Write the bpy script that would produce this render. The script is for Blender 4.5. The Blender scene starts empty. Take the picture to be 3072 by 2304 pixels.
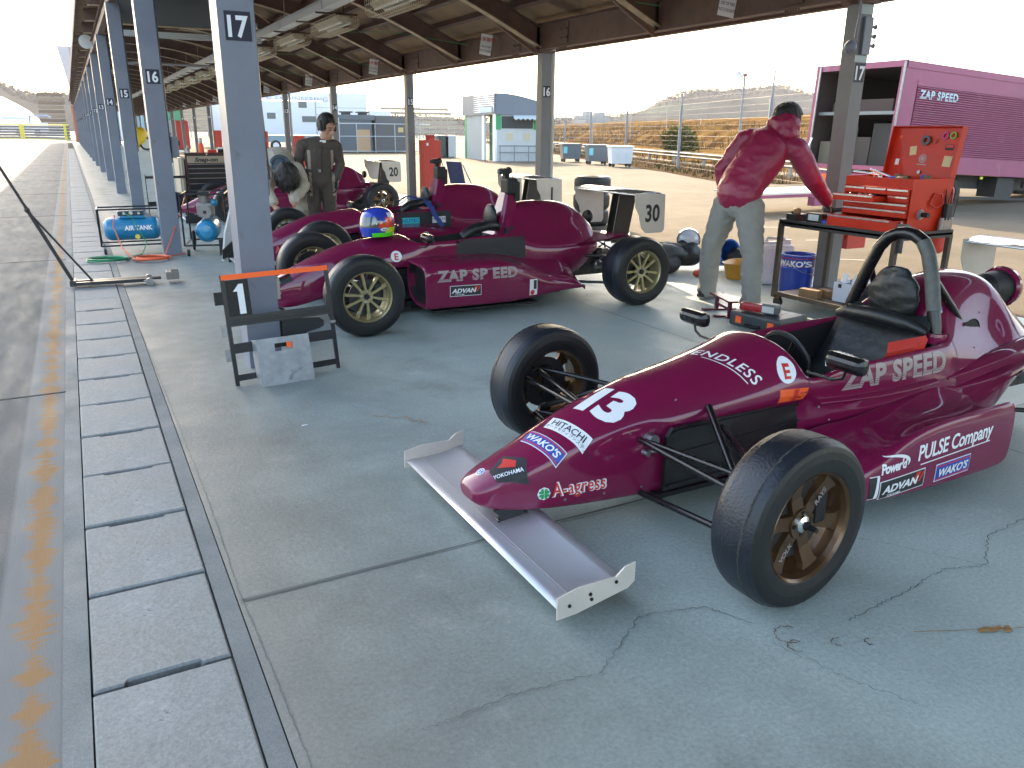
import bpy, bmesh, math, random
from mathutils import Vector, Matrix, noise
from mathutils.bvhtree import BVHTree
R=math.radians; PI=math.pi
random.seed(7)
S=bpy.context.scene; COL=S.collection
# ---------------------------------------------------------------- camera
def view_matrix(yaw,pitch,roll,pos):
    f=Vector((math.sin(yaw)*math.cos(pitch),math.cos(yaw)*math.cos(pitch),-math.sin(pitch)))
    r=Vector((math.cos(yaw),-math.sin(yaw),0)); u=r.cross(f)
    c,s=math.cos(roll),math.sin(roll); r2=c*r+s*u; u2=-s*r+c*u
    m=Matrix.Identity(4)
    for i,a in enumerate((r2,u2,-f)):
        for k in range(3): m[k][i]=a[k]
    m.translation=Vector(pos); return m
cam=bpy.data.cameras.new('camera'); co=bpy.data.objects.new('camera',cam); COL.objects.link(co)
co.matrix_world=view_matrix(0.494,0.309,0.009,(0,0,1.367))
cam.sensor_width=36; cam.lens=2373/3072*36; cam.clip_start=.05; cam.clip_end=4000
S.camera=co
# ---------------------------------------------------------------- light
AZ,EL=R(15),R(27.5)
w=bpy.data.worlds.new('World'); S.world=w; w.use_nodes=True
nt=w.node_tree; nt.nodes.clear()
o=nt.nodes.new('ShaderNodeOutputWorld'); bg=nt.nodes.new('ShaderNodeBackground'); sk=nt.nodes.new('ShaderNodeTexSky')
sk.sky_type='NISHITA'; sk.sun_disc=False; sk.sun_elevation=EL; sk.sun_rotation=AZ; sk.air_density=1.2; sk.dust_density=3.0; sk.ozone_density=1.0
bg.inputs[1].default_value=.15
nt.links.new(sk.outputs[0],bg.inputs[0]); nt.links.new(bg.outputs[0],o.inputs[0])
sun=bpy.data.lights.new('sun','SUN'); sun.energy=2.9; sun.angle=R(.5); sun.color=(1,.80,.56)
so=bpy.data.objects.new('sun',sun); COL.objects.link(so)
sd=Vector((math.sin(AZ)*math.cos(EL),math.cos(AZ)*math.cos(EL),math.sin(EL)))
so.rotation_euler=sd.to_track_quat('Z','Y').to_euler(); so.location=(0,0,30)
S.view_settings.view_transform='Standard'; S.view_settings.look='None'; S.view_settings.gamma=1
S.view_settings.exposure=2.6
# ---------------------------------------------------------------- materials
def mat(name,col,rough=.6,metal=0,coat=0,var=0,vscale=8,bump=0,bscale=60,emit=None,alpha=1,dirt=None,trans=0,stretch=None,spec=None,sheen=0):
    m=bpy.data.materials.new(name); m.use_nodes=True; n=m.node_tree; L=n.links
    b=n.nodes['Principled BSDF']
    b.inputs['Base Color'].default_value=(*col,1); b.inputs['Roughness'].default_value=rough; b.inputs['Metallic'].default_value=metal
    b.inputs['Coat Weight'].default_value=coat; b.inputs['Coat Roughness'].default_value=.04
    if spec is not None: b.inputs['Specular IOR Level'].default_value=spec
    if sheen: b.inputs['Sheen Weight'].default_value=sheen
    if alpha<1: b.inputs['Alpha'].default_value=alpha
    if trans: b.inputs['Transmission Weight'].default_value=trans
    if emit: b.inputs['Emission Color'].default_value=(*emit[:3],1); b.inputs['Emission Strength'].default_value=emit[3]
    tc=None
    if var or bump or dirt:
        tc=n.nodes.new('ShaderNodeTexCoord'); mp=n.nodes.new('ShaderNodeMapping'); L.new(tc.outputs['Object'],mp.inputs[0])
        if stretch: mp.inputs['Scale'].default_value=stretch
    if var:
        t=n.nodes.new('ShaderNodeTexNoise'); t.inputs['Scale'].default_value=vscale; t.inputs['Detail'].default_value=6; t.inputs['Roughness'].default_value=.65
        L.new(mp.outputs[0],t.inputs['Vector'])
        mr=n.nodes.new('ShaderNodeMapRange'); mr.inputs['From Min'].default_value=.3; mr.inputs['From Max'].default_value=.7
        mr.inputs['To Min'].default_value=1-var; mr.inputs['To Max'].default_value=1+var; L.new(t.outputs[0],mr.inputs[0])
        mx=n.nodes.new('ShaderNodeVectorMath'); mx.operation='SCALE'; mx.inputs[0].default_value=col; L.new(mr.outputs[0],mx.inputs['Scale'])
        out=mx.outputs[0]
        if dirt:
            t2=n.nodes.new('ShaderNodeTexNoise'); t2.inputs['Scale'].default_value=dirt[1]; t2.inputs['Detail'].default_value=8; L.new(mp.outputs[0],t2.inputs['Vector'])
            r2=n.nodes.new('ShaderNodeMapRange'); r2.inputs['From Min'].default_value=dirt[2]; r2.inputs['From Max'].default_value=dirt[2]+.12; L.new(t2.outputs[0],r2.inputs[0])
            mm=n.nodes.new('ShaderNodeMix'); mm.data_type='RGBA'; L.new(r2.outputs[0],mm.inputs[0]); L.new(out,mm.inputs[6]); mm.inputs[7].default_value=(*dirt[0],1); out=mm.outputs[2]
        L.new(out,b.inputs['Base Color'])
        ra=n.nodes.new('ShaderNodeMapRange'); ra.inputs['To Min'].default_value=max(0,rough-.08); ra.inputs['To Max'].default_value=min(1,rough+.1); L.new(t.outputs[0],ra.inputs[0]); L.new(ra.outputs[0],b.inputs['Roughness'])
    if bump:
        t3=n.nodes.new('ShaderNodeTexNoise'); t3.inputs['Scale'].default_value=bscale; t3.inputs['Detail'].default_value=4; L.new(mp.outputs[0],t3.inputs['Vector'])
        bp=n.nodes.new('ShaderNodeBump'); bp.inputs['Strength'].default_value=bump; bp.inputs['Distance'].default_value=.01; L.new(t3.outputs[0],bp.inputs['Height']); L.new(bp.outputs[0],b.inputs['Normal'])
    return m
_mc={}
def flat(col,rough=.6,metal=0,coat=0,**k):
    key=(col,rough,metal,coat,tuple(k.items()))
    if key not in _mc: _mc[key]=mat('plain',col,rough,metal,coat,**k)
    return _mc[key]
M=dict(
 maroon=mat('maroon paint',(.165,.0055,.046),.45,0,1,var=.05,vscale=3,spec=.12),
 blackp=mat('black panel',(.006,.006,.007),.35,0,.3,var=.3,vscale=12,bump=.05,bscale=80),
 black=flat((.007,.007,.0075),.55), satin=mat('satin black tube',(.008,.008,.009),.28,.2,.2,var=.2,vscale=20),
 rubber=mat('tyre rubber',(.010,.0135,.020),.38,0,0,var=.35,vscale=9,bump=.2,bscale=120,dirt=((.022,.024,.028),4,.58)),
 sidewall=mat('tyre sidewall',(.008,.008,.0085),.5,0,0,var=.15,vscale=14,bump=.1,bscale=40),
 alu=mat('brushed aluminium',(.66,.66,.69),.46,.75,0,var=.06,vscale=40,stretch=(30,1,1)),
 plate=mat('endplate sheet',(.56,.50,.44),.42,.15,0,var=.08,vscale=6),
 steel=mat('worn steel',(.30,.30,.31),.38,.9,0,var=.2,vscale=20),
 bronze=mat('bronze rim',(.125,.068,.032),.34,.7,.3,var=.12,vscale=20), gold=mat('gold rim',(.40,.335,.17),.36,.55,.2,var=.1,vscale=20),
 white=flat((.75,.76,.78),.45), red=flat((.55,.03,.02),.45), blue=flat((.02,.07,.38),.4), orange=flat((.85,.11,.02),.5), green=flat((.02,.28,.09),.5),
 cyan=flat((.03,.50,.50),.5), ink=flat((.02,.02,.022),.6), silver=flat((.34,.28,.28),.45,.2),
 leather=mat('black leather',(.009,.011,.012),.42,0,0,var=.2,vscale=12,bump=.3,bscale=25),
 engine=mat('oily engine metal',(.09,.085,.075),.42,.6,0,var=.5,vscale=25,bump=.6,bscale=50),
 column=mat('grey blue steel paint',(.155,.172,.215),.42,0,.12,var=.1,vscale=2.5,dirt=((.09,.09,.10),7,.66),bump=.04,bscale=120),
 roofb=mat('brown roof steel',(.125,.068,.052),.62,0,0,var=.3,vscale=4,dirt=((.10,.05,.025),3,.62)),
 columnr=mat('warm grey steel paint',(.135,.132,.138),.45,0,.1,var=.1,vscale=2.5,dirt=((.07,.065,.06),7,.66)), roofl=mat('pale flange',(.46,.34,.22),.55,0,0,var=.3,vscale=6), roofs=mat('roof boards',(.27,.175,.10),.85,0,0,var=.28,vscale=2.2,bump=.4,bscale=30,dirt=((.10,.055,.035),1.4,.55)),
 glass=flat((.03,.05,.06),.08,0,1), wood=mat('raw wood',(.22,.13,.06),.75,0,0,var=.3,vscale=9,stretch=(1,1,8)),
 toolred=mat('red tool chest paint',(.50,.022,.004),.42,0,.15,var=.12,vscale=6,spec=.25), chrome=flat((.8,.8,.8),.18,1),
 firered=mat('red steel box',(.50,.04,.022),.5,0,.1,var=.12,vscale=5),
 skin=mat('skin',(.46,.25,.17),.5,0,0,var=.08,vscale=20), hair=mat('black hair',(.012,.009,.008),.45,0,0,var=.3,vscale=60,bump=.8,bscale=120),
 truckp=mat('truck magenta',(.27,.062,.125),.5,0,.1,var=.14,vscale=1.5,dirt=((.31,.12,.17),2.5,.62)),
 cage=flat((.60,.50,.36),.5,.1), rust=mat('rusty metal',(.14,.055,.02),.8,0,0,var=.4,vscale=10),
)
# ---------------------------------------------------------------- mesh builder
class MB:
    def __init__(s): s.v=[]; s.f=[]; s.m=[]; s.sm=[]
    def add(s,vs,fs,mi=0,smooth=False,xf=None):
        n=len(s.v)
        for p in vs:
            p=Vector(p); s.v.append(xf@p if xf else p)
        for f in fs: s.f.append([n+i for i in f]); s.m.append(mi); s.sm.append(smooth)
        return s
    def box(s,c,d,mi=0,rot=None,bev=0):
        x,y,z=d[0]/2,d[1]/2,d[2]/2
        xf=Matrix.Translation(c)@(rot.to_4x4() if rot is not None else Matrix.Identity(4))
        if bev<=0:
            vs=[(a*x,b*y,e*z) for a in(-1,1) for b in(-1,1) for e in(-1,1)]
            return s.add(vs,[(0,1,3,2),(4,6,7,5),(0,4,5,1),(2,3,7,6),(0,2,6,4),(1,5,7,3)],mi,False,xf)
        b=min(bev,x*.9,y*.9,z*.9); bm=bmesh.new(); bmesh.ops.create_cube(bm,size=1)
        for v in bm.verts: v.co=Vector((v.co.x*2*x,v.co.y*2*y,v.co.z*2*z))
        bmesh.ops.bevel(bm,geom=list(bm.edges),offset=b,segments=2,affect='EDGES',profile=.6)
        bm.verts.index_update(); s.add([v.co.copy() for v in bm.verts],[[v.index for v in f.verts] for f in bm.faces],mi,False,xf); bm.free(); return s
    def b2(s,lo,hi,mi=0,bev=0): return s.box([(a+b)/2 for a,b in zip(lo,hi)],[abs(b-a) for a,b in zip(lo,hi)],mi,None,bev)
    def rings(s,rs,mi=0,smooth=True,cap=True,closed=True):
        n=len(rs[0]); vs=[p for r in rs for p in r]; fs=[]
        for i in range(len(rs)-1):
            for k in range(n if closed else n-1): a=i*n+k; b=i*n+(k+1)%n; fs.append((a,b,b+n,a+n))
        s.add(vs,fs,mi,smooth)
        if cap and closed: s.add(rs[0],[list(range(n))[::-1]],mi,False); s.add(rs[-1],[list(range(n))],mi,False)
        return s
    def tube(s,pts,r,mi=0,seg=10,cap=True,smooth=True):
        pts=[Vector(p) for p in pts]; rs=[]; rr=r if isinstance(r,(list,tuple)) else [r]*len(pts)
        t=(pts[1]-pts[0]).normalized(); u=t.orthogonal().normalized()
        for i,p in enumerate(pts):
            if i==0: t=pts[1]-pts[0]
            elif i==len(pts)-1: t=pts[-1]-pts[-2]
            else: t=(pts[i+1]-p).normalized()+(p-pts[i-1]).normalized()
            if t.length<1e-9: t=Vector((0,0,1))
            t.normalize(); u=(u-t*u.dot(t))
            if u.length<1e-6: u=t.orthogonal()
            u.normalize(); v=t.cross(u)
            rs.append([p+(u*math.cos(2*PI*k/seg)+v*math.sin(2*PI*k/seg))*rr[i] for k in range(seg)])
        return s.rings(rs,mi,smooth,cap)
    def cyl(s,p0,p1,r,mi=0,seg=16,r1=None,smooth=True): return s.tube([p0,p1],[r,r if r1 is None else r1],mi,seg,True,smooth)
    def lathe(s,prof,c=(0,0,0),ax='Z',mi=0,seg=32,smooth=True,closed=False,mis=None):
        rs=[]; c=Vector(c)
        for r,h in prof:
            ring=[]
            for k in range(seg):
                a=2*PI*k/seg; x,y=r*math.cos(a),r*math.sin(a)
                ring.append(c+Vector({'Z':(x,y,h),'Y':(x,h,y),'X':(h,x,y)}[ax]))
            rs.append(ring)
        if closed: rs.append(rs[0])
        for i in range(len(rs)-1):
            s.rings([rs[i],rs[i+1]],mis[i] if mis else mi,smooth,False)
        return s
    def prism(s,poly,h0,h1,ax='Y',mi=0,smooth=False):
        # poly: 2D points in the plane normal to ax
        def P(a,b,h): return {'Y':(a,h,b),'X':(h,a,b),'Z':(a,b,h)}[ax]
        n=len(poly); vs=[P(a,b,h0) for a,b in poly]+[P(a,b,h1) for a,b in poly]
        return s.add(vs,[list(range(n))[::-1],[n+i for i in range(n)]]+[(i,(i+1)%n,n+(i+1)%n,n+i) for i in range(n)],mi,smooth)
    def sph(s,c,r,mi=0,seg=16,rings=10,sc=(1,1,1)):
        rs=[]
        for i in range(1,rings):
            th=PI*i/rings
            rs.append([Vector(c)+Vector((r*sc[0]*math.sin(th)*math.cos(2*PI*k/seg),r*sc[1]*math.sin(th)*math.sin(2*PI*k/seg),r*sc[2]*math.cos(th))) for k in range(seg)])
        return s.rings(rs,mi,True,True)
    def quad(s,a,b,c,d,mi=0): return s.add([a,b,c,d],[(0,1,2,3)],mi)
    def xf(s,m):
        s.v=[m@v for v in s.v]; return s
    def join(s,o,mi=0,m=None):
        n=len(s.v); s.v+=[(m@v if m else v.copy()) for v in o.v]; s.f+=[[n+i for i in f] for f in o.f]; s.m+=[mi+k for k in o.m]; s.sm+=o.sm; return s
    def mesh(s,name,mats,weld=False):
        me=bpy.data.meshes.new(name); me.from_pydata([tuple(v) for v in s.v],[],s.f)
        for m in (mats if isinstance(mats,(list,tuple)) else [mats]): me.materials.append(M[m] if isinstance(m,str) else m)
        me.polygons.foreach_set('material_index',s.m); me.polygons.foreach_set('use_smooth',s.sm)
        bm=bmesh.new(); bm.from_mesh(me)
        if weld: bmesh.ops.remove_doubles(bm,verts=bm.verts,dist=1e-5)
        bmesh.ops.recalc_face_normals(bm,faces=bm.faces); bm.to_mesh(me); bm.free()
        me.update(); return me
    def part(s,name,mats,parent=None,label=None,weld=False):
        return link(s.mesh(name,mats,weld),name,parent,label)
def link(me,name,parent=None,label=None,mod=None):
    o=bpy.data.objects.new(name,me); COL.objects.link(o)
    if parent is not None: o.parent=parent
    if label: o['label']=label
    return o
def thing(name,label,cat,loc=(0,0,0),rz=0,group=None):
    o=bpy.data.objects.new(name,None); COL.objects.link(o); o.location=loc; o.rotation_euler=(0,0,rz); o.empty_display_size=.1
    return tag(o,label,cat,group)
def tag(o,label=None,cat=None,group=None,kind=None):
    for k,v in (('label',label),('category',cat),('group',group),('kind',kind)):
        if v: o[k]=v
    return o
def copytree(o,parent=None):
    c=o.copy(); COL.objects.link(c)
    if parent: c.parent=parent
    for ch in list(o.children): copytree(ch,c)
    return c
def baked(me,mods):
    o=bpy.data.objects.new('tmp',me); COL.objects.link(o)
    for t,kw in mods:
        m=o.modifiers.new(t,t)
        for k,v in kw.items(): setattr(m,k,v)
    bpy.context.view_layer.update(); dg=bpy.context.evaluated_depsgraph_get(); dg.update()
    r=bpy.data.meshes.new_from_object(o.evaluated_get(dg)); bpy.data.objects.remove(o)
    return r
# ---------------------------------------------------------------- flat shapes & decals
_tc={}
def text2(txt,h,bold=0,shear=0,space=1,align='CENTER',sx=1,slits=None):
    key=(txt,h,bold,shear,space,align,sx,slits)
    if key in _tc: return _tc[key]
    cu=bpy.data.curves.new('t','FONT'); cu.body=txt; cu.size=1; cu.offset=bold; cu.shear=shear; cu.space_character=space; cu.resolution_u=3
    o=bpy.data.objects.new('t',cu); COL.objects.link(o); bpy.context.view_layer.update()
    dg=bpy.context.evaluated_depsgraph_get(); me=bpy.data.meshes.new_from_object(o.evaluated_get(dg)); bpy.data.objects.remove(o)
    bm=bmesh.new(); bm.from_mesh(me); bmesh.ops.remove_doubles(bm,verts=bm.verts,dist=1e-5)
    xs=[v.co.x for v in bm.verts]; ys=[v.co.y for v in bm.verts]; k=h/.72
    x0={'CENTER':(min(xs)+max(xs))/2,'LEFT':min(xs)}[align]
    for v in bm.verts: v.co=Vector(((v.co.x-x0)*k*sx,(v.co.y-.36)*k,0))
    if slits:
        for a,b in slits:
            for yy in (a,b): bmesh.ops.bisect_plane(bm,geom=list(bm.verts)+list(bm.edges)+list(bm.faces),plane_co=(0,yy,0),plane_no=(0,1,0))
            dl=[f for f in bm.faces if a<f.calc_center_median().y<b]; bmesh.ops.delete(bm,geom=dl,context='FACES')
    bm.verts.index_update(); r=([(v.co.x,v.co.y) for v in bm.verts],[[v.index for v in f.verts] for f in bm.faces])
    bm.free(); _tc[key]=r; return r
def rect2(w,h,cx=0,cy=0,skew=0): return ([(cx-w/2-skew*h/2,cy-h/2),(cx+w/2-skew*h/2,cy-h/2),(cx+w/2+skew*h/2,cy+h/2),(cx-w/2+skew*h/2,cy+h/2)],[(0,1,2,3)])
def disc2(rx,ry=None,n=28,cx=0,cy=0): ry=ry or rx; return ([(cx+rx*math.cos(2*PI*i/n),cy+ry*math.sin(2*PI*i/n)) for i in range(n)],[list(range(n))])
def off2(s,dx,dy): return ([(x+dx,y+dy) for x,y in s[0]],s[1])
def frame2(w,h,t): 
    r=([],[])
    for q in (rect2(w,t,0,h/2-t/2),rect2(w,t,0,-h/2+t/2),rect2(t,h-2*t,w/2-t/2,0),rect2(t,h-2*t,-w/2+t/2,0)):
        n=len(r[0]); r[0].extend(q[0]); r[1].extend([[n+i for i in f] for f in q[1]])
    return r
def flatdecal(layers,o,u,v,mb,m0=0,lift=.0012):
    # layers: list of (shape,matindex); planar
    u=Vector(u).normalized(); v=Vector(v).normalized(); n=u.cross(v); o=Vector(o)
    for i,(s,mi) in enumerate(layers): mb.add([o+u*a+v*b+n*(lift*(i+1)) for a,b in s[0]],s[1],m0+mi)
def bvh_of(me): return BVHTree.FromPolygons([v.co for v in me.vertices],[tuple(p.vertices) for p in me.polygons])
def decal(layers,o,u,v,bvh,mb,m0=0,step=.025,lift=.0011):
    u=Vector(u).normalized(); v=Vector(v); v=(v-u*v.dot(u)).normalized(); n=u.cross(v); o=Vector(o)
    for i,(s,mi) in enumerate(layers):
        bm=bmesh.new(); vs=[bm.verts.new((a,b,0)) for a,b in s[0]]
        for f in s[1]:
            try: bm.faces.new([vs[k] for k in f])
            except ValueError: pass
        xs=[a for a,b in s[0]]; ys=[b for a,b in s[0]]
        for ax,lo,hi in ((0,min(xs),max(xs)),(1,min(ys),max(ys))):
            k=math.floor(lo/step)+1
            while k*step<hi:
                bmesh.ops.bisect_plane(bm,geom=list(bm.verts)+list(bm.edges)+list(bm.faces),plane_co=(k*step,0,0) if ax==0 else (0,k*step,0),plane_no=(1,0,0) if ax==0 else (0,1,0)); k+=1
        bmesh.ops.triangulate(bm,faces=bm.faces)
        bm.verts.index_update(); out=[]
        for q in bm.verts:
            p=o+u*q.co.x+v*q.co.y; hit=bvh.ray_cast(p+n*.25,-n,.6)
            if hit[0] is None: out.append(p)
            else:
                nn=hit[1] if hit[1].dot(n)>0 else -hit[1]; out.append(hit[0]+nn*lift*(i+1.2))
        mb.add(out,[[q.index for q in f.verts] for f in bm.faces],m0+mi); bm.free()
DM=['white','ink','red','blue','green','cyan','silver','orange','maroon']
WH,INK,RED,BLU,GRN,CYN,SIL,ORG,MAR=range(9)
def st_wakos(w): h=w*.36; return [(rect2(w,h),WH),(rect2(w*.97,h*.9),BLU),(rect2(w*.95,h*.07,0,h*.36),RED),(rect2(w*.95,h*.07,0,-h*.36),RED),(text2("WAKO'S",h*.44,.03,.25),WH)]
def st_advan(w): h=w*.31; return [(rect2(w,h),WH),(rect2(w*.97,h*.9),INK),(rect2(w*.1,h*.55,w*.3,h*.12,.6),RED),(rect2(w*.05,h*.5,w*.4,h*.1,.6),RED),(off2(text2("ADVAN",h*.4,.04,.25,sx=1.25),-w*.06,h*.02),WH),(off2(text2("YOKOHAMA",h*.12,.01),-w*.2,-h*.32),WH)]
def st_hitachi(w): h=w*.34; return [(rect2(w,h),WH),(off2(text2("HITACHI",h*.45,.012),0,h*.12),INK),(off2(text2("日立オートモティブシステムズ",h*.2,0),0,-h*.28),INK)]
def st_e(r): return [(disc2(r),WH),(text2("E",r*1.15,.03),RED)]
# ================================================================ SETTING
def ground_mat(name,base,base2,rough=.8,scale=1.2,stains=None,spec=.3,stretch=(1,1,1),grain=180,bump=.25,gr=.24):
    m=bpy.data.materials.new(name); m.use_nodes=True; n=m.node_tree; L=n.links; b=n.nodes['Principled BSDF']
    b.inputs['Specular IOR Level'].default_value=spec
    tc=n.nodes.new('ShaderNodeTexCoord'); mp=n.nodes.new('ShaderNodeMapping'); mp.inputs['Scale'].default_value=stretch; L.new(tc.outputs['Object'],mp.inputs[0])
    def noi(sc,det=8,ro=.6,vec=mp): t=n.nodes.new('ShaderNodeTexNoise'); t.inputs['Scale'].default_value=sc; t.inputs['Detail'].default_value=det; t.inputs['Roughness'].default_value=ro; L.new(vec.outputs[0],t.inputs['Vector']); return t.outputs[0]
    def rng(x,a,c,d=0,e=1): r=n.nodes.new('ShaderNodeMapRange'); r.inputs['From Min'].default_value=a; r.inputs['From Max'].default_value=c; r.inputs['To Min'].default_value=d; r.inputs['To Max'].default_value=e; L.new(x,r.inputs[0]); return r.outputs[0]
    def mix(f,a,c):
        x=n.nodes.new('ShaderNodeMix'); x.data_type='RGBA'; L.new(f,x.inputs[0])
        for i,q in ((6,a),(7,c)):
            if isinstance(q,tuple): x.inputs[i].default_value=(*q,1)
            else: L.new(q,x.inputs[i])
        return x.outputs[2]
    c=mix(rng(noi(scale),.36,.64),base,base2)
    for col,sc,th,wd in (stains or []): c=mix(rng(noi(sc,10,.7),th,th+wd),c,col)
    g=rng(noi(grain,4,.8),.3,.7,1-gr,1+gr); sc=n.nodes.new('ShaderNodeVectorMath'); sc.operation='SCALE'; L.new(c,sc.inputs[0]); L.new(g,sc.inputs['Scale'])
    L.new(sc.outputs[0],b.inputs['Base Color']); L.new(rng(noi(3.1),.3,.7,rough-.14,rough+.1),b.inputs['Roughness'])
    bp=n.nodes.new('ShaderNodeBump'); bp.inputs['Strength'].default_value=bump; bp.inputs['Distance'].default_value=.006; L.new(noi(grain*.6,5),bp.inputs['Height']); L.new(bp.outputs[0],b.inputs['Normal'])
    m['o']=0; return m,n,L,mp,noi,rng,mix,sc
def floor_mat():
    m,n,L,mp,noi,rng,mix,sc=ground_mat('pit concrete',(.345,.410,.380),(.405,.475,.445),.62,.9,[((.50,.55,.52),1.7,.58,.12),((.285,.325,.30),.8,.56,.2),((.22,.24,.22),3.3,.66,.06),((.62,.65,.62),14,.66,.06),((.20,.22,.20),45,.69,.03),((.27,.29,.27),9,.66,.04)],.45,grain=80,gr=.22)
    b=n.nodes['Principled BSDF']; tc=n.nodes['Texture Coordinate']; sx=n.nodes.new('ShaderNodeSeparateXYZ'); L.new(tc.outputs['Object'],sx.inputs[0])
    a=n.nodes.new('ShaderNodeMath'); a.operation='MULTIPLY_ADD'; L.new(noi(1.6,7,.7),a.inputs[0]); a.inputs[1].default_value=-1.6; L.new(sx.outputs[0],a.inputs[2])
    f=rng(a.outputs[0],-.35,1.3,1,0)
    t=n.nodes.new('ShaderNodeVectorMath'); t.operation='MULTIPLY'; L.new(sc.outputs[0],t.inputs[0]); t.inputs[1].default_value=(.385,.35,.335)  # dirty lane side; colour darkened further to even out the open-sky light
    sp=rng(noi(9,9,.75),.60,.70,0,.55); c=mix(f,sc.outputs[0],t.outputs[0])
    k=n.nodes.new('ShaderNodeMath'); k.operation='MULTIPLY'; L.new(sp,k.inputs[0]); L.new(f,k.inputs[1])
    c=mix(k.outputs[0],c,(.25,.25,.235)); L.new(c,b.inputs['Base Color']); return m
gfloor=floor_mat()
gyard=ground_mat('yard asphalt',(.112,.094,.067),(.132,.111,.080),.9,.35,[((.10,.084,.06),.12,.52,.1),((.12,.11,.10),7,.70,.02)],.05,grain=60)[0]
gland=ground_mat('far ground',(.07,.062,.045),(.085,.072,.05),.9,.02)[0]
def line_mat():
    m,n,L,mp,noi,rng,mix,sc=ground_mat('pit lane concrete',(.083,.087,.085),(.110,.114,.110),.8,1.1,[((.07,.072,.072),2.1,.57,.12)],.15,(3,.6,1),110)
    b=n.nodes['Principled BSDF']; tc=n.nodes['Texture Coordinate']; sx=n.nodes.new('ShaderNodeSeparateXYZ'); L.new(tc.outputs['Object'],sx.inputs[0])
    def op(o,a,bv):
        k=n.nodes.new('ShaderNodeMath'); k.operation=o
        for i,q in enumerate((a,bv)):
            if isinstance(q,(int,float)): k.inputs[i].default_value=q
            else: L.new(q,k.inputs[i])
        return k.outputs[0]
    mp2=n.nodes.new('ShaderNodeMapping'); mp2.inputs['Scale'].default_value=(.7,8,1); L.new(tc.outputs['Object'],mp2.inputs[0])
    nn=noi(7,8,.75,mp2); n2=noi(1.1,3,.5,mp2)
    band=op('MULTIPLY',rng(op('ABSOLUTE',op('ADD',sx.outputs[0],.288),0),.075,.092,1,0),.62)
    c=mix(band,sc.outputs[0],(.19,.195,.188))
    yb=rng(op('ADD',op('MULTIPLY',op('ABSOLUTE',op('ADD',sx.outputs[0],.275),0),5.0),op('SUBTRACT',nn,op('MULTIPLY',n2,.75))),.20,.32,1,0)
    c=mix(op('MULTIPLY',yb,.8),c,(.25,.135,.042)); L.new(c,b.inputs['Base Color']); return m
glane=line_mat()
gdark=flat((.02,.021,.02),.9); gstrip=ground_mat('gutter kerb',(.13,.143,.14),(.17,.182,.178),.8,4)[0]
# far ground reaching the horizon
tag(MB().b2((-900,-400,-.3),(1500,2200,-.06)).part('ground',gland),kind='structure')
tag(MB().b2((-60,-30,-.2),(-.2,260,0)).part('pit_lane',glane),kind='structure')
# joints across the lane
j=MB()
for y in (4.73,9.86,15.0,20.1,25.2,30.3,35.4,40.5,45.6,50.7,55.8): j.b2((-14,y-.008,-.002),(-.2,y+.008,.0022))
tag(j.part('lane_joint',gdark),kind='structure')
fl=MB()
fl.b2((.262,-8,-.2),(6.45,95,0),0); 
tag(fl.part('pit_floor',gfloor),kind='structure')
jo=MB()
def crack(pts,w,wob=.012,mi=0,z=.0045,sub=9):
    if wob>=.006 and mi==0: w*=.5; wob*=.7; sub=22
    P=[]; 
    for (a,b),(c,d) in zip(pts[:-1],pts[1:]):
        for k in range(sub): t=k/sub; P.append((a+(c-a)*t+random.uniform(-wob,wob),b+(d-b)*t+random.uniform(-wob,wob)))
    P.append(pts[-1]); vs=[];
    for i,(a,b) in enumerate(P):
        q=P[min(i+1,len(P)-1)]; p=P[max(i-1,0)]; dx,dy=q[0]-p[0],q[1]-p[1]; l=math.hypot(dx,dy) or 1; ww=w*random.uniform(.4,1.3)/2
        vs+=[(a-dy/l*ww,b+dx/l*ww,z),(a+dy/l*ww,b-dx/l*ww,z)]
    jo.add(vs,[(2*i,2*i+1,2*i+3,2*i+2) for i in range(len(P)-1)],mi)
for k in range(-1,10): crack([(.27,2.225+5*k),(6.45,2.225+5*k)],.011,.002,0,sub=40)
crack([(3.6,-2),(3.6,60)],.006,.002,0,sub=80)
crack([(.262,6),(.275,4.4),(.285,3.0),(.275,2.3),(.29,1.5),(.29,.5)],.0028,.003,0,sub=60)
crack([(.55,1.46),(.8,1.47),(1.05,1.44),(1.3,1.6),(1.5,1.55),(1.57,1.42)],.006,.008)
crack([(1.83,1.3),(2.1,1.32),(2.35,1.35),(2.5,1.3),(2.7,1.42),(3.1,1.46)],.006,.009)
crack([(2.5,1.3),(2.42,1.42),(2.3,1.6),(2.15,1.72)],.003,.01)
crack([(1.4,3.2),(1.7,3.25),(2.1,3.6),(2.4,3.55),(2.8,3.7)],.003,.012); crack([(1.35,3.2),(1.3,3.6),(1.1,3.9)],.002,.02)
crack([(1.55,1.33),(1.62,1.1),(1.7,.95)],.003,.01)
for cx,cy,s in ((1.62,1.33,.04),(1.60,1.28,.025),(1.72,1.24,.018),(1.80,1.2,.014),(1.22,3.02,.05),(1.15,2.98,.04)):
    crack([(cx+s*math.cos(a),cy+s*math.sin(a)*1.0) for a in [.4+i*PI/6 for i in range(9)]],.0035,.004,1,sub=3)
crack([(1.95,1.17),(2.25,1.04),(2.45,.93)],.004,.003,2); crack([(2.13,1.09),(2.22,1.05)],.03,.008,2); crack([(1.18,3.6),(1.3,3.5),(1.36,3.4)],.006,.02,2)
for k in range(5): crack([(2.28+.05*k,.84-.012*k),(2.31+.055*k,.90-.02*k),(2.36+.05*k,.885)],.006,.006,3,sub=5)
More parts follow.
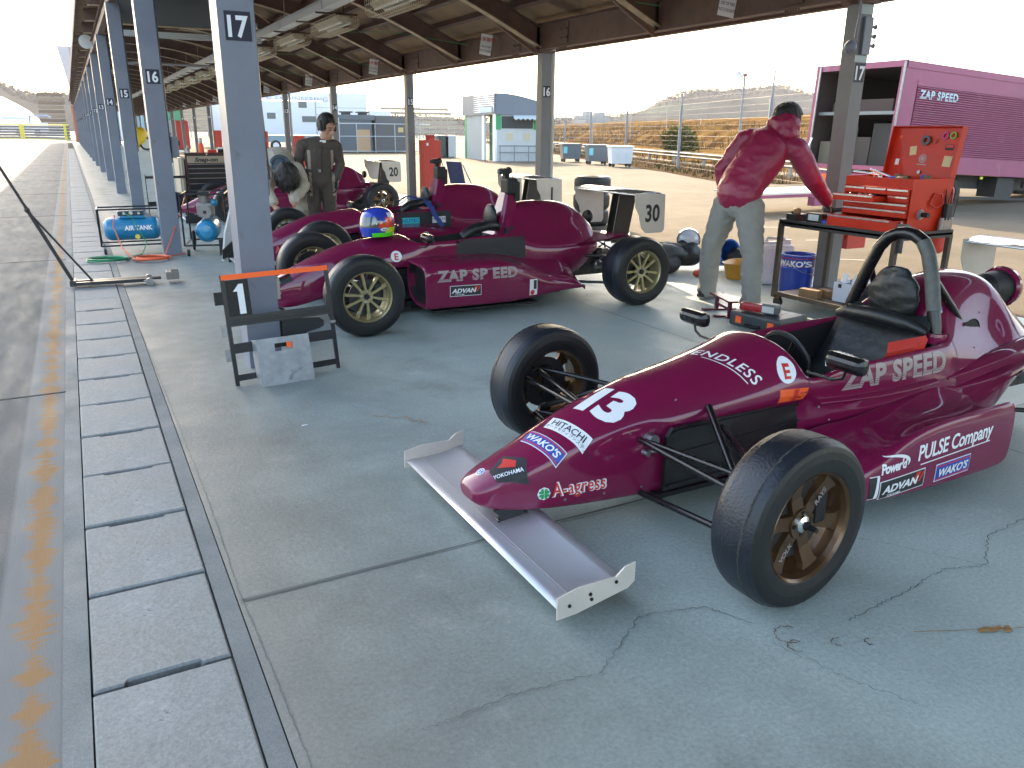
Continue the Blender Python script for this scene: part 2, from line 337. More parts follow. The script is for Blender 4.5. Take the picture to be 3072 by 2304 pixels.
tag(jo.part('floor_crack',[flat((.10,.112,.105),.9),mat('rust stain',(.12,.075,.055),.8,var=.3),mat('orange paint stain',(.34,.19,.07),.8,var=.4,vscale=30),mat('chalk mark',(.35,.47,.52),.8,var=.3)]),kind='structure')
# kerbs and drain
kb=MB(); kb.b2((-.205,-8,-.2),(-.142,95,.002)); kb.b2((.203,-8,-.2),(.258,95,.002)); kb.b2((-.142,-8,-.2),(.203,95,-.06),1)
tag(kb.part('drain_kerb',[gstrip,gdark]),kind='structure')
cov=ground_mat('cast drain cover',(.172,.181,.174),(.225,.235,.226),.75,3,[((.28,.282,.28),2.2,.58,.12),((.06,.065,.07),26,.68,.02),((.10,.105,.11),5,.62,.05)],grain=90,bump=.5)[0]
cv=MB(); pl=.492
poly=[(-.168,-.237),(.168,-.237),(.168,.237),(.098,.237),(.09,.222),(-.09,.222),(-.098,.237),(-.168,.237)]
poly2=[(a*.985,b*.985) for a,b in poly]
cv.add([(a,b,-.06) for a,b in poly]+[(a,b,.001) for a,b in poly]+[(a*.968,b*.976,.007) for a,b in poly],[[16+i for i in range(8)]]+[(i,(i+1)%8,8+(i+1)%8,8+i) for i in range(8)]+[(8+i,8+(i+1)%8,16+(i+1)%8,16+i) for i in range(8)])
cme=cv.mesh('drain_cover',cov)
rr=random.Random(3)
for k in range(-1,126):
    c=link(cme,'drain_cover'); c.location=(.0305,1.96-.246+pl*k+.0,rr.uniform(-.003,.002)); c.rotation_euler=(0,0,rr.uniform(-.004,.004)+(PI if rr.random()<.3 else 0))
    tag(c,'pale concrete drain cover slab in the long gutter row beside the pit floor','drain cover','drain covers along the pit lane')
# yard
tag(MB().b2((6.45,-8,-.2),(400,260,-.004)).part('yard',gyard),kind='structure')
ym=MB(); 
for p in (((8.6,7.6),(9.4,7.3)),((9.2,9.0),(9.9,8.7)),((7.4,6.4),(7.9,6.0))):
    (a,b),(c,d)=p; ym.add([(a,b,.001),(c,d,.001),(c,d+.04,.001),(a,b+.05,.001)],[(0,1,2,3)])
tag(ym.part('yard_marking',mat('faded white line',(.42,.40,.36),.8,var=.3)),kind='structure')
# ================================================================ SHELTER
shelter=thing('pit_shelter','long open pit garage shelter with numbered grey steel columns and brown arched roof','shelter',(0,0,0))
def rz_(x): # underside of rafters
    pts=[(-1,3.30),(.7,3.47),(2.2,3.5),(3.5,3.28),(4.55,2.93),(5.7,2.40),(8.2,2.4)]
    for (a,b),(c,d) in zip(pts[:-1],pts[1:]):
        if x<=c: return b+(d-b)*(x-a)/(c-a)
    return pts[-1][1]
NX=[.62+i*(5.72-.62)/18 for i in range(19)]
def smooth_rz(x): return sum(rz_(x+d) for d in (-.5,-.25,0,.25,.5))/5 if x<5.2 else rz_(x)
fl_=MB()
ymin,ymax=-6.0,92.3
def sweep(y0,y1,z0,z1,xs=NX,mi=0,mb=None):
    mb=mb; vs=[]
    for x in xs: z=smooth_rz(x); vs+=[(x,y0,z+z0),(x,y1,z+z0),(x,y1,z+z1),(x,y0,z+z1)]
    fs=[(4*i+a,4*i+b,4*i+4+b,4*i+4+a) for i in range(len(xs)-1) for a,b in ((0,1),(1,2),(2,3),(3,0))]+[(0,1,2,3),tuple(4*(len(xs)-1)+k for k in (3,2,1,0))]
    mb.add(vs,fs,mi)
# one rafter: web, flanges, knee haunch at the outer column
ra=MB(); sweep(-.006,.006,.014,.236,mb=ra); sweep(-.055,.055,0,.012,mb=ra,mi=1); sweep(-.055,.055,.238,.25,mb=ra)
ra.prism([(5.60,2.40),(5.60,2.34),(5.3,2.50),(5.0,2.68)],-.02,.02,'Y',0)
rme=ra.mesh('rafter',['roofb','roofl'])
y=4.82-2.5*4
while y<92:
    r=link(rme,'rafter',shelter); r.location=(0,y,0); y+=2.5
pu=MB(); pu.b2((-.03,ymin,0),(.03,ymax,.012)); pu.b2((-.03,ymin,.012),(-.022,ymax,.09)); pme=pu.mesh('purlin',['roofb'])
for x in (.95,1.55,2.15,2.75,3.35,3.9,4.4,4.85,5.25):
    p=link(pme,'purlin',shelter); p.location=(x,0,smooth_rz(x)+.255); p.rotation_euler=(0,math.atan2(smooth_rz(x-.2)-smooth_rz(x+.2),.4),0)
ro=MB(); xs=[.5+i*(5.9-.5)/20 for i in range(21)]; vs=[]
for x in xs:
    z=smooth_rz(min(x,5.7))+.352-(max(0,x-5.7)*.2); vs+=[(x,ymin,z),(x,ymax,z),(x,ymax,z+.03),(x,ymin,z+.03)]
ro.add(vs,[(4*i+a,4*i+b,4*i+4+b,4*i+4+a) for i in range(20) for a,b in ((0,1),(1,2),(2,3),(3,0))]+[(0,1,2,3),(80,81,82,83)])
ro.part('roof','roofs',shelter)
cnp=MB(); cnp.b2((6.4,ymin,2.80),(7.85,ymax,2.83)); cnp.b2((7.80,ymin,2.72),(7.92,ymax,2.86))  # added unseen overhang: its slot and shade shape the sun streak on the floor
for k in range(18): cnp.b2((5.9,-5.1+5*k,2.83),(7.8,-5.04+5*k,2.88))
cnp.part('added_shade_canopy','roofb',shelter)
fa=MB(); fa.b2((.47,ymin,3.70),(.50,ymax,3.93)); fa.part('fascia',mat('dull red fascia',(.13,.055,.05),.6,var=.3,vscale=2),shelter)
be=MB(); 
be.b2((5.655,ymin,2.40),(5.667,ymax,2.70)); be.b2((5.60,ymin,2.388),(5.72,ymax,2.40)); be.b2((5.60,ymin,2.70),(5.72,ymax,2.712))
for k in range(-2,38):
    y=4.82+2.5*k; be.b2((5.61,y-.006,2.402),(5.654,y+.006,2.698))
    if k%2==0:
        for s in (-.62,.62):
            be.b2((5.640,y+s-.1,2.43),(5.654,y+s+.1,2.67))
            for a in (-.075,-.045,-.015,.015,.045,.075):
                be.cyl((5.63,y+s+a,2.36),(5.63,y+s+a,2.388),.010,0,6); 
                if abs(a)>.03: be.cyl((5.625,y+s+a,2.50),(5.64,y+s+a,2.50),.012,0,6); be.cyl((5.625,y+s+a,2.6),(5.64,y+s+a,2.6),.012,0,6)
be.part('eaves_beam','roofb',shelter)
bl=MB(); bl.b2((.86,ymin,3.22),(.872,ymax,3.46)); bl.b2((.81,ymin,3.208),(.92,ymax,3.22)); bl.b2((.81,ymin,3.46),(.92,ymax,3.472)); bl.part('lane_beam','roofb',shelter)
br=MB()
for k in range(0,34):
    y=4.82+2.5*k
    for (xa,xb) in ((1.0,2.4),(2.4,1.0)) if k%2 else ((2.4,3.8),(3.8,2.4)):
        br.tube([(xa,y,smooth_rz(xa)+.2),(xb,y+2.5,smooth_rz(xb)+.2)],.012,0,6)
br.part('cross_bracing','roofl',shelter)
# columns
def plate(parent,num,c,w,h,bg=True):
    mb=MB(); 
    if bg: mb.box((c[0],c[1]+.002,c[2]),(w,.004,h),0)
    flatdecal([(text2(num,h*.72,.03,sx=.86 if len(num)>1 else 1.0),1)],(c[0],c[1]-.001,c[2]),(1,0,0),(0,0,1),mb)
    mb.part('number_plate',[flat((.012,.012,.03),.5),'white'],parent)
colL=MB(); colL.b2((.775,0,0),(.965,.012,3.22)); colL.b2((.775,.208,0),(.965,.22,3.22)); colL.b2((.775,.012,0),(.787,.208,3.22)); colL.b2((.953,.012,0),(.965,.208,3.22))
cml=colL.mesh('column','column')
cond=MB(); cond.cyl((.982,.12,1.0),(.982,.12,3.3),.011,0,8); cond.b2((.966,.09,1.0),(.99,.15,1.12))
for z in (1.3,1.9,2.5,3.0): cond.b2((.966,.1,z),(1.0,.14,z+.02))
cnm=cond.mesh('conduit',['column'])
colR=MB(); colR.b2((5.66,0,0),(5.80,.012,2.386)); colR.b2((5.66,.128,0),(5.80,.14,2.386)); colR.b2((5.66,.012,0),(5.672,.128,2.386)); colR.b2((5.788,.012,0),(5.8,.128,2.386)); colR.b2((5.62,-.03,2.36),(5.84,.17,2.386),1)
cmr=colR.mesh('column',['columnr','roofb'])
pip=MB(); pip.cyl((5.86,.06,.05),(5.86,.06,2.42),.034,0,12)
for z in (.9,1.9): pip.cyl((5.86,.06,z),(5.86,.06,z+.03),.039,0,12); pip.b2((5.8,.045,z),(5.84,.075,z+.02))
ppm=pip.mesh('downpipe',[flat((.42,.40,.37),.5)])
for n in range(19,0,-1):
    y=4.745+5*(17-n)
    if y<-6: continue
    c=link(cml,'column',shelter,'grey lane side column numbered %d'%n); c.location=(0,y,0)
    if 0<n<=17: plate(c,str(n),(.876,-.004,1.89),.135,.145)
    k=link(cnm,'conduit',c)
    c=link(cmr,'column',shelter,'grey yard side column numbered %d'%n); c.location=(0,y,0)
    if 0<n<=17: plate(c,str(n),(5.735,-.004,1.845 if n==17 else 1.88),.11,.145)
    if n%3==1: link(ppm,'downpipe',c)
    if n==17:
        q=MB(); q.tube([(5.62,-.02,2.40),(5.63,-.02,2.25),(5.61,-.02,2.1)],.012,0,8); q.sph((5.59,-.0,2.03),.05,0,12,8,(1,1,1.1)); q.part('bulkhead_lamp','column',c)
        q=MB(); q.b2((5.70,-.025,1.98),(5.795,-.001,2.26),0,.004)
        for z in (2.05,2.12,2.19): q.cyl((5.795,-.013,z),(5.835,-.013,z),.012,0,8); q.cyl((5.835,-.013,z),(5.84,-.013,z),.02,0,8)
        q.part('hook_strip','column',c)
        q=MB(); q.b2((5.658,-.0015,2.28),(5.802,-.0005,2.35)); q.part('reflective_band',[flat((.35,.42,.42),.4)],c); q=MB(); q.b2((5.658,-.0015,1.925),(5.802,-.0005,1.975)); q.part('reflective_band',[flat((.35,.42,.42),.4)],c)
# hanging: cable tray, cage lamps, signs, panels, speakers
t=MB(); t.b2((3.27,6,2.93),(3.43,88,2.94)); t.b2((3.27,6,2.94),(3.28,88,3.03)); t.b2((3.42,6,2.94),(3.43,88,3.03)); t.b2((3.25,6,3.03),(3.45,88,3.045))
for k in range(34): t.cyl((3.35,6.6+2.5*k,3.045),(3.35,6.6+2.5*k,smooth_rz(3.35)+.25),.006,0,6); t.b2((3.262,6.6+2.5*k,2.925),(3.438,6.64+2.5*k,3.05))
t.part('cable_tray',[flat((.36,.38,.40),.45,.3)],shelter)
la=thing('cage_lamp','twin tube cage lamp hanging under the pit roof','ceiling light',(0,0,0),0,'caged lamps under the pit roof')
b=MB(); b.b2((-.12,-.62,0),(.12,.62,.05),0,.01); b.prism([(-.12,0),(.12,0),(.06,-.03),(-.06,-.03)],-.6,.6,'Y',0); b.part('housing',[mat('lamp housing',(.42,.36,.27),.5,var=.2,dirt=((.25,.13,.05),6,.6))],la)
for x in (-.065,.065):
    b=MB(); b.cyl((x,-.58,-.045),(x,.58,-.045),.016,0,10); b.part('lamp_tube',[flat((.75,.72,.62),.3)],la)
b=MB()
for i in range(19):
    y=-.66+i*.0733; b.tube([(-.17,y,.05),(-.165,y,-.08),(-.12,y,-.13),(.12,y,-.13),(.165,y,-.08),(.17,y,.05)],.0035,0,5)
for x,z in ((-.17,.05),(.17,.05),(-.165,-.06),(.165,-.06),(-.09,-.13),(0,-.13),(.09,-.13),(-.167,0),(.167,0)): b.tube([(x,-.66,z),(x,.66,z)],.0035,0,5)
b.part('wire_cage','cage',la)
b=MB(); b.b2((-.42,.54,.05),(.18,.58,.075)); b.b2((-.42,-.58,.05),(.18,-.54,.075)); b.cyl((0,.5,.05),(0,.5,.42),.008,0,6); b.cyl((0,-.5,.05),(0,-.5,.42),.008,0,6); b.part('bracket','roofb',la)
desc=['largest caged lamp cut off by the top edge of the photo','caged lamp second nearest, right of the cable tray','third caged lamp from the camera, above the first hanging white sign','fourth caged lamp, just right of column 17']
for i in range(14):
    o=la if i==0 else copytree(la); o.location=(3.68,9.85+2.62*i,2.86)
    o['label']=desc[i] if i<4 else 'distant caged lamp in the blurred row beside the cable tray'
sg=thing('fire_sign','white hanging no fire notice with red characters','sign',(0,0,0),0,'no fire notices hung from the eaves')
b=MB(); b.b2((-.085,-.004,-.27),(.085,0,0)); b.b2((-.085,-.03,-.003),(.085,0,.003)); 
flatdecal([(text2('火気厳禁',.045,.01,space=.95),1)],(0,-.0045,-.06),(1,0,0),(0,0,1),b); flatdecal([(text2('USE OF FIRE',.028,.008,sx=.72),2)],(0,-.0045,-.16),(1,0,0),(0,0,1),b); flatdecal([(text2('STRICTLY PROHIBITED',.028,.006,sx=.5),2)],(0,-.0045,-.215),(1,0,0),(0,0,1),b)
b.part('sign_sheet',['white','red',flat((.03,.03,.10),.5)],sg)
for i in range(9):
    o=sg if i==0 else copytree(sg); o.location=(5.52,6.1+5.0*i,2.69 if i else 2.66); o.rotation_euler=(0,R(8),R(-12))
    o['label']=['white notice cut by the top edge reading USE OF FIRE STRICTLY PROHIBITED','white notice with red characters left of yard column 16','white notice hung just left of yard column 15','small white notice left of yard column 14'][i] if i<4 else 'tiny far white notice in the row under the eaves'
b=MB(); b.b2((0,0,0),(1.75,.06,.62),0,.01); b.b2((-.02,-.01,-.02),(1.77,.07,.0),1); tag(b.part('signboard',[flat((.16,.18,.20),.5),'roofl']),'large blank dark grey board hung high between lane columns','signboard').location=(.98,16.8,3.14)
b=MB(); b.b2((0,0,0),(2.1,.1,.09),0,.01)
for k in range(3): b.b2((0,-.012,.01+k*.028),(2.1,0,.024+k*.028),1)
tag(b.part('cable_duct',[flat((.34,.34,.34),.5),flat((.5,.5,.48),.5)]),'horizontal ribbed grey duct crossing under the roof','cable duct').location=(.98,14.7,2.74)
b=MB(); b.tube([(.98,21,2.5),(1.3,21,2.75),(1.6,21,2.78),(3.6,21,2.76)],.03,0,8); tag(b.part('overhead_pipe',[flat((.28,.27,.27),.5)]),'thin grey pipe bending across under the roof behind the ribbed duct','pipe')
b=thing('loudspeaker','round white horn loudspeaker fixed high on a lane column','loudspeaker',(.72,24.6,3.45)); q=MB(); q.lathe([(.02,0),(.05,.1),(.16,.25),(.17,.27),(.0,.27)],(0,0,0),'Y',0,20); q.xf(Matrix.Rotation(PI,4,'Z')); q.part('horn',[flat((.6,.6,.58),.5)],b); q=MB(); q.b2((-.02,0,-.04),(.12,.06,.04)); q.part('bracket','column',b)
for k in range(5):
    b=MB(); y=7+k*4.6; b.tube([(3.9,y+2.4,2.9),(4.7,y+1.2,2.84),(5.5,y+.1,2.6)],.004,0,5)
    tag(b.part('rope','green'),'thin green cord strung beneath the roof between lamps and eaves','rope','green cords under the roof')
# ================================================================ RACING CARS (nose to -X, origin on the floor under the front axle)
def ring(half):
    # half: (|y|,z) from bottom centre to top centre -> closed ring
    a=[(-y,z) for y,z in half]; b=[(y,z) for y,z in half[1:-1]][::-1]; return a+b
def loft(st,name,mats,subs=2,mirror=None,facemat=None):
    mb=MB(); rs=[[Vector((x,y,z)) for y,z in ring(h)] for x,h in st]; n=len(rs[0])
    mb.rings(rs,0,True,True)
    if facemat:
        for i,f in enumerate(mb.f): mb.m[i]=facemat(i//n if i<n*(len(rs)-1) else -1,i%n,n)
    me=mb.mesh(name,mats); return baked(me,[('SUBSURF',dict(levels=subs,render_levels=subs))])
NOSE=[
 (-.665,[(0,.172),(.02,.172),(.035,.176),(.045,.184),(.048,.193),(.042,.203),(.030,.209),(.014,.212),(0,.213)]),
 (-.655,[(0,.158),(.04,.158),(.058,.162),(.068,.176),(.070,.196),(.062,.212),(.045,.222),(.02,.227),(0,.228)]),
 (-.60,[(0,.135),(.06,.135),(.084,.139),(.094,.165),(.093,.205),(.083,.236),(.063,.252),(.03,.262),(0,.264)]),
 (-.48,[(0,.118),(.08,.118),(.107,.122),(.120,.16),(.116,.22),(.102,.272),(.082,.292),(.04,.308),(0,.312)]),
 (-.34,[(0,.108),(.10,.108),(.130,.112),(.143,.16),(.136,.25),(.118,.325),(.096,.356),(.05,.382),(0,.388)]),
 (-.18,[(0,.105),(.12,.105),(.152,.109),(.166,.18),(.158,.29),(.134,.378),(.108,.415),(.058,.442),(0,.450)]),
 (0,[(0,.105),(.14,.105),(.176,.109),(.186,.20),(.182,.33),(.154,.418),(.124,.46),(.066,.490),(0,.500)]),
]
NOSE=[(x,[h[0],h[1],h[2],h[3],(h[4][0]*.55+h[5][0]*.45+.004,h[4][1]*.5+h[5][1]*.5),(h[5][0]*1.03,h[5][1]),(h[6][0]*.6+h[5][0]*.4,h[6][1]*.6+h[5][1]*.4+.004),h[7],h[8]]) for x,h in NOSE]
def body13():
    st=NOSE+[
 (.03,[(0,.105),(.14,.105),(.178,.109),(.180,.22),(.183,.345),(.176,.388),(.128,.466),(.068,.496),(0,.507)]),
 (.25,[(0,.105),(.16,.105),(.190,.109),(.186,.24),(.188,.366),(.212,.396),(.158,.492),(.076,.530),(0,.541)]),
 (.44,[(0,.105),(.17,.105),(.200,.109),(.188,.25),(.190,.376),(.245,.402),(.185,.528),(.085,.572),(0,.582)]),
 (.55,[(0,.105),(.17,.105),(.210,.109),(.190,.25),(.194,.380),(.262,.406),(.215,.550),(.10,.602),(0,.612)]),
 (.60,[(0,.105),(.17,.105),(.220,.109),(.192,.25),(.197,.382),(.272,.410),(.235,.552),(.12,.604),(0,.616)]),
 (.625,[(0,.105),(.17,.105),(.222,.109),(.192,.25),(.198,.383),(.276,.413),(.246,.545),(.14,.592),(0,.607)]),
 (.65,[(0,.105),(.17,.105),(.222,.109),(.194,.25),(.200,.384),(.280,.418),(.256,.548),(.205,.20),(0,.17)]),
 (.70,[(0,.105),(.18,.105),(.228,.109),(.232,.25),(.262,.372),(.288,.44),(.262,.552),(.215,.20),(0,.17)]),
 (.80,[(0,.105),(.20,.105),(.255,.109),(.262,.25),(.286,.395),(.296,.505),(.268,.554),(.222,.20),(0,.17)]),
 (.95,[(0,.105),(.22,.105),(.285,.109),(.300,.25),(.306,.39),(.308,.51),(.272,.560),(.228,.20),(0,.17)]),
 (1.15,[(0,.105),(.24,.105),(.300,.109),(.318,.25),(.318,.39),(.314,.52),(.274,.566),(.232,.22),(0,.20)]),
 (1.33,[(0,.105),(.24,.105),(.310,.109),(.328,.25),(.324,.39),(.314,.525),(.272,.570),(.232,.30),(0,.28)]),
 (1.42,[(0,.105),(.24,.105),(.312,.109),(.332,.25),(.328,.38),(.316,.515),(.262,.575),(.215,.40),(0,.38)]),
 (1.45,[(0,.105),(.24,.105),(.312,.109),(.334,.25),(.330,.38),(.316,.510),(.250,.572),(.17,.64),(0,.68)]),
 (1.50,[(0,.105),(.24,.105),(.312,.109),(.336,.25),(.332,.375),(.318,.50),(.240,.575),(.145,.70),(0,.745)]),
 (1.65,[(0,.115),(.24,.115),(.312,.12),(.342,.25),(.336,.365),(.318,.48),(.205,.585),(.150,.755),(0,.785)]),
 (1.85,[(0,.13),(.24,.13),(.300,.14),(.352,.25),(.356,.355),(.350,.455),(.205,.575),(.165,.765),(0,.79)]),
 (1.93,[(0,.15),(.22,.15),(.290,.16),(.350,.26),(.368,.365),(.366,.46),(.215,.605),(.170,.76),(0,.785)]),
 (2.02,[(0,.18),(.20,.18),(.270,.19),(.330,.28),(.372,.375),(.376,.45),(.235,.62),(.172,.735),(0,.768)]),
 (2.10,[(0,.20),(.18,.20),(.250,.22),(.310,.30),(.372,.385),(.380,.44),(.255,.58),(.170,.66),(0,.70)]),
 (2.22,[(0,.24),(.14,.24),(.210,.26),(.290,.32),(.370,.390),(.360,.43),(.268,.53),(.165,.60),(0,.65)]),
 (2.30,[(0,.30),(.10,.30),(.160,.31),(.240,.35),(.350,.395),(.340,.42),(.24,.50),(.14,.56),(0,.61)]),
 (2.31,[(0,.34),(.08,.34),(.130,.345),(.200,.37),(.300,.395),(.290,.41),(.20,.47),(.10,.52),(0,.56)]),
 ]
    st=[(x if x<=1.65 else 1.65+(x-1.65)*.74,[(y*(1 if x<=1.65 else 1-.12*min(1,(x-1.65)/.4)),z) for y,z in h]) for x,h in st]
    xs=[s[0] for s in st]
    def fm(i,k,n):
        if i<0: return 0
        x=xs[i]
        if .64<=x<=1.43 and k in (6,7,8,9): return 1
        return 0
    return loft(st,'body',['maroon','black'],2,facemat=fm)
def bodyold():
    st=[(x,[(a,b) for a,b in h]) for x,h in NOSE[:5]]+[
 (-.18,[(0,.16),(.12,.16),(.152,.165),(.166,.21),(.158,.30),(.134,.388),(.108,.425),(.058,.452),(0,.460)]),
 (-.02,[(0,.20),(.14,.20),(.176,.205),(.186,.24),(.182,.34),(.160,.44),(.130,.485),(.066,.512),(0,.522)]),
 (.10,[(0,.30),(.15,.30),(.194,.305),(.200,.32),(.196,.38),(.172,.47),(.138,.515),(.07,.545),(0,.555)]),
 (.30,[(0,.345),(.16,.345),(.206,.35),(.214,.365),(.212,.42),(.192,.50),(.150,.545),(.08,.575),(0,.586)]),
 (.50,[(0,.365),(.18,.365),(.222,.37),(.232,.385),(.230,.44),(.214,.515),(.175,.562),(.09,.59),(0,.600)]),
 (.60,[(0,.375),(.2,.375),(.230,.38),(.242,.39),(.244,.45),(.232,.53),(.20,.565),(.10,.59),(0,.600)]),
 (.63,[(0,.375),(.2,.375),(.232,.38),(.244,.39),(.248,.45),(.242,.54),(.225,.572),(.19,.25),(0,.22)]),
 (.90,[(0,.375),(.22,.375),(.262,.38),(.268,.39),(.270,.45),(.266,.55),(.246,.582),(.20,.25),(0,.22)]),
 (1.05,[(0,.30),(.22,.30),(.270,.31),(.276,.38),(.276,.46),(.272,.565),(.246,.600),(.20,.25),(0,.22)]),
 (1.2,[(0,.25),(.22,.25),(.275,.26),(.280,.38),(.280,.47),(.276,.58),(.246,.615),(.20,.28),(0,.25)]),
 (1.34,[(0,.2),(.22,.2),(.280,.21),(.284,.36),(.284,.47),(.280,.58),(.240,.605),(.19,.36),(0,.34)]),
 (1.38,[(0,.2),(.22,.2),(.280,.21),(.286,.36),(.286,.47),(.280,.57),(.235,.60),(.14,.66),(0,.70)]),
 (1.46,[(0,.18),(.22,.18),(.280,.19),(.290,.36),(.290,.46),(.276,.555),(.215,.60),(.12,.75),(0,.80)]),
 (1.60,[(0,.17),(.22,.17),(.280,.18),(.296,.34),(.300,.45),(.266,.53),(.190,.60),(.125,.79),(0,.835)]),
 (1.85,[(0,.17),(.22,.17),(.280,.18),(.30,.33),(.312,.43),(.275,.51),(.185,.60),(.13,.79),(0,.835)]),
 (2.05,[(0,.22),(.2,.22),(.250,.24),(.28,.33),(.305,.42),(.275,.49),(.190,.58),(.135,.75),(0,.81)]),
 (2.18,[(0,.30),(.16,.30),(.20,.31),(.24,.36),(.28,.42),(.26,.47),(.190,.55),(.13,.66),(0,.73)]),
 (2.26,[(0,.36),(.12,.36),(.16,.37),(.20,.40),(.24,.43),(.22,.46),(.165,.52),(.11,.60),(0,.66)]),
 (2.28,[(0,.42),(.06,.42),(.08,.425),(.10,.44),(.13,.455),(.12,.465),(.10,.50),(.06,.55),(0,.58)]),
 ]
    xs=[s[0] for s in st]
    def fm(i,k,n):
        if i<0: return 0
        return 1 if (.62<=xs[i]<=1.35 and k in (6,7,8,9)) else 0
    return loft(st,'body',['maroon','black'],2,facemat=fm)
def pod_mesh(kind,side):
    if kind=='new':
        st=[(.57,.17,.10,.53,.20),(.60,.205,.09,.550,.22),(.66,.225,.085,.565,.245),(.74,.255,.08,.572,.26),(.85,.318,.075,.575,.29),(.98,.345,.072,.577,.305),(1.15,.355,.072,.578,.30),(1.35,.362,.078,.58,.285),(1.47,.368,.085,.58,.28),(1.485,.355,.10,.578,.28)]
        mb=MB(); rs=[]
        for x,zt,zb,yo,vz in st:
            inn=.25 if x<.8 else .29
            it=min(.40,.26+(x-.5)*.16) if x>.6 else .24
            if x>1.4: it=.38
            ring_=[(inn,zb+.01),(yo-.05,zb),(yo-.012,zb+.004),(yo,zb+.025),(yo+.002,(zt+zb)/2),(yo-.004,zt-.03),(yo-.014,zt-.004),(yo-.03,zt-.003),(yo-.075,max(vz,zt-.06)),(.40,vz-.01+(it-vz)*.25),(inn+.03,it-.01),(inn,it)]
            rs.append([Vector((x,side*y,z)) for y,z in ring_])
        mb.rings(rs,0,True,True); me=mb.mesh('sidepod',['maroon'])
    else:
        st=[(.56,.36,.16,.52),(.512,.385,.125,.585),(.495,.40,.115,.590),(.505,.418,.105,.598),(.56,.43,.10,.60),(.75,.43,.10,.60),(1.0,.43,.10,.60),(1.18,.425,.10,.60),(1.35,.37,.105,.585),(1.5,.30,.115,.56),(1.62,.27,.125,.535),(1.74,.265,.135,.53),(1.86,.235,.14,.535),(1.93,.17,.145,.54)]
        mb=MB(); rs=[]
        for x,zt,zb,yo in st:
            q=max(0,min(1,(x-1.2)/.5)); it=zt+.02+q*.12
            ring_=[(.22,zb),(yo-.05,zb),(yo-.012,zb+.004),(yo,zb+.03),(yo,(zt+zb)/2),(yo-.003,zt-.05),(yo-.02,zt-.012),(yo-.05,zt),(yo-.12,zt+.008),(.36,zt+.012+q*.05),(.26,it),(.22,it)]
            rs.append([Vector((x,side*y,z)) for y,z in ring_])
        mb.rings(rs,0,True,True)
        for i in range(12): mb.m[i]=1
        mb.m[-2]=1; me=mb.mesh('sidepod',['maroon','black'])
    return baked(me,[('SUBSURF',dict(levels=2,render_levels=2))])
# ---- wheels
def tyre_mesh(wd,ro=.281):
    h=wd/2; dr=ro-.281
    pr=[(.168,-h*.86),(.178,-h*.95),(.20,-h*1.0),(.228+dr,-h*1.02),(.250+dr,-h*.985),(.262+dr,-h*.93),(.2655+dr,-h*.90),(.2735+dr,-h*.76),(.2795+dr,-h*.52),(ro,-h*.2),(ro,h*.2),(.2795+dr,h*.52),(.2735+dr,h*.76),(.2655+dr,h*.9),(.250+dr,h*.985),(.228+dr,h*1.02),(.2,h*1.0),(.178,h*.95),(.168,h*.86)]
    mis=[1]*6+[0]*7+[1]*5
    mb=MB().lathe(pr,(0,0,0),'Y',0,64,True,False,mis)
    rg=random.Random(4); n=260; ring_=[]
    for k in range(n):
        a=2*PI*k/n; w_=rg.uniform(.001,.0045); yy=-h*.50+.006*math.sin(a*3)+rg.uniform(-.0015,.0015); r0=.2795+dr
        ring_.append([Vector((r*math.cos(a),y_,r*math.sin(a))) for r,y_ in ((r0-.002,yy-w_-.001),(r0+rg.uniform(.0005,.0022),yy-w_*.4),(r0+rg.uniform(.0005,.0025),yy+w_*.4),(r0-.001,yy+w_+.001))])
    ring_.append(ring_[0]); mb.rings(ring_,2,False,False,False)
    return mb.mesh('tyre',['rubber','sidewall','graining'])
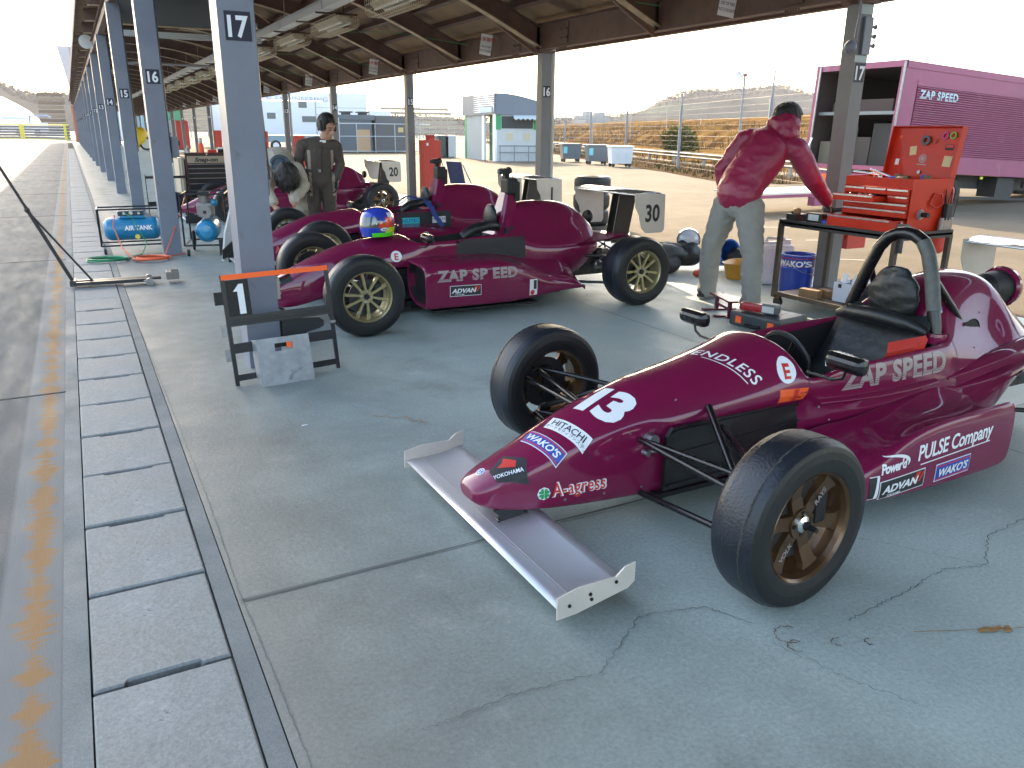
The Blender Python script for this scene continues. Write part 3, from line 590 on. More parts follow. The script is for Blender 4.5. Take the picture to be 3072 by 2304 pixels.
def rim_mesh(kind,wd):
    # outer face at -Y
    h=wd/2*.9; mb=MB(); 
    pr=[(.176,-h),(.173,-h-.004),(.165,-h+.004),(.160,-h+.02),(.158,-h+.05),(.150,-.01),(.147,h*.4),(.160,h-.01),(.174,h),(.176,h-.006),(.163,h-.03),(.153,.0),(.162,-h+.05),(.166,-h+.02)]
    mb.lathe(pr,(0,0,0),'Y',0,48,True,True)
    if kind=='six':
        yf=-h+.035
        mb.lathe([(.0,yf-.002),(.03,yf-.002),(.048,yf-.004),(.052,yf+.01),(.052,yf+.045),(0,yf+.045)],(0,0,0),'Y',0,32)
        for i in range(6):
            m=Matrix.Rotation(2*PI*i/6+.25,4,'Y'); q=MB()
            pts=[(.036,-.024,yf+.002),(.09,-.021,yf+.004),(.140,-.025,yf-.008),(.160,-.036,yf-.012)]
            for (r0,w0,y0),(r1,w1,y1) in zip(pts[:-1],pts[1:]):
                q.add([(r0,y0,w0),(r0,y0,-w0),(r0,y0+.022,-w0*1.1),(r0,y0+.022,w0*1.1),(r1,y1,w1),(r1,y1,-w1),(r1,y1+.022,-w1*1.1),(r1,y1+.022,w1*1.1)],[(0,1,5,4),(1,2,6,5),(3,7,6,2),(0,4,7,3)],0)
            mb.join(q,0,m)
        for i in range(4):
            a=2*PI*i/4+.5; mb.cyl((.036*math.cos(a),yf-.006,.036*math.sin(a)),(.036*math.cos(a),yf,.036*math.sin(a)),.007,1,8)
        mb.lathe([(.0,yf-.016),(.012,yf-.016),(.026,yf-.010),(.029,yf-.002)],(0,0,0),'Y',2,24); mb.cyl((0,yf-.055,0),(0,yf-.01,0),.0085,1,10); mb.cyl((0,yf-.03,0),(0,yf-.01,0),.014,1,6)
        for i,t in ((0,'RAYS'),(3,'VOLK')):
            a=2*PI*i/6+.25-0
            c=Vector((.10*math.cos(a),yf-.0055,-.10*math.sin(a))); u=Vector((math.cos(a),0,-math.sin(a)))*(1 if i==0 else -1); v=Vector((0,-1,0)).cross(u)*-1
            v=Vector((0,-1,0)).cross(u); flatdecal([(text2(t,.018,.02,.2),3)],c,u,v,mb)
    else:
        yf=-h+.03
        mb.lathe([(.0,yf+.004),(.02,yf+.004),(.022,yf),(.045,yf-.002),(.05,yf+.006),(.05,yf+.03),(0,yf+.03)],(0,0,0),'Y',0,32)
        mb.cyl((0,yf-.012,0),(0,yf+.002,0),.02,1,6)
        for i in range(5):
            for s in (-1,1):
                a=2*PI*i/5+.3; b=a+s*.36
                p0=Vector((.040*math.cos(a+s*.28),yf,.040*math.sin(a+s*.28))); p1=Vector((.158*math.cos(b),yf-.006,.158*math.sin(b)))
                d=(p1-p0).normalized(); n=Vector((0,1,0)); t=d.cross(n)*.0075
                mb.add([p0-t,p0+t,p0+t*1.2+n*.02,p0-t*1.2+n*.02,p1-t*1.3,p1+t*1.3,p1+t*1.5+n*.02,p1-t*1.5+n*.02],[(0,1,5,4),(1,2,6,5),(3,7,6,2),(0,4,7,3)],0)
        for i in range(4):
            a=2*PI*i/4; mb.cyl((.037*math.cos(a),yf-.008,.037*math.sin(a)),(.037*math.cos(a),yf,.037*math.sin(a)),.008,2,8)
    return mb.mesh('rim',['bronze' if kind=='six' else 'gold','black','chrome','silver'])
def disc_mesh():
    mb=MB(); mb.lathe([(.0,.0),(.05,.0),(.05,-.02),(.118,-.02),(.118,-.008),(.05,-.008)],(0,0,0),'Y',0,32); mb.box((.085,-.014,.03),(.05,.06,.10),1,None,.01); mb.box((0,.0,0),(.05,.05,.16),1,None,.01)
    return mb.mesh('brake',[flat((.045,.042,.04),.5,.5),'black'])
M['graining']=mat('rubber marbles',(.04,.038,.034),.9,var=.5,vscale=80)
tyF,tyR,tyS=tyre_mesh(.168),tyre_mesh(.235),tyre_mesh(.168,.268); rimsM={('six',0):rim_mesh('six',.168),('six',1):rim_mesh('six',.235),('y',0):rim_mesh('y',.168),('y',1):rim_mesh('y',.235)}; dm_=disc_mesh()
def wheel(parent,x,y,kind,rear,steer=0,spin=0,sm=False):
    e=bpy.data.objects.new('wheel',None); COL.objects.link(e); e.parent=parent; e.location=(x,y,.268 if sm else .281); e.rotation_euler=(0,spin,steer+(PI if y>0 else 0)); e.rotation_mode='XYZ'; e.empty_display_size=.1
    link(tyR if rear else (tyS if sm else tyF),'tyre',e); link(rimsM[(kind,rear)],'rim',e); d=link(dm_,'brake_disc',e); d.rotation_euler=(0,-spin,0); return e
def wing_prof(ch,t=.02,cam=.03):
    up=[];lo=[]
    for i in range(9):
        u=i/8; z=cam*(4*(u-.5)**2-1)*1.0; th=t*(math.sqrt(max(u,0.0))*(1-u)*1.9); up.append((u*ch,z+th+.001)); lo.append((u*ch,z-th-.001))
    return up+lo[::-1]
B13,BOLD=body13(),bodyold(); BV13,BVOLD=bvh_of(B13),bvh_of(BOLD)
PODN=pod_mesh('new',-1),pod_mesh('new',1); PODO=pod_mesh('old',-1),pod_mesh('old',1); BVP_N,BVP_O=bvh_of(PODN[0]),bvh_of(PODO[0])
def stick(parent,layers,o,u,v,bvh,step=.02,name='sticker',label=None):
    mb=MB(); decal(layers,o,u,v,bvh,mb,0,step); return mb.part(name,DM,parent,label)
def car(new,loc,label,num,spin,wheels=True):
    c=thing('racing_car',label,'racing car',loc,0,'maroon single seater racing cars in the pit')
    body=link(B13 if new else BOLD,'body',c)
    for s,m in zip((-1,1),(PODN if new else PODO)): p=link(m,'sidepod',c); (setattr_:=None); 
    pods=[o for o in c.children if o.name.startswith('sidepod')]
    kind='six' if new or num=='20' else 'y'
    for x,y,r in ((.055,-.755,0),(.085,.745,0),(2.34,-.69,1),(2.34,.69,1)) if new else ((0,-.712,0),(0,.705,0),(2.34,-.665,1),(2.34,.665,1)):
        wheel(c,x,y,kind,r,R(4) if (new and not r) else 0,spin+x+y,new and not r)
    # suspension
    def arm(name,segs,r=.011,m='satin'):
        q=MB()
        for a,b in segs: q.tube([a,b],r,0,8)
        q.part(name,m,c)
    ow=.68 if new else .62
    for s in (-1,1):
        arm('upper_wishbone',[((-.05,s*.18,.33),(.0,s*ow,.36)),((.28,s*.2,.34),(.02,s*ow,.36)),((-.07,s*.175,.335),(-.06,s*ow,.33))],.0105)
        arm('lower_wishbone',[((-.05,s*.165,.125),(.0,s*ow,.155)),((.42,s*.21,.14),(.02,s*ow,.155))],.012)
        arm('pushrod',[((.22,s*.19,.42),(.02,s*(ow-.02),.19))],.0135)
        arm('rear_wishbone',[((2.02,s*.17,.36),(2.32,s*.56,.38)),((2.44,s*.13,.36),(2.35,s*.56,.38)),((1.92,s*.2,.15),(2.3,s*.56,.16)),((2.5,s*.12,.15),(2.36,s*.56,.16)),((2.5,s*.1,.22),(2.46,s*.56,.24))],.0115)
        q=MB(); q.cyl((2.3,s*.12,.26),(2.34,s*.56,.28),.022,0,10); q.sph((2.31,s*.14,.26),.045,0,10,6); q.part('drive_shaft','steel',c)
        if new:
            q=MB(); q.prism([(.02,.135),(.69,.145),(.69,.385),(.045,.372),(.02,.34)],s*.195,s*.2125 if s>0 else s*.2125,'Y',0)
            q.prism([(.03,.352),(.69,.366),(.69,.378),(.05,.364)],s*.20,s*.222,'Y',0); q.prism([(.03,.15),(.69,.16),(.69,.168),(.03,.158)],s*.20,s*.220,'Y',0); q.prism([(.05,.27),(.69,.30),(.69,.306),(.05,.276)],s*.20,s*.218,'Y',0)
            q.cyl((-.03,s*.16,.335),(-.03,s*.205,.335),.022,1,12); q.cyl((-.045,s*.17,.285),(.03,s*.205,.29),.009,1,8); q.cyl((-.05,s*.16,.285),(-.045,s*.195,.285),.012,1,10)
            q.part('chassis_panel',['blackp','steel'],c)
        else:
            q=MB(); q.prism([(-.10,.205),(.0,.13),(1.9,.10),(1.9,.12),(1.3,.12),(1.0,.36),(.92,.375),(.52,.36),(.1,.31),(-.05,.24)],s*.16,s*.20,'Y',0); q.part('chassis_panel','blackp',c)
    q=MB(); 
    if new: q.b2((.0,-.2,.10),(.72,.2,.118))
    else: q.b2((.0,-.2,.06),(1.9,.2,.10))
    q.b2((.6,-.5,.055),(1.5,.5,.07)); q.part('floor_plank','black',c)
    # gearbox / engine
    q=MB(); q.box((2.28,0,.27),(.42,.20,.22),0,None,.03); q.box((2.52,0,.26),(.14,.14,.18),0,None,.03)
    for k in range(9): q.sph((2.1+.06*k,random.uniform(-.14,.14),.26+random.uniform(-.08,.15)),random.uniform(.025,.05),k%2,8,6)
    for k in range(10):
        a=Vector((2.1+random.random()*.4,random.uniform(-.16,.16),random.uniform(.2,.45))); q.tube([a,a+Vector((.06,random.uniform(-.1,.1),.05)),a+Vector((.15,random.uniform(-.1,.1),-.02))],.008,k%2,6)
    q.cyl((2.45,-.07,.2),(2.72,-.07,.2),.03,0,12)
    for s in (-1,1):
        q.tube([(2.05,s*.09,.45),(2.4,s*.12,.28)],.018,1,8)
        for k in range(8): t=k/8; q.lathe([(.02,-.006),(.03,0),(.02,.006)],(0,0,0),'Z',0,10) if False else q.sph((2.08+.3*t,s*(.092+.028*t),.44-.14*t),.026,0,8,5,(.5,1,1))
    q.part('gearbox',['engine','black'],c)
    # front wing
    fw=MB(); pr=wing_prof(.245,.011,.018); fw.prism([(a-.66+.0,b+.075+.10*a) for a,b in pr],-.60,.60,'Y',0,True); fw.b2((-.60,-.6,.0835),(-.597,.6,.0845),0); 
    fw.part('front_wing','alu' if True else '',c)
    for s in (-1,1):
        if new: pl=[(-.665,.045),(-.665,.116),(-.59,.132),(-.50,.131),(-.465,.130),(-.435,.155),(-.397,.163),(-.397,.10),(-.42,.082),(-.60,.048)]
        else: pl=[(-.665,.03),(-.665,.14),(-.42,.16),(-.39,.03)]
        q=MB(); q.prism(pl,s*.60,s*.605,'Y',0)
        for x,z in ((-.625,.082),(-.555,.10),(-.55,.082),(-.465,.115)): q.cyl((x,s*.605,z),(x,s*.609,z),.0055,1,8)
        q.part('front_endplate',['plate' if new else 'black','black'],c)
        q=MB(); q.prism([(-.585,.09),(-.46,.102),(-.475,.118),(-.455,.135),(-.60,.137),(-.58,.115)],s*.07,s*.078,'Y',0); q.cyl((-.58,s*.06,.098),(-.58,s*.085,.098),.006,0,6); q.cyl((-.475,s*.06,.108),(-.475,s*.085,.108),.006,0,6); q.part('wing_pylon','blackp',c)
    # rear wing
    zr=.79 if new else .85; xr=2.60 if new else 2.46
    pr=wing_prof(.31,.014,.02); q=MB(); q.prism([(xr+a,zr+.02-b-.02*a) for a,b in pr],-.46,.46,'Y',0,True); q.cyl((xr+.004,-.46,zr+.018),(xr+.004,.46,zr+.018),.007,0,8); q.part('rear_wing',mat('polished wing skin',(.75,.78,.82),.16,.9),c)
    for s in (-1,1):
        pl=[(xr-.02,zr+.035),(xr+.30,zr+.02),(xr+.31,zr-.27),(xr+.29,zr-.30),(xr+.11,zr-.30),(xr+.06,zr-.25),(xr+.03,zr-.14),(xr-.01,zr-.08)]
        q=MB(); q.prism(pl,s*.46,s*.464,'Y',0)
        if s<0 and not new: flatdecal([(text2(num,.14,.03,sx=.8),1)],(xr+.175,-.4642,zr-.13),(1,0,0),(0,0,1),q)
        q.part('rear_endplate',['plate','ink' if False else flat((.02,.02,.022),.6)],c)
    q=MB()
    for s in (-1,1): q.prism([(xr+.12,zr),(xr+.30,zr-.02),(xr+.22,.42),(xr+.05,.42)],s*.05,s*.056,'Y',0); q.prism([(xr+.12,zr),(xr+.30,zr-.02),(xr+.298,zr-.03),(xr+.12,zr-.01)],s*.05,s*.085,'Y',0)
    q.part('wing_support','blackp',c)
    if not new:
        q=MB(); q.add([(2.0,-.30,.47),(2.52,-.30,.52),(2.62,-.18,.52),(2.3,0,.545),(2.0,0,.56),(2.62,.18,.52),(2.52,.30,.52),(2.0,.30,.47)],[(0,1,2,3,4),(4,3,5,6,7)],0); q.add([(2.0,-.30,.46),(2.52,-.30,.51),(2.62,-.18,.51),(2.3,0,.535),(2.0,0,.55),(2.62,.18,.51),(2.52,.30,.51),(2.0,.30,.46)],[(0,1,2,3,4),(4,3,5,6,7)],0); q.part('rear_deck','maroon',c)
    # mirrors
    for s in (-1,1):
        mx=.66 if new else .62; mz=.585 if new else .60; my=.41 if new else .37
        q=MB(); q.box((mx-.012,s*my,mz),(.055,.168,.064),0,None,.022)
        for v in q.v:
            if v.x<mx-.02: v.z=mz+(v.z-mz)*.72; v.y=s*my+(v.y-s*my)*.9
        q.b2((mx+.0158,s*my-.066,mz-.027),(mx+.0168,s*my+.066,mz+.027),1)
        m=q.part('mirror',['satin','chrome'],c); q=MB(); q.tube([(mx-.005,s*my,mz-.03),(mx-.005,s*(my-.01),mz-.06),(mx-.01,s*(my-.05),mz-.075),(mx-.02,s*.25,mz-.075)],.006,0,8); q.part('stalk','satin',m)
    # cockpit
    q=MB(); q.lathe([(.118,-.011),(.130,-.007),(.134,0),(.130,.007),(.118,.011),(.112,0)],(0,0,0),'X',0,28,True,True)
    for a in (0,2.1,4.2): q.tube([(0,.0,0),(0,.118*math.cos(a),.118*math.sin(a))],.009,0,6)
    q.cyl((-.12,0,0),(0,0,0),.014,0,8); q.xf(Matrix.Translation((.80,0,.475))@Matrix.Rotation(R(-18),4,'Y')); q.part('steering_wheel','leather',c)
    q=MB(); pts=[(.98,.22),(1.10,.25),(1.22,.33),(1.30,.44),(1.36,.545),(1.42,.60)]
    q.rings([[Vector((x,yy,z+.04*abs(yy)/.2)) for yy in (-.215,-.16,0,.16,.215)]+[Vector((x+.05,yy,z-.03)) for yy in (.215,.16,0,-.16,-.215)] for x,z in pts],0,True,True); 
    q.part('seat','leather',c)
    if new:
        q=MB(); q.sph((1.42,.0,.69),.10,0,24,16,(.42,1.15,1.35))
        for v in q.v:
            v.x+=.008*math.sin(v.z*90+v.y*30)+.006*math.sin(v.y*110); v.y*=1+.12*(1-(v.z-.56)/.27)
        q.tube([(1.36,-.225,.575),(1.34,-.15,.60),(1.33,0,.608),(1.34,.15,.60),(1.36,.225,.575)],[.02,.034,.036,.034,.02],0,10); q.part('headrest','leather',c)
        q=MB(); yb=.235
        pts=[(1.42,-yb,.50),(1.42,-.21,.62),(1.435,-.155,.80),(1.44,-.12,.89),(1.445,-.085,.935),(1.45,-.04,.957),(1.45,0,.962),(1.45,.04,.957),(1.445,.085,.935),(1.44,.12,.89),(1.435,.155,.80),(1.42,.21,.62),(1.42,yb,.50)]
        q.tube(pts,.0275,0,16); hoop=q.part('roll_hoop','satin',c)
        for s in (-1,1): q=MB(); q.tube([(1.44,s*.155,.80),(1.56,s*.19,.66),(1.66,s*.205,.545)],.016,0,10); q.part('brace','satin',hoop)
        q=MB(); q.tube([pts[i] for i in (2,3,4)],.0295,0,14,False); q.tube([(1.424,-.198,.66),(1.436,-.152,.81)],.0295,0,14,False); q.part('padding',[mat('scuffed grey sleeve',(.075,.08,.075),.45,var=.25,vscale=30)],hoop)
        q=MB(); q.box((1.432,-.205,.665),(.06,.004,.03),0,Matrix.Rotation(R(-18),3,'X')); flatdecal([(text2('WEST',.02,.01),1)],(1.432,-.2085,.6655),(1,0,0),(0,.3,1),q); q.part('sticker',['white','blue'],hoop)
        for s in (-1,1):
            q=MB(); q.lathe([(.026,-.03),(.042,-.03),(.044,0),(.042,.012),(.026,.012)],(1.42,s*.225,.56),'Z',0,16); q.part('hoop_collar','maroon',c)
            q=MB(); q.lathe([(0,.002),(.04,.002),(.062,.004),(.066,0)],(0,0,0),'Y',0,18); q.xf(Matrix.Translation((1.655,s*.232,.545))@Matrix.Rotation(PI if s>0 else 0,4,'Z')); q.part('brace_port','black',c)
        q=MB(); q.lathe([(.0,.0),(.06,.0),(.075,.05),(.085,.16)],(2.03,0,.665),'X',0,24); q.lathe([(.07,.16),(.095,.155),(.102,.175),(.097,.20),(.072,.205),(.065,.17),(.0,.15)],(2.03,0,.665),'X',1,24); q.part('air_intake',['black','maroon'],c)
        q=MB(); q.add([(1.13,-.312,.530),(1.38,-.3175,.535),(1.38,-.283,.574),(1.17,-.287,.570)],[(0,1,2,3)]); 
    else:
        q=MB(); # hoop fairing
        rs=[]
        for z,x0,x1,hw in ((.56,1.30,1.52,.16),(.66,1.36,1.52,.125),(.78,1.405,1.52,.09),(.90,1.44,1.525,.062),(.97,1.455,1.53,.05),(1.0,1.47,1.525,.035)):
            rs.append([Vector(p) for p in ((x0+.02,-hw,z),(x1,-hw,z),(x1,hw,z),(x0+.02,hw,z),(x0,hw*.7,z),(x0,-hw*.7,z))])
        q.rings(rs,0,False,True); h=q.part('hoop_fairing','maroon',c)
        q=MB(); q.box((1.485,-.03,.94),(.10,.13,.13),0,None,.02); q.box((1.53,-.045,.90),(.05,.1,.16),0,None,.015); q.part('tape_wrap','black',h)
        q=MB(); q.box((1.46,0,1.055),(.07,.09,.05),0,None,.012); q.cyl((1.42,0,1.055),(1.40,0,1.055),.022,1,12); q.cyl((1.50,.04,1.05),(1.53,.06,1.06),.03,0,10); q.box((1.47,0,1.02),(.04,.05,.04),0); q.tube([(1.49,.02,1.06),(1.55,.05,1.04),(1.56,.03,.98),(1.53,-.02,.95)],.004,0,6); q.part('onboard_camera',['black','glass'],c)
        q=MB(); q.sph((1.325,0,.69),.09,0,16,10,(.42,1.15,1.25)); q.part('headrest','leather',c)
        q=MB(); q.tube([(.98,-.2,.57),(1.05,-.23,.63),(1.2,-.2,.65),(1.32,-.12,.63)],.04,0,10); q.part('cockpit_padding','leather',c)
        q=MB(); q.lathe([(0,.0),(.05,0),(.06,.03),(.045,.05),(0,.05)],(2.26,0,.66),'X',0,16); q.part('air_intake','black',c)
    return c,body,pods
# car numbered 13
c13,b13,pods=car(True,(1.70,2.245,0),'nearest maroon racing car numbered 13 with bare black roll hoop','13',-.42)
u=Vector((1,0,0))
def top(parent,bv,layers,x,y,z,ang=0,tilt=.34,step=.02): # on the nose top near side
    n=Vector((-.30,-.55,.80)).normalized(); uu=(Matrix.Rotation(ang,3,n)@Vector((1,0,.3))).normalized(); uu=(uu-n*uu.dot(n)).normalized(); v=n.cross(uu)
    stick(parent,layers,(x,y,z),uu,v,bv,step)
def crescent(a,b,t):
    P=[]; n=12
    for i in range(n+1):
        q=-.5+2.4*i/n+.0; w_=t*math.sin(PI*i/n)+.002; P+= [((a)*math.cos(q)-.01,(b)*math.sin(q)+.006),((a-w_*1.4)*math.cos(q)-.01,(b-w_)*math.sin(q)+.006)]
    return (P,[(2*i,2*i+2,2*i+3,2*i+1) for i in range(n)])
stick(b13,[(text2('13',.145,.05,.2,.86,sx=1.05),WH)],(-.135,-.055,.455),(.42,-.88,-.2),(.9,.3,.34),BV13,.015,'race_number')
stick(b13,st_hitachi(.17),(-.305,-.07,.375),(.42,-.82,-.32),(.85,.35,.42),BV13,.015)
stick(b13,st_wakos(.165),(-.40,-.065,.345),(.36,-.85,-.35),(.85,.3,.45),BV13,.015)
stick(b13,[(([(-.045,-.055),(.05,-.075),(.075,.0),(.0,.05),(-.06,0)],[(0,1,2,3,4)]),INK),(([(-.03,.0),(.03,-.02),(.04,.005),(0,.035),(-.01,.015)],[(0,1,2,3,4)]),RED),(off2(text2('YOKOHAMA',.0145,.015,.2,sx=.9),.0,-.035),WH)],(-.535,-.045,.275),(.85,-.35,.4),(.2,.9,.5),BV13,.012)
stick(b13,[(disc2(.017),WH),(disc2(.013),BLU),(text2('G',.018,.03),WH)],(-.615,.0,.26),(0,-1,0),(.85,0,.5),BV13,.01)
def heart(a,cx,cy,s=.009):
    out=[]
    for i in range(12):
        t=2*PI*i/12; x=s*.062*16*math.sin(t)**3*.062*16/1; x=s*math.sin(t)**3; y=s*(.8125*math.cos(t)-.3125*math.cos(2*t)-.125*math.cos(3*t)-.0625*math.cos(4*t))+s*1.05
        out.append((cx+x*math.cos(a)-y*math.sin(a),cy+x*math.sin(a)+y*math.cos(a)))
    return (out,[list(range(12))])
stick(b13,[(disc2(.024,n=8),WH)]+[(heart(R(45+90*k),0,0,.011),GRN) for k in range(4)],(-.430,-.13,.185),(1,0,0),(0,0,1),BV13,.01)
stick(b13,[(text2('A-agress',.050,.055,0,1.12,'LEFT',.74),WH),(text2('A-agress',.050,.012,0,1.12,'LEFT',.74),RED)],(-.40,-.14,.195),(1,0,.02),(0,0,1),BV13,.012)
stick(b13,[(text2('ENDLESS',.042,.012,.25,1.15),WH),(rect2(.2,.004,.01,-.036),WH)],(.40,-.09,.555),(.82,-.52,.12),(-.25,-.7,.8),BV13,.015) if False else stick(b13,[(text2('ENDLESS',.045,.012,.25,1.15),WH),(rect2(.2,.004,.01,-.038),WH)],(.385,-.10,.55),(.42,-.80,-.42),(.85,.3,.25),BV13,.015)
stick(b13,st_e(.037),(.560,-.235,.512),(1,-.25,.05),(0,-.25,1),BV13,.012)
stick(b13,[(rect2(.035,.022),WH)],(.73,-.27,.54),(1,-.1,.0),(0,.2,1),BV13,.01)
stick(b13,[(text2('ZAP SPEED',.082,.045,0,1.08,sx=.98,slits=((-.036,-.034),(-.029,-.027),(-.021,-.0195))),SIL)],(1.09,-.3,.475),(1,0,.02),(0,0,1),BV13,.02)
stick(b13,[(rect2(.12,.055),ORG),(rect2(.02,.05,.01,0),RED)],(.585,-.22,.425),(1,0,.02),(0,0,1),BV13,.02,'tape')
stick(b13,[(([(-.12,-.02),(.14,-.025),(.155,.022),(-.07,.025)],[(0,1,2,3)]),RED)],(1.13,-.29,.568),(1,0,.03),(0,.75,.6),BV13,.02,'tape')
pn=pods[0]
stick(pn,[(text2('PULSE Company',.060,.02,.15,.95,'CENTER',.80),WH),(rect2(.41,.0045,0,-.048),WH)],(1.125,-.57,.262),(1,0,.06),(0,0,1),BVP_N)
stick(pn,[(text2("Power'd",.037,.04,.25,.9,sx=.8),WH),(crescent(.088,.036,.010),WH)],(.785,-.57,.220),(1,0,.08),(0,0,1),BVP_N,.015)
stick(pn,st_advan(.24),(.84,-.57,.140),(1,0,.06),(0,0,1),BVP_N); stick(pn,st_wakos(.205),(1.125,-.57,.15),(1,0,.05),(0,0,1),BVP_N)
stick(pn,[(rect2(.045,.09),WH),(rect2(.04,.083,-.003,.0),INK),(rect2(.012,.085,.012,-.0,.1),WH)],(.692,-.57,.150),(1,0,.03),(0,0,1),BVP_N)
# scallop fins & rivets on the flank of car 13
q=MB()
for x,y,z in ((.78,-.30,.30),(1.0,-.325,.285),(1.18,-.33,.31),(1.45,-.345,.33),(.72,-.285,.36)):
    h=BV13.ray_cast(Vector((x,-.8,z)),Vector((0,1,0)),1)
    if h[0]: q.sph(h[0],.0045,0,8,5)
for x,z,sy in ((-.35,.15,1),(-.20,.15,1),(-.05,.15,1),(-.1,.36,1),(.1,.45,1),(.9,.38,1),(1.3,.45,1),(1.55,.3,1),(1.6,.5,1),(1.75,.62,1)):
    h=BV13.ray_cast(Vector((x,-.8,z)),Vector((0,1,0)),1)
    if h[0]: q.lathe([(0,-.0015),(.0055,-.001),(.0055,.001)],h[0],'Y',0,10)
q.part('rivet_set','steel',c13)
stick(b13,[(rect2(.0028,.30),INK)],(.645,-.25,.43),(1,0,0),(-.05,0,1),BV13,.012,'panel_seam'); stick(b13,[(rect2(.0028,.34),INK)],(1.46,-.25,.40),(1,0,0),(.12,0,1),BV13,.012,'panel_seam'); stick(b13,[(rect2(.55,.0025),INK)],(1.2,-.25,.395),(1,0,.03),(0,0,1),BV13,.02,'panel_seam')
for pts in ([(.70,.285,.385),(.95,.33,.385),(1.15,.345,.39),(1.32,.34,.40)],[(1.40,.33,.40),(1.6,.365,.44),(1.8,.375,.475),(1.98,.34,.49)],[(1.45,.34,.35),(1.65,.365,.37),(1.85,.37,.395),(2.02,.33,.41)]):
    q=MB(); rs=[]
    for i,(x,y,z) in enumerate(pts):
        w_=.012+.03*math.sin(PI*i/3.3); rs.append([Vector(p) for p in ((x,-y+.09,z+.035),(x,-y,z+.006),(x,-y-.004,z),(x,-y+.01,z-.014),(x,-y+.10,z-.05))])
    q.rings(rs,0,True,True); me=baked(q.mesh('side_fin',['maroon']),[('SUBSURF',dict(levels=2,render_levels=2))]); link(me,'side_fin',c13)
    me2=me.copy(); 
    for v in me2.vertices: v.co.y*=-1
    me2.flip_normals(); link(me2,'side_fin',c13)
# cars 30, 1 and 20
c30,b30,p30=car(False,(1.65,5.93,0),'maroon racing car with 30 on its rear wing end and a helmet on its nose','30',.9)
stick(p30[0],[(text2('ZAP SP EED',.076,.05,0,1.12,sx=1.12,slits=((-.032,-.0295),(-.0245,-.022))),SIL)],(.93,-.6,.345),(1,0,-.01),(0,0,1),BVP_O)
stick(p30[0],st_advan(.26),(.82,-.6,.228),(1,0,-.02),(0,0,1),BVP_O)
stick(p30[0],[(rect2(.075,.125),WH),(rect2(.03,.07,.015,.02),INK),(disc2(.02,cx=-.01,cy=-.04),RED)],(1.42,-.6,.20),(1,0,-.02),(0,0,1),BVP_O)
stick(b30,st_e(.042),(.42,-.21,.455),(1,0,0),(0,0,1),BVOLD)
stick(b30,[(rect2(.60,.17),INK)],(1.20,-.28,.475),(1,0,.0),(0,0,1),BVOLD,.03,'blank_panel')
stick(b30,[(rect2(.09,.05,0,0,.2),INK),(rect2(.05,.02,0,.0,.6),RED)],(-.40,-.10,.335),(1,0,.4),(-.3,-.5,.8),BVOLD)
c1,b1,p1=car(False,(1.97,8.13,0),'maroon racing car with 1 on its rear wing end and a black sponsor panel','1',.2)
stick(b1,[(rect2(.60,.17),INK),(rect2(.19,.06,-.15,0),CYN),(off2(text2('NUTEC',.035,.02,.1,sx=1.2),-.15,0),BLU),(rect2(.15,.065,.16,0),WH),(off2(text2('HITACHI',.026,.01),.16,.01),INK)],(1.20,-.28,.475),(1,0,.0),(0,0,1),BVOLD,.03,'sponsor_panel')
stick(b1,st_wakos(.19),(.66,-.25,.47),(1,0,0),(0,0,1),BVOLD); stick(b1,[(text2('A-agress',.06,.06,0,1.05,'LEFT',.8),SIL),(text2('A-agress',.06,.02,0,1.05,'LEFT',.8),RED)],(-.33,-.15,.24),(1,0,.0),(0,0,1),BVOLD,.012)
q=MB(); q.tube([(1.05,.1,.60),(1.1,-.05,.68),(1.2,-.2,.66),(1.28,-.29,.60),(1.3,-.30,.52),(1.36,-.32,.43)],.004,0,6); 
rs=[]
for x,y,z in ((1.02,.15,.62),(1.1,0,.70),(1.2,-.2,.67),(1.25,-.30,.60),(1.28,-.305,.52),(1.36,-.33,.40)): rs.append([Vector((x,y,z)),Vector((x+.05,y,z+.01)),Vector((x+.05,y-.004,z+.012)),Vector((x,y-.004,z+.004))])
q.rings(rs,0,False,True); q.part('harness_strap',[flat((.02,.05,.22),.6)],c1)
c20,b20,p20=car(False,(2.02,13.3,0),'farthest maroon racing car with 20 on its rear wing end','20',.5)
stick(b20,[(text2('ENDLESS',.06,.02,.15),WH)],(.55,-.23,.46),(1,0,0),(0,0,1),BVOLD)
# ================================================================ OBJECTS ON THE FLOOR
BLK=M['black']
# driver helmet on car 30
h=thing('helmet','blue, orange and green racing helmet resting on the nose of car 30','helmet',(1.985,5.87,.60),R(12))
q=MB(); rs=[]
prof=[(0.0,.118,.10),(.03,.128,.112),(.07,.136,.12),(.11,.137,.122),(.15,.128,.114),(.18,.108,.098),(.20,.078,.072),(.212,.04,.04),(.215,.008,.008)]
for z,a,b in prof:
    r=[]
    for k in range(32):
        t=2*PI*k/32; x=a*math.cos(t); 
        if x<0 and z<.08: x*=1.10-.6*abs(z-.04)
        r.append(Vector((x,b*math.sin(t),z)))
    rs.append(r)
q.rings(rs,0,True,True)
for i,f in enumerate(q.f[:32*8]):
    c_=sum((q.v[j] for j in f),Vector())/len(f); t=c_.z; m=0
    if c_.x<-.055 and .075<t<.145: m=5
    if t<.05 and c_.x>-.10: m=3 if (t<.022+ (c_.x+.1)*.10) else (4 if t<.04+(c_.x+.1)*.10 else 0)
    elif t<.125+.25*(c_.x+.02) and c_.x<.075 and m!=5: m=1 if t>.055 else 0
    elif m!=5 and abs(t-(.150+.2*c_.x))<.011: m=2
    elif t>.30 and c_.x<0: m=2
    q.m[i]=m
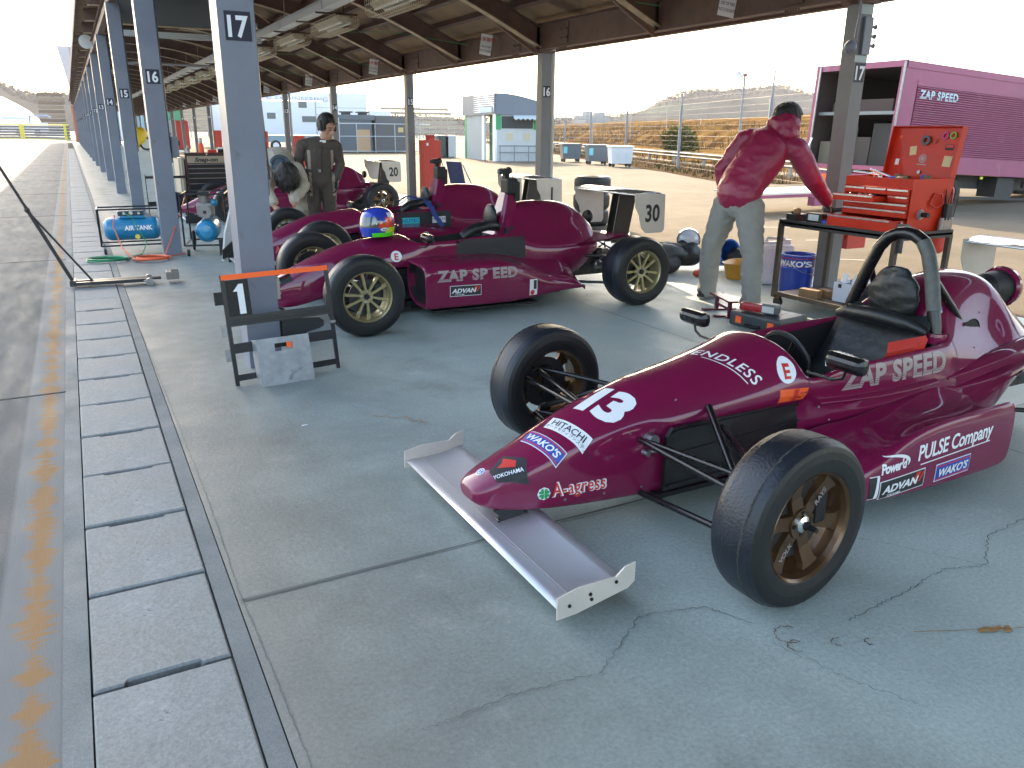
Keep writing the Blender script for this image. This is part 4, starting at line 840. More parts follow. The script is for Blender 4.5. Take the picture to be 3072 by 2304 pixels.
hm=[mat('helmet blue',(.02,.05,.42),.2,0,1),mat('helmet orange',(.75,.07,.015),.2,0,1),mat('helmet white',(.72,.74,.8),.2,0,1),mat('helmet green',(.10,.75,.02),.2,0,1),mat('helmet yellow',(.65,.80,.02),.2,0,1),mat('visor',(.10,.11,.12),.08,.3,1)]
me=q.mesh('shell',hm); sh=link(baked(me,[('SUBSURF',dict(levels=2,render_levels=2))]),'shell',h); bvh=bvh_of(sh.data)
mb=MB(); decal([(disc2(.036,.016),0),(disc2(.033,.0135),1),(text2('Arai',.013,.02,.2,1.1),1)],(.0,-.12,.055),(1,0,0),(0,0,1),bvh,mb,0,.01) if False else decal([(disc2(.036,.016),1),(disc2(.0335,.0138),0),(text2('Arai',.014,.03,.2,1.1),1)],(-.01,-.12,.058),(1,0,.0),(0,0,1),bvh,mb,0,.01)
mb.part('sticker',['white','ink'],h)
mb=MB(); mb.cyl((-.045,-.116,.112),(-.045,-.126,.112),.013,0,16); mb.part('visor_screw','chrome',h); mb=MB(); mb.cyl((-.075,-.104,.10),(-.075,-.112,.10),.007,0,12); mb.part('visor_screw','chrome',h)
# pit board frame leaning on column 17
pb=thing('pit_board','black pit board frame with orange top rail and a white 1, leaning on column 17','pit board',(.635,4.42,0),R(9.2))
W_=.63; H_=.615; tilt=Matrix.Rotation(R(-9),4,'X')
def pbp(name,parts,m,parent=pb):
    q=MB()
    for a in parts: q.b2(*a)
    q.xf(tilt); return q.part(name,m,parent)
pbp('frame',[((0,0,0),(.022,.012,H_)),((W_-.022,0,0),(W_,.012,H_)),((.022,.002,.025),(W_-.022,.010,.06)),((.022,.002,.18),(W_-.022,.010,.235)),((.022,.002,.33),(W_-.022,.010,.37))],flat((.03,.03,.032),.35,.3))
pbp('top_rail',[((.004,-.004,H_-.028),(W_-.004,.012,H_))],flat((1.0,.13,.015),.5))
r_=pbp('lower_channel',[((.02,-.004,.368),(W_-.02,.002,.385)),((.02,-.004,.33),(W_-.02,.002,.336)),((.02,-.004,.352),(W_-.02,.0,.356))],flat((.02,.02,.022),.35))
q=MB(); q.b2((.022,.003,.385),(.15,.008,H_-.03)); flatdecal([(([(-.035,.035),(.0,.075),(.024,.075),(.024,-.09),(-.012,-.09),(-.012,.035)],[(0,1,2,5),(0,5,1)][:0]+[(0,1,5),(1,2,5),(2,3,5),(3,4,5)]),1)],(.095,.0028,.485),(1,0,0),(0,0,1),q,0,.001); q.xf(tilt); q.part('number_panel',['black','white'],pb)
q=MB(); q.b2((-.045,.0,.455),(0,.01,.525)); q.xf(tilt); q.part('handle_tab','black',pb)
for z in (.16,.30): q=MB(); q.b2((-.03,.002,z-.02),(-.004,.012,z+.05)) ; q.xf(tilt); q.part('clip','steel',pb)
q=MB(); q.b2((.60,-.006,.275),(.635,.0,.29)); q.xf(tilt); q.part('latch','steel',pb)
pl_=thing('tray_plate','scratched grey steel plate with a hand slot, leaning low on the pit board','steel plate',(.765,4.335,0),R(6))
q=MB(); L_=.30;H2=.265; hw,hh=.052,.022
outer=[(0,0),(L_,0),(L_,H2),(0,H2)]; hx,hz=L_*.5,H2-.055
for (a,b) in (((0,0),(L_,hz-hh)),((0,hz+hh),(L_,H2)),((0,hz-hh),(hx-hw,hz+hh)),((hx+hw,hz-hh),(L_,hz+hh))): q.b2((a[0],0,a[1]),(b[0],.006,b[1]))
q.b2((0,.006,0),(.005,.10,H2)); q.b2((.0,.006,0),(L_,.02,.005)); q.b2((hx+.02,.0055,hz-.01),(hx+.05,.012,hz+hh),1); q.xf(Matrix.Rotation(R(-14),4,'X')); q.part('sheet',[mat('scratched steel plate',(.34,.35,.36),.48,.6,0,var=.2,vscale=12,dirt=((.13,.13,.13),10,.64)),flat((.9,.13,.02),.5)],pl_)
b=MB(); b.prism([(0,.0),(.0,.115),(.22,.10),(.245,.08),(.245,.05),(.22,.035),(.05,.0)],-.004,.004,'Y',0); tag(b.part('wedge_panel',flat((.02,.022,.024),.5)),'flat black tapered panel propped between column 17 and the plate','panel').location=(.965,4.66,.19)
b=MB(); b.b2((0,0,0),(.022,.05,.13),0,.004); b.cyl((.022,.02,.095),(.03,.02,.095),.006,0,8); b.cyl((.022,.02,.03),(.03,.02,.03),.006,0,8); tag(b.part('column_bracket',flat((.36,.35,.30),.5)),'small pale bracket bolted low on column 17 behind the pit board','bracket').location=(.966,4.76,.40)
# lever jack lying on lane side
J=thing('lever_jack','long black quick lift jack lying with its handle raised over the drain','jack',(-.14,8.0,0),R(-3))
q=MB(); q.box((.0,.0,.05),(.05,.13,.05),0); q.b2((0,-.07,.035),(.16,.07,.045)); q.b2((.0,-.075,.03),(.6,-.045,.06)); q.b2((.0,.045,.03),(.6,.075,.06)); q.b2((.16,-.03,.04),(.72,-.01,.06)); q.b2((.16,.01,.04),(.72,.03,.06)); q.part('beam',flat((.035,.035,.038),.4,.3),J)
q=MB(); q.box((.82,.0,.07),(.11,.13,.07),0,None,.006); q.box((.84,0,.11),(.06,.10,.03),0); q.part('lifting_head',mat('bare worn steel',(.20,.18,.16),.5,.6,var=.3),J)
for y in (-.11,.11):
    q=MB(); q.cyl((.62,y-.015,.035),(.62,y+.015,.035),.035,0,16); q.cyl((.5,0,.04),(.62,y,.04),.01,1,6); q.part('wheel',['steel','steel'],J)
q=MB(); q.tube([(0,0,.06),(-.245,.015,.66),(-.27,.016,.72)],[.016,.016,.015],0,8); q.tube([(-.265,.016,.71),(-.47,.03,1.205)],[.012,.011],0,8); q.tube([(.16,.0,.05),(-.255,.013,.68)],.009,0,8); q.sph((-.475,.03,1.22),.022,0,10,6); q.sph((-.26,.016,.69),.024,0,8,6); q.part('handle',flat((.035,.033,.036),.4,.3),J)
# air tank
A=thing('air_tank','blue air tank lying in a black wheeled frame beside column 16','air tank',(.16,10.02,0),R(-2)); 
q=MB(); X1,Y1,Z0,Z1=.70,.34,.10,.50
def fr(q,x0,y0,z0,x1,y1,z1,r=.010):
    for z in (z0,z1):
        for a,b in (((x0,y0),(x1,y0)),((x1,y0),(x1,y1)),((x1,y1),(x0,y1)),((x0,y1),(x0,y0))): q.tube([(*a,z),(*b,z)],r,0,6)
    for x in (x0,x1):
        for y in (y0,y1): q.tube([(x,y,z0),(x,y,z1)],r,0,6)
fr(q,0,0,Z0,X1,Y1,Z1); q.part('frame','satin',A)
tank=mat('tank blue',(.012,.20,.38),.35,0,.3,var=.12,vscale=10)
q=MB(); q.lathe([(.0,.04),(.08,.05),(.118,.08),(.13,.12),(.13,.56),(.118,.60),(.08,.63),(0,.64)],(0,.16,.27),'X',0,32); q.box((.35,.16,.405),(.26,.16,.03),0,None,.008)
flatdecal([(text2('AIR TANK',.05,.04,.0,1.0,sx=.9),1),(disc2(.028,.028,8,-.02,-.10),2)],(.40,.022,.29),(1,0,0),(0,.12,1),q,0,.004); q.part('tank',[tank,'white',flat((.7,.55,.05),.5)],A)
q=MB(); q.box((.34,.14,.445),(.27,.12,.055),0,None,.01); q.cyl((.27,.07,.45),(.27,.03,.45),.015,1,8); q.cyl((.42,.07,.45),(.42,.03,.45),.015,1,8); q.cyl((.34,.08,.45),(.34,.07,.45),.022,1,12); q.part('manifold',[flat((.02,.05,.07),.4),'chrome'],A)
for x,y in ((.03,.03),(.67,.03),(.03,.31),(.67,.31)):
    q=MB(); q.cyl((x-.012,y,.035),(x+.012,y,.035),.035,0,14); q.box((x,y,.07),(.03,.03,.05),1); q.part('castor',['black','steel'],A)
# compressor
Cm=thing('air_compressor','blue compressor with grey pump in a black cart between columns 16 and 17','compressor',(.98,9.55,0),R(-14))
q=MB(); fr(q,0,0,.12,.46,.55,.68,.011); q.part('frame','satin',Cm)
q=MB(); q.lathe([(.0,-.02),(.07,-.01),(.11,.02),(.125,.06),(.125,.40),(.11,.44),(.07,.47),(0,.48)],(.24,.02,.27),'Y',0,28); q.part('tank',tank,Cm)
q=MB(); q.box((.24,.16,.50),(.18,.16,.16),0,None,.03); q.cyl((.24,.14,.56),(.24,.14,.66),.055,0,16)
for k in range(5): q.cyl((.24,.14,.575+.018*k),(.24,.14,.581+.018*k),.068,0,16)
q.box((.24,.13,.68),(.12,.12,.04),1,None,.01); q.cyl((.24,.07,.48),(.24,.05,.48),.07,0,20); q.cyl((.24,.05,.48),(.24,.045,.48),.02,1,12); q.sph((.34,.12,.58),.04,2,12,8); q.part('pump',[mat('pump casting',(.22,.21,.20),.5,.6,var=.3,vscale=30),'black',tank],Cm)
q=MB(); q.lathe([(.04,-.012),(.085,-.012),(.09,0),(.085,.012),(.04,.012)],(.10,.03,.20),'X',0,20); q.part('wheel',['black'],Cm)
for x,y in ((.03,.03),(.43,.03),(.03,.52),(.43,.52)):
    q=MB(); q.cyl((x-.012,y,.04),(x+.012,y,.04),.04,0,14); q.box((x,y,.09),(.035,.035,.05),1); q.part('castor',['black','steel'],Cm)
q=MB(); q.box((.44,.04,.09),(.16,.05,.18),0); q.part('drip_tray','black',Cm)
# hoses
def coil(q,c,r,n,h=.008,w=.02,sd=1,sy=.5):
    rd=random.Random(sd); pts=[]
    for i in range(n*20):
        a=2*PI*i/20; rr_=r*(1+.08*math.sin(a*.37+sd)+.06*math.sin(i*.11)); pts.append((c[0]+rr_*math.cos(a)*1.0,c[1]+rr_*math.sin(a)*sy*1.6,h+.008*abs(math.sin(i*.07))*n*.5+i*.0001))
    return pts
q=MB(); q.tube(coil(q,(.19,9.5),.19,6,sd=2),.0065,0,6); q.tube([(.36,9.5,.01),(.55,9.75,.03),(.62,9.95,.12),(.50,9.97,.42),(.44,10.02,.45)],.0065,0,6); tag(q.part('hose',flat((.01,.22,.09),.4,0,.3)),'green air hose coiled on the drain covers','hose')
q=MB(); q.tube(coil(q,(.62,9.4),.17,6,sd=5),.0065,0,6); q.tube([(.45,9.45,.01),(.36,9.75,.1),(.30,9.95,.32),(.33,9.98,.44)],.0065,0,6); q.tube([(.75,9.5,.01),(.86,9.65,.2),(1.0,9.85,.45),(1.08,9.95,.62)],.0065,0,6); q.tube([(.70,9.35,.02),(.85,9.5,.03),(.98,9.62,.02)],.0065,0,6); tag(q.part('hose',flat((.75,.12,.03),.4,0,.3)),'orange air hose coiled at the foot of column 16 and looped up to the compressor','hose')
# black pit board stand / other bits behind
b=thing('board_frame','second pit board frame of black rails standing beside column 15','pit board',(.98,14.2,0))
q=MB(); q.b2((.0,0,0),(.012,.012,.66)); q.b2((.60,0,0),(.612,.012,.66)); q.b2((.0,0,.18),(.6,.01,.24)); q.b2((.0,0,.60),(.6,.01,.64)); q.part('frame','satin',b)
b=thing('wire_basket','small wire basket with a green bottle near column 15','basket',(.92,12.1,0)); q=MB()
for z in (.02,.1,.18): 
    q.tube([(0,0,z),(.26,0,z),(.26,.2,z),(0,.2,z),(0,0,z)],.004,0,5)
for i in range(8): q.tube([(.26*i/7,0,.02),(.26*i/7,0,.18)],.003,0,5); q.tube([(.26*i/7,.2,.02),(.26*i/7,.2,.18)],.003,0,5)
q.part('wires','chrome',b); q=MB(); q.lathe([(0,0),(.04,0),(.04,.12),(.015,.17),(.015,.2),(0,.2)],(.06,.1,.02),'Z',0,14); q.part('bottle','green',b)
# snap-on cabinet
K=thing('tool_cabinet','tall black and chrome roller tool cabinet lettered Snap-on behind the compressor'.replace('lettered Snap-on ','with many drawers '),'tool cabinet',(1.62,14.3,0),R(4))
q=MB(); q.box((.33,.25,.52),(.66,.5,.86),0,None,.01); q.part('body',mat('dark burgundy cabinet',(.06,.010,.016),.35,0,.3,var=.2),K)
q=MB(); q.b2((.03,-.006,.83),(.63,.0,.94)); flatdecal([(text2('Snap-on',.065,.04,.25,1.0,sx=1.25),1)],(.33,-.0062,.885),(1,0,0),(0,0,1),q); q.part('name_panel',[flat((.36,.30,.22),.45,.2),'ink'],K)
z=.82
for hgt in (.07,.075,.08,.085,.10,.13,.16):
    q=MB(); q.b2((.03,-.012,z-hgt+.006),(.63,0,z-.004)); q.b2((.03,-.022,z-.014),(.63,-.012,z-.004),1); q.part('drawer',['black','steel'],K); z-=hgt
q=MB(); q.b2((.0,0,.951),(.66,.5,.985)); q.cyl((.34,.0,.968),(.34,-.012,.968),.014,1,10); q.part('lid',[flat((.05,.02,.02),.4),'chrome'],K)
q=MB(); q.cyl((-.06,.02,.08),(-.06,.02,.93),.018,0,10); q.cyl((-.06,.45,.08),(-.06,.45,.93),.018,0,10); q.b2((-.10,.02,.1),(-.02,.45,.9)); q.part('side_rack',flat((.45,.40,.32),.4,.3),K)
q=MB(); q.tube([(.68,.05,.8),(.70,.0,.95),(.72,.05,.75)],.012,0,6); q.part('handle','steel',K)
for x,y in ((.05,.05),(.61,.05),(.05,.45),(.61,.45)): q=MB(); q.cyl((x-.015,y,.045),(x+.015,y,.045),.045,0,12); q.part('castor','black',K)
tp=.986
def onk(x,y): v=Matrix.Rotation(R(4),4,'Z')@Vector((x,y,0)); return (1.62+v.x,14.3+v.y,tp)
b=thing('warning_bottle','orange spray bottle with pale cap on the tall tool cabinet','bottle',onk(.30,.15)); q=MB(); q.lathe([(0,0),(.042,0),(.045,.02),(.042,.13),(.03,.16),(0,.16)],(0,0,0),'Z',0,16); q.part('bottle',flat((.85,.09,.02),.3),b); q=MB(); q.lathe([(.028,.16),(.028,.22),(.02,.235),(0,.235)],(0,0,0),'Z',0,12); q.part('cap',flat((.5,.48,.46),.4),b)
b=MB(); b.lathe([(0,0),(.035,0),(.035,.05),(.015,.08),(.01,.12),(0,.12)],(0,0,0),'Z',0,12); tag(b.part('funnel','steel'),'small grey funnel on the left of the tall tool cabinet','funnel').location=onk(.08,.12)
b=MB(); b.box((0,0,.025),(.14,.1,.05),0,None,.012); tag(b.part('rag','red'),'crumpled red rag on the tall tool cabinet','rag').location=onk(.46,.12)
b=MB(); b.box((0,0,.03),(.09,.08,.06),0,None,.006); b.box((0,0,.075),(.07,.06,.03),1,None,.004); tag(b.part('small_box',['black','white']),'small black box with white lid on the right of the tall tool cabinet','box').location=onk(.60,.12)
b=MB(); rs=[]
for z,r in ((0,.12),(.05,.17),(.18,.18),(.3,.15),(.37,.11),(.39,.05)): rs.append([Vector((r*math.cos(a)*(1+.1*math.sin(3*a+z*9)),r*math.sin(a)*(1+.12*math.cos(4*a+z*7)),z)) for a in [2*PI*i/20 for i in range(20)]])
b.rings(rs,0,True,True); tag(b.part('bin_bag',mat('blue black plastic bag',(.015,.018,.03),.3,0,.2,bump=.8,bscale=14)),'dark plastic rubbish bag beside the tall tool cabinet','rubbish bag').location=(1.38,14.2,0)
# tool cart + red chest
ct=thing('tool_cart','black steel workshop cart carrying the red tool chest','cart',(4.97,3.62,0))
q=MB(); q.b2((0,0,.68),(.62,1.08,.695)); 
for (a,b) in (((0,0),(.62,.012)),((0,1.068),(.62,1.08)),((0,.012),(.012,1.068)),((.608,.012),(.62,1.068))): q.b2((*a,.66),(*b,.715))
q.part('top_tray',flat((.025,.025,.027),.45,.2),ct)
for x in (.015,.605):
    for y in (.015,1.065): q=MB(); q.box((x,y,.38),(.035,.035,.60),0); q.part('leg',mat('brown worn leg',(.06,.045,.035),.5,.2,var=.3),ct)
q=MB(); q.b2((.0,0,.10),(.62,1.08,.115)); q.b2((-.002,-.002,.095),(.01,1.082,.13)); q.part('shelf',mat('worn shelf',(.07,.05,.035),.6,.1,var=.3),ct)
for x,y in ((.04,.04),(.58,.04),(.04,1.04),(.58,1.04)): q=MB(); q.cyl((x-.014,y,.042),(x+.014,y,.042),.04,0,14); q.box((x,y,.085),(.04,.04,.02),1); q.part('castor',['black','rust'],ct)
tb=thing('tool_chest','open red steel tool chest on the cart with several drawers pulled out','tool chest',(5.17,3.70,.696))
bx,by,bz=.45,.57,.375
q=MB(); q.b2((0,0,0),(bx,.004,bz)); q.b2((0,by-.004,0),(bx,by,bz)); q.b2((bx-.004,.004,0),(bx,by-.004,bz)); q.b2((0,.004,0),(bx-.004,by-.004,.004)); q.b2((0,.004,bz-.065),(.006,by-.004,bz)); q.b2((.006,.004,bz-.075),(bx-.004,by-.004,bz-.07)); q.b2((.006,.004,.004),(.30,by-.004,.006),1); q.part('body',['toolred','black'],tb)
def drawer(y0,y1,z0,z1,out,label=None):
    q=MB(); q.b2((-out-.008,y0,z0),(-out,y1,z1)); 
    if out>.01: q.b2((-out,y0+.01,z0+.005),(.02,y0+.014,z1-.01)); q.b2((-out,y1-.014,z0+.005),(.02,y1-.01,z1-.01)); q.b2((-out,y0+.014,z0+.005),(.02,y1-.014,z0+.008))
    else: q.b2((0,y0,z0),(.02,y1,z1))
    q.b2((-out-.020,y0+.006,z1-.016),(-out-.008,y1-.006,z1-.004),1); return q.part('drawer',['toolred','chrome'],tb,label)
yb_=by-.012
for i in range(3): drawer(.012+i*(yb_-.012)/3+.002,.012+(i+1)*(yb_-.012)/3-.002,bz-.115,bz-.07,0)
drawer(.012,.18,bz-.165,bz-.119,0); drawer(.20,yb_,bz-.170,bz-.119,.20 if False else .13,'half open upper drawer'); drawer(.012,yb_,bz-.215,bz-.172,.0)
drawer(.012,yb_,bz-.270,bz-.219,0); drawer(.012,yb_,.01,bz-.276,.16,'wide open bottom drawer')
rd=random.Random(5)
q=MB()
for k in range(16): y=rd.uniform(.03,.5); x=rd.uniform(-.13,0); q.tube([(x,y,.07),(x+rd.uniform(-.05,.05),y+rd.uniform(-.08,.08),.078)],.008,k%3,6)
for k in range(10): y=rd.uniform(.22,.5); x=rd.uniform(-.1,.0); q.tube([(x,y,bz-.135),(x+rd.uniform(-.04,.04),y+rd.uniform(-.06,.06),bz-.12)],.007,k%3,6)
q.part('spanner_set',['steel','black','chrome'],tb)
lid=MB(); tl=Matrix.Translation((bx,0,bz))@Matrix.Rotation(R(8),4,'Y')
lh=.36
lid.b2((0,0,0),(.006,by,lh)); lid.b2((-.05,0,0),(0,.006,lh)); lid.b2((-.05,by-.006,0),(0,by,lh)); lid.b2((-.05,.006,lh-.006),(0,by-.006,lh)); lid.xf(tl); lid=lid.part('lid','toolred',tb)
def onlid(name,fn,mats,label=None): q=MB(); fn(q); q.xf(tl); return q.part(name,mats,lid,label)
onlid('tape_roll',lambda q:q.lathe([(.018,-.022),(.036,-.022),(.036,-.002),(.018,-.002)],(0,.29,.26),'X',0,24,True,True),flat((.06,.065,.075),.4))
onlid('badge',lambda q:(q.lathe([(.024,-.003),(.032,-.003),(.032,-.0005),(.024,-.0005)],(0,.29,.13),'X',0,24,True,True),q.cyl((-.003,.29,.13),(-.0005,.29,.13),.018,0,16),q.b2((-.003,.25,.083),(-.0005,.33,.09))),'silver')
onlid('paper_note',lambda q:q.box((-.002,.385,.185),(.001,.055,.065),0,Matrix.Rotation(R(-8),3,'X')),flat((.62,.55,.30),.7))
onlid('paper_note',lambda q:q.box((-.002,.09,.115),(.001,.065,.075),0,Matrix.Rotation(R(3),3,'X')),flat((.60,.55,.32),.7))
onlid('paper_note',lambda q:q.box((-.002,.50,.10),(.001,.032,.045),0),'white')
onlid('hanging_disc',lambda q:q.lathe([(.016,-.012),(.026,-.012),(.026,-.003),(.016,-.003)],(0,.145,.295),'X',0,18,True,True),flat((.45,.04,.25),.5))
onlid('hanging_disc',lambda q:q.lathe([(.016,-.012),(.026,-.012),(.026,-.003),(.016,-.003)],(0,.085,.297),'X',0,18,True,True),flat((.20,.45,.06),.5))
onlid('label_sticker',lambda q:(q.b2((-.002,.065,.195),(-.001,.13,.235)),q.b2((-.0032,.07,.212),(-.0021,.125,.232),1)),['ink','red'])
onlid('orange_dot',lambda q:q.cyl((-.003,.515,.285),(-.001,.515,.285),.012,0,14),'orange')
onlid('hook',lambda q:(q.tube([(-.01,.2,.27),(-.01,.22,.24)],.004,0,6)),'wood')
onlid('lock',lambda q:q.cyl((-.014,.29,.03),(0,.29,.03),.014,0,14),'steel')
q=MB()
for k in range(14):
    y=rd.uniform(.05,.5); x=rd.uniform(.04,.38); z=bz-.05; q.box((x,y,z+.03),(rd.uniform(.02,.06),rd.uniform(.02,.07),rd.uniform(.04,.08)),rd.choice((0,1,2,3)),Matrix.Rotation(rd.uniform(0,3),3,'Z'),.006)
q.tube([(.2,.35,bz),(.1,.45,bz+.05)],.01,2,8); q.tube([(.15,.40,bz+.01),(.05,.56,bz+.03)],.009,2,8); q.part('loose_tools',['black','blue','chrome',flat((.10,.09,.05),.6)],tb)
q=MB(); q.lathe([(.03,0),(.036,0),(.036,-.012),(.03,-.012)],(.12,0,.13),'Y',0,18,True,True); q.cyl((.12,0,.13),(.12,-.02,.13),.026,0,16); q.cyl((.12,-.02,.13),(.12,-.07,.13),.018,1,12); q.part('socket_knob',['silver','black'],tb)
q=MB(); q.tube([(.24,-.005,.27),(.29,-.03,.27),(.32,-.03,.2),(.25,-.03,.17),(.2,-.01,.2),(.24,-.008,.27)],.007,0,8); q.part('clamp','toolred',tb)
q=MB(); q.b2((.34,-.05,.0),(.44,-.004,.08)); 
for k in range(4): q.cyl((.33+.035*k,-.035,.0),(.33+.035*k,-.035,.10),.016,1,10)
q.part('side_pocket',[flat((.3,.22,.15),.5),'silver'],tb)
q=MB()
for k in range(11):
    x=.34+.012*k; q.tube([(x,-.03,.08),(x+rd.uniform(-.04,.04),-.03+rd.uniform(-.03,.03),.27+rd.uniform(-.04,.04))],.0035,0,5)
q.box((.385,-.03,.14),(.07,.04,.12),0,None,.01); q.part('cable_ties','black',tb)
# small things on cart tray, left end
q=thing('cordless_tool','black cordless tool with blue tip lying on the cart tray','power tool',(5.06,4.40,.70)); b=MB(); b.box((0,0,.045),(.09,.16,.08),0,None,.015); b.box((-.046,.0,.05),(.004,.10,.045),1,None,.001); b.part('body',['black',flat((.5,.55,.55),.4)],q); b=MB(); b.cyl((-.02,-.13,.02),(-.02,-.08,.02),.022,0,10); b.part('tip','blue',q)
q=MB(); q.lathe([(0,0),(.016,0),(.014,.06),(.028,.07),(.03,.10),(.012,.11),(0,.11)],(0,0,0),'Z',0,12); tag(q.part('brush','wood'),'short wooden handled brush upright on the cart tray corner','brush').location=(5.03,4.58,.70)
q=MB(); q.b2((0,0,0),(.14,.10,.06)); q.box((.05,.05,.07),(.06,.05,.03),0,None,.01); tag(q.part('parts_tin','black'),'small black parts tin at the left corner of the cart tray','tin').location=(4.99,4.55,.70)
# shelf under the cart
q=thing('bottle_box','white cardboard box holding spray bottles under the cart','box',(5.16,3.93,.117),R(4)); b=MB()
for lo,hi in (((0,0,0),(.22,.004,.15)),((0,.296,0),(.22,.30,.15)),((0,.004,0),(.004,.296,.15)),((.216,.004,0),(.22,.296,.15)),((.004,.004,0),(.216,.296,.004))): b.b2(lo,hi)
b.b2((-.001,.23,.11),(0,.26,.14),1); b.b2((-.001,.09,.11),(0,.12,.14),1); b.part('carton',[flat((.55,.58,.64),.6),'ink'],q)
for (x,y) in ((.06,.07),(.06,.15),(.13,.11),(.07,.25)): b=MB(); b.lathe([(0,.01),(.032,.01),(.033,.15),(.022,.19),(.022,.21),(0,.22)],(x,y,0),'Z',0,14); b.lathe([(.0335,.12),(.0335,.145)],(x,y,0),'Z',1,14); b.part('spray_bottle',['white',flat((.12,.03,.35),.5)],q)
b=MB(); b.box((0,0,.035),(.07,.16,.07),0,Matrix.Rotation(.2,3,'Z')); tag(b.part('wood_block','wood'),'rough wooden block on the cart shelf, left of the white box','wooden block').location=(5.06,4.38,.117)
b=MB(); b.box((0,0,.03),(.06,.12,.06),0,Matrix.Rotation(-.3,3,'Z')); tag(b.part('wood_block','wood'),'smaller wooden block pushed against the white box','wooden block').location=(5.20,4.34,.117)
b=MB(); b.box((0,0,.02),(.16,.12,.035),0,None,.004); b.box((.0,.0,.042),(.13,.10,.006),1,None,.001); tag(b.part('paper_pad',['white','cyan']),'pale paper pad on the right end of the cart shelf','pad').location=(5.1,3.74,.117)
# pail & jerry can
q=thing('paint_pail','blue steel pail with red rings and white lettering beside the cart','pail',(5.64,5.06,0),R(-35)); b=MB()
pw=mat('pail blue',(.015,.05,.36),.3,.2,.3,var=.12)
b.lathe([(0,.004),(.135,.004),(.140,.01),(.145,.22),(.148,.225),(.145,.235),(.15,.33),(.155,.335),(.153,.345),(.147,.345),(.142,.33),(.138,.02),(0,.02)],(0,0,0),'Z',0,36)
b.lathe([(.1485,.245),(.149,.25)],(0,0,0),'Z',1,36); b.lathe([(.1505,.312),(.151,.318)],(0,0,0),'Z',1,36); b.lathe([(.1428,.2),(.143,.206)],(0,0,0),'Z',1,36)
b.part('bucket',[pw,'red'],q); b=MB(); b.cyl((0,0,.02),(0,0,.30),.138,0,32); b.part('contents',flat((.42,.22,.04),.6),q)
mb=MB(); sh=bvh_of(q.children[0].data); decal([(text2("WAKO'S",.05,.04,0,1),0)],(-.13*.6,-.16*.75,.27),(.8,-.6,0),(0,0,1),sh,mb,0,.01); mb.part('lettering','white',q)
b=MB(); b.tube([(.153*math.cos(a),.153*math.sin(a),.30-.12*math.sin((a+2.6)/3.6*PI)) for a in [-2.6+.36*i for i in range(11)]],.003,0,6); b.part('bail_handle','steel',q)
q=thing('jerry_can','translucent white plastic fuel can standing behind the blue pail','fuel can',(5.76,5.45,0),R(-30)); b=MB(); b.box((0,0,.19),(.30,.20,.38),0,None,.035); b.box((0,0,.385),(.26,.06,.03),0,None,.012); b.tube([(-.10,0,.38),(-.09,0,.43),(.06,0,.43),(.08,0,.38)],.018,0,8); b.cyl((.11,0,.38),(.11,0,.42),.025,0,14); b.prism([(.02,.18),(.12,.18),(.10,.10),(.04,.10)],-.1025,-.1015,'Y',1); b.part('can',[mat('milky plastic',(.62,.58,.58),.35,0,0,var=.08),flat((.75,.25,.12),.5)],q)
# case with drills
q=thing('tool_case','dark grey plastic power tool case on the floor near the cart','case',(4.40,4.0,0),R(8)); b=MB(); b.box((.0,.15,.055),(.34,.44,.11),0,None,.02); b.part('shell',mat('case plastic',(.035,.042,.045),.45,var=.1),q)
b=MB(); b.box((-.172,.28,.055),(.006,.05,.05),0); b.part('latch','orange',q); b=MB(); b.box((-.172,-.0,.055),(.006,.05,.05),0); b.part('latch','orange',q); b=MB(); b.tube([(-.17,.09,.03),(-.2,.10,.03),(-.2,.20,.03),(-.17,.21,.03)],.01,0,8); b.part('handle','black',q)
b=MB(); b.b2((-.05,.05,.1105),(.03,.17,.112)); b.part('sticker',flat((.12,.03,.04),.5),q)
q=thing('drill_battery','red and grey cordless driver lying on the plastic case','power tool',(4.33,4.12,.112),R(20)); b=MB(); b.box((-.01,.10,.035),(.07,.19,.06),0,None,.018); b.part('driver',flat((.35,.015,.02),.3),q); b=MB(); b.box((.0,-.03,.04),(.10,.12,.075),0,None,.02); b.box((-.051,-.03,.04),(.004,.09,.045),1,None,.0); b.part('battery',[flat((.10,.11,.11),.4),flat((.55,.55,.53),.4)],q)
# trestle stand, maroon
q=thing('chassis_stand','low maroon steel chassis stand beside the dark tool case','stand',(4.36,4.52,0),R(70)); b=MB(); b.b2((-.05,-.04,.12),(.34,.04,.135)); b.b2((-.05,-.04,.0),(.02,.04,.012)); 
b.b2((0,-.012,.012),(.03,.012,.12)); b.b2((.26,-.012,.012),(.29,.012,.12)); b.b2((.0,-.03,0),(.04,.12,.014)); b.b2((.0,-.16,0),(.04,-.03,.014)); b.b2((.25,-.16,0),(.29,.12,.014)); b.b2((.03,-.008,.05),(.26,.008,.07)); b.part('frame',flat((.10,.006,.025),.4),q)
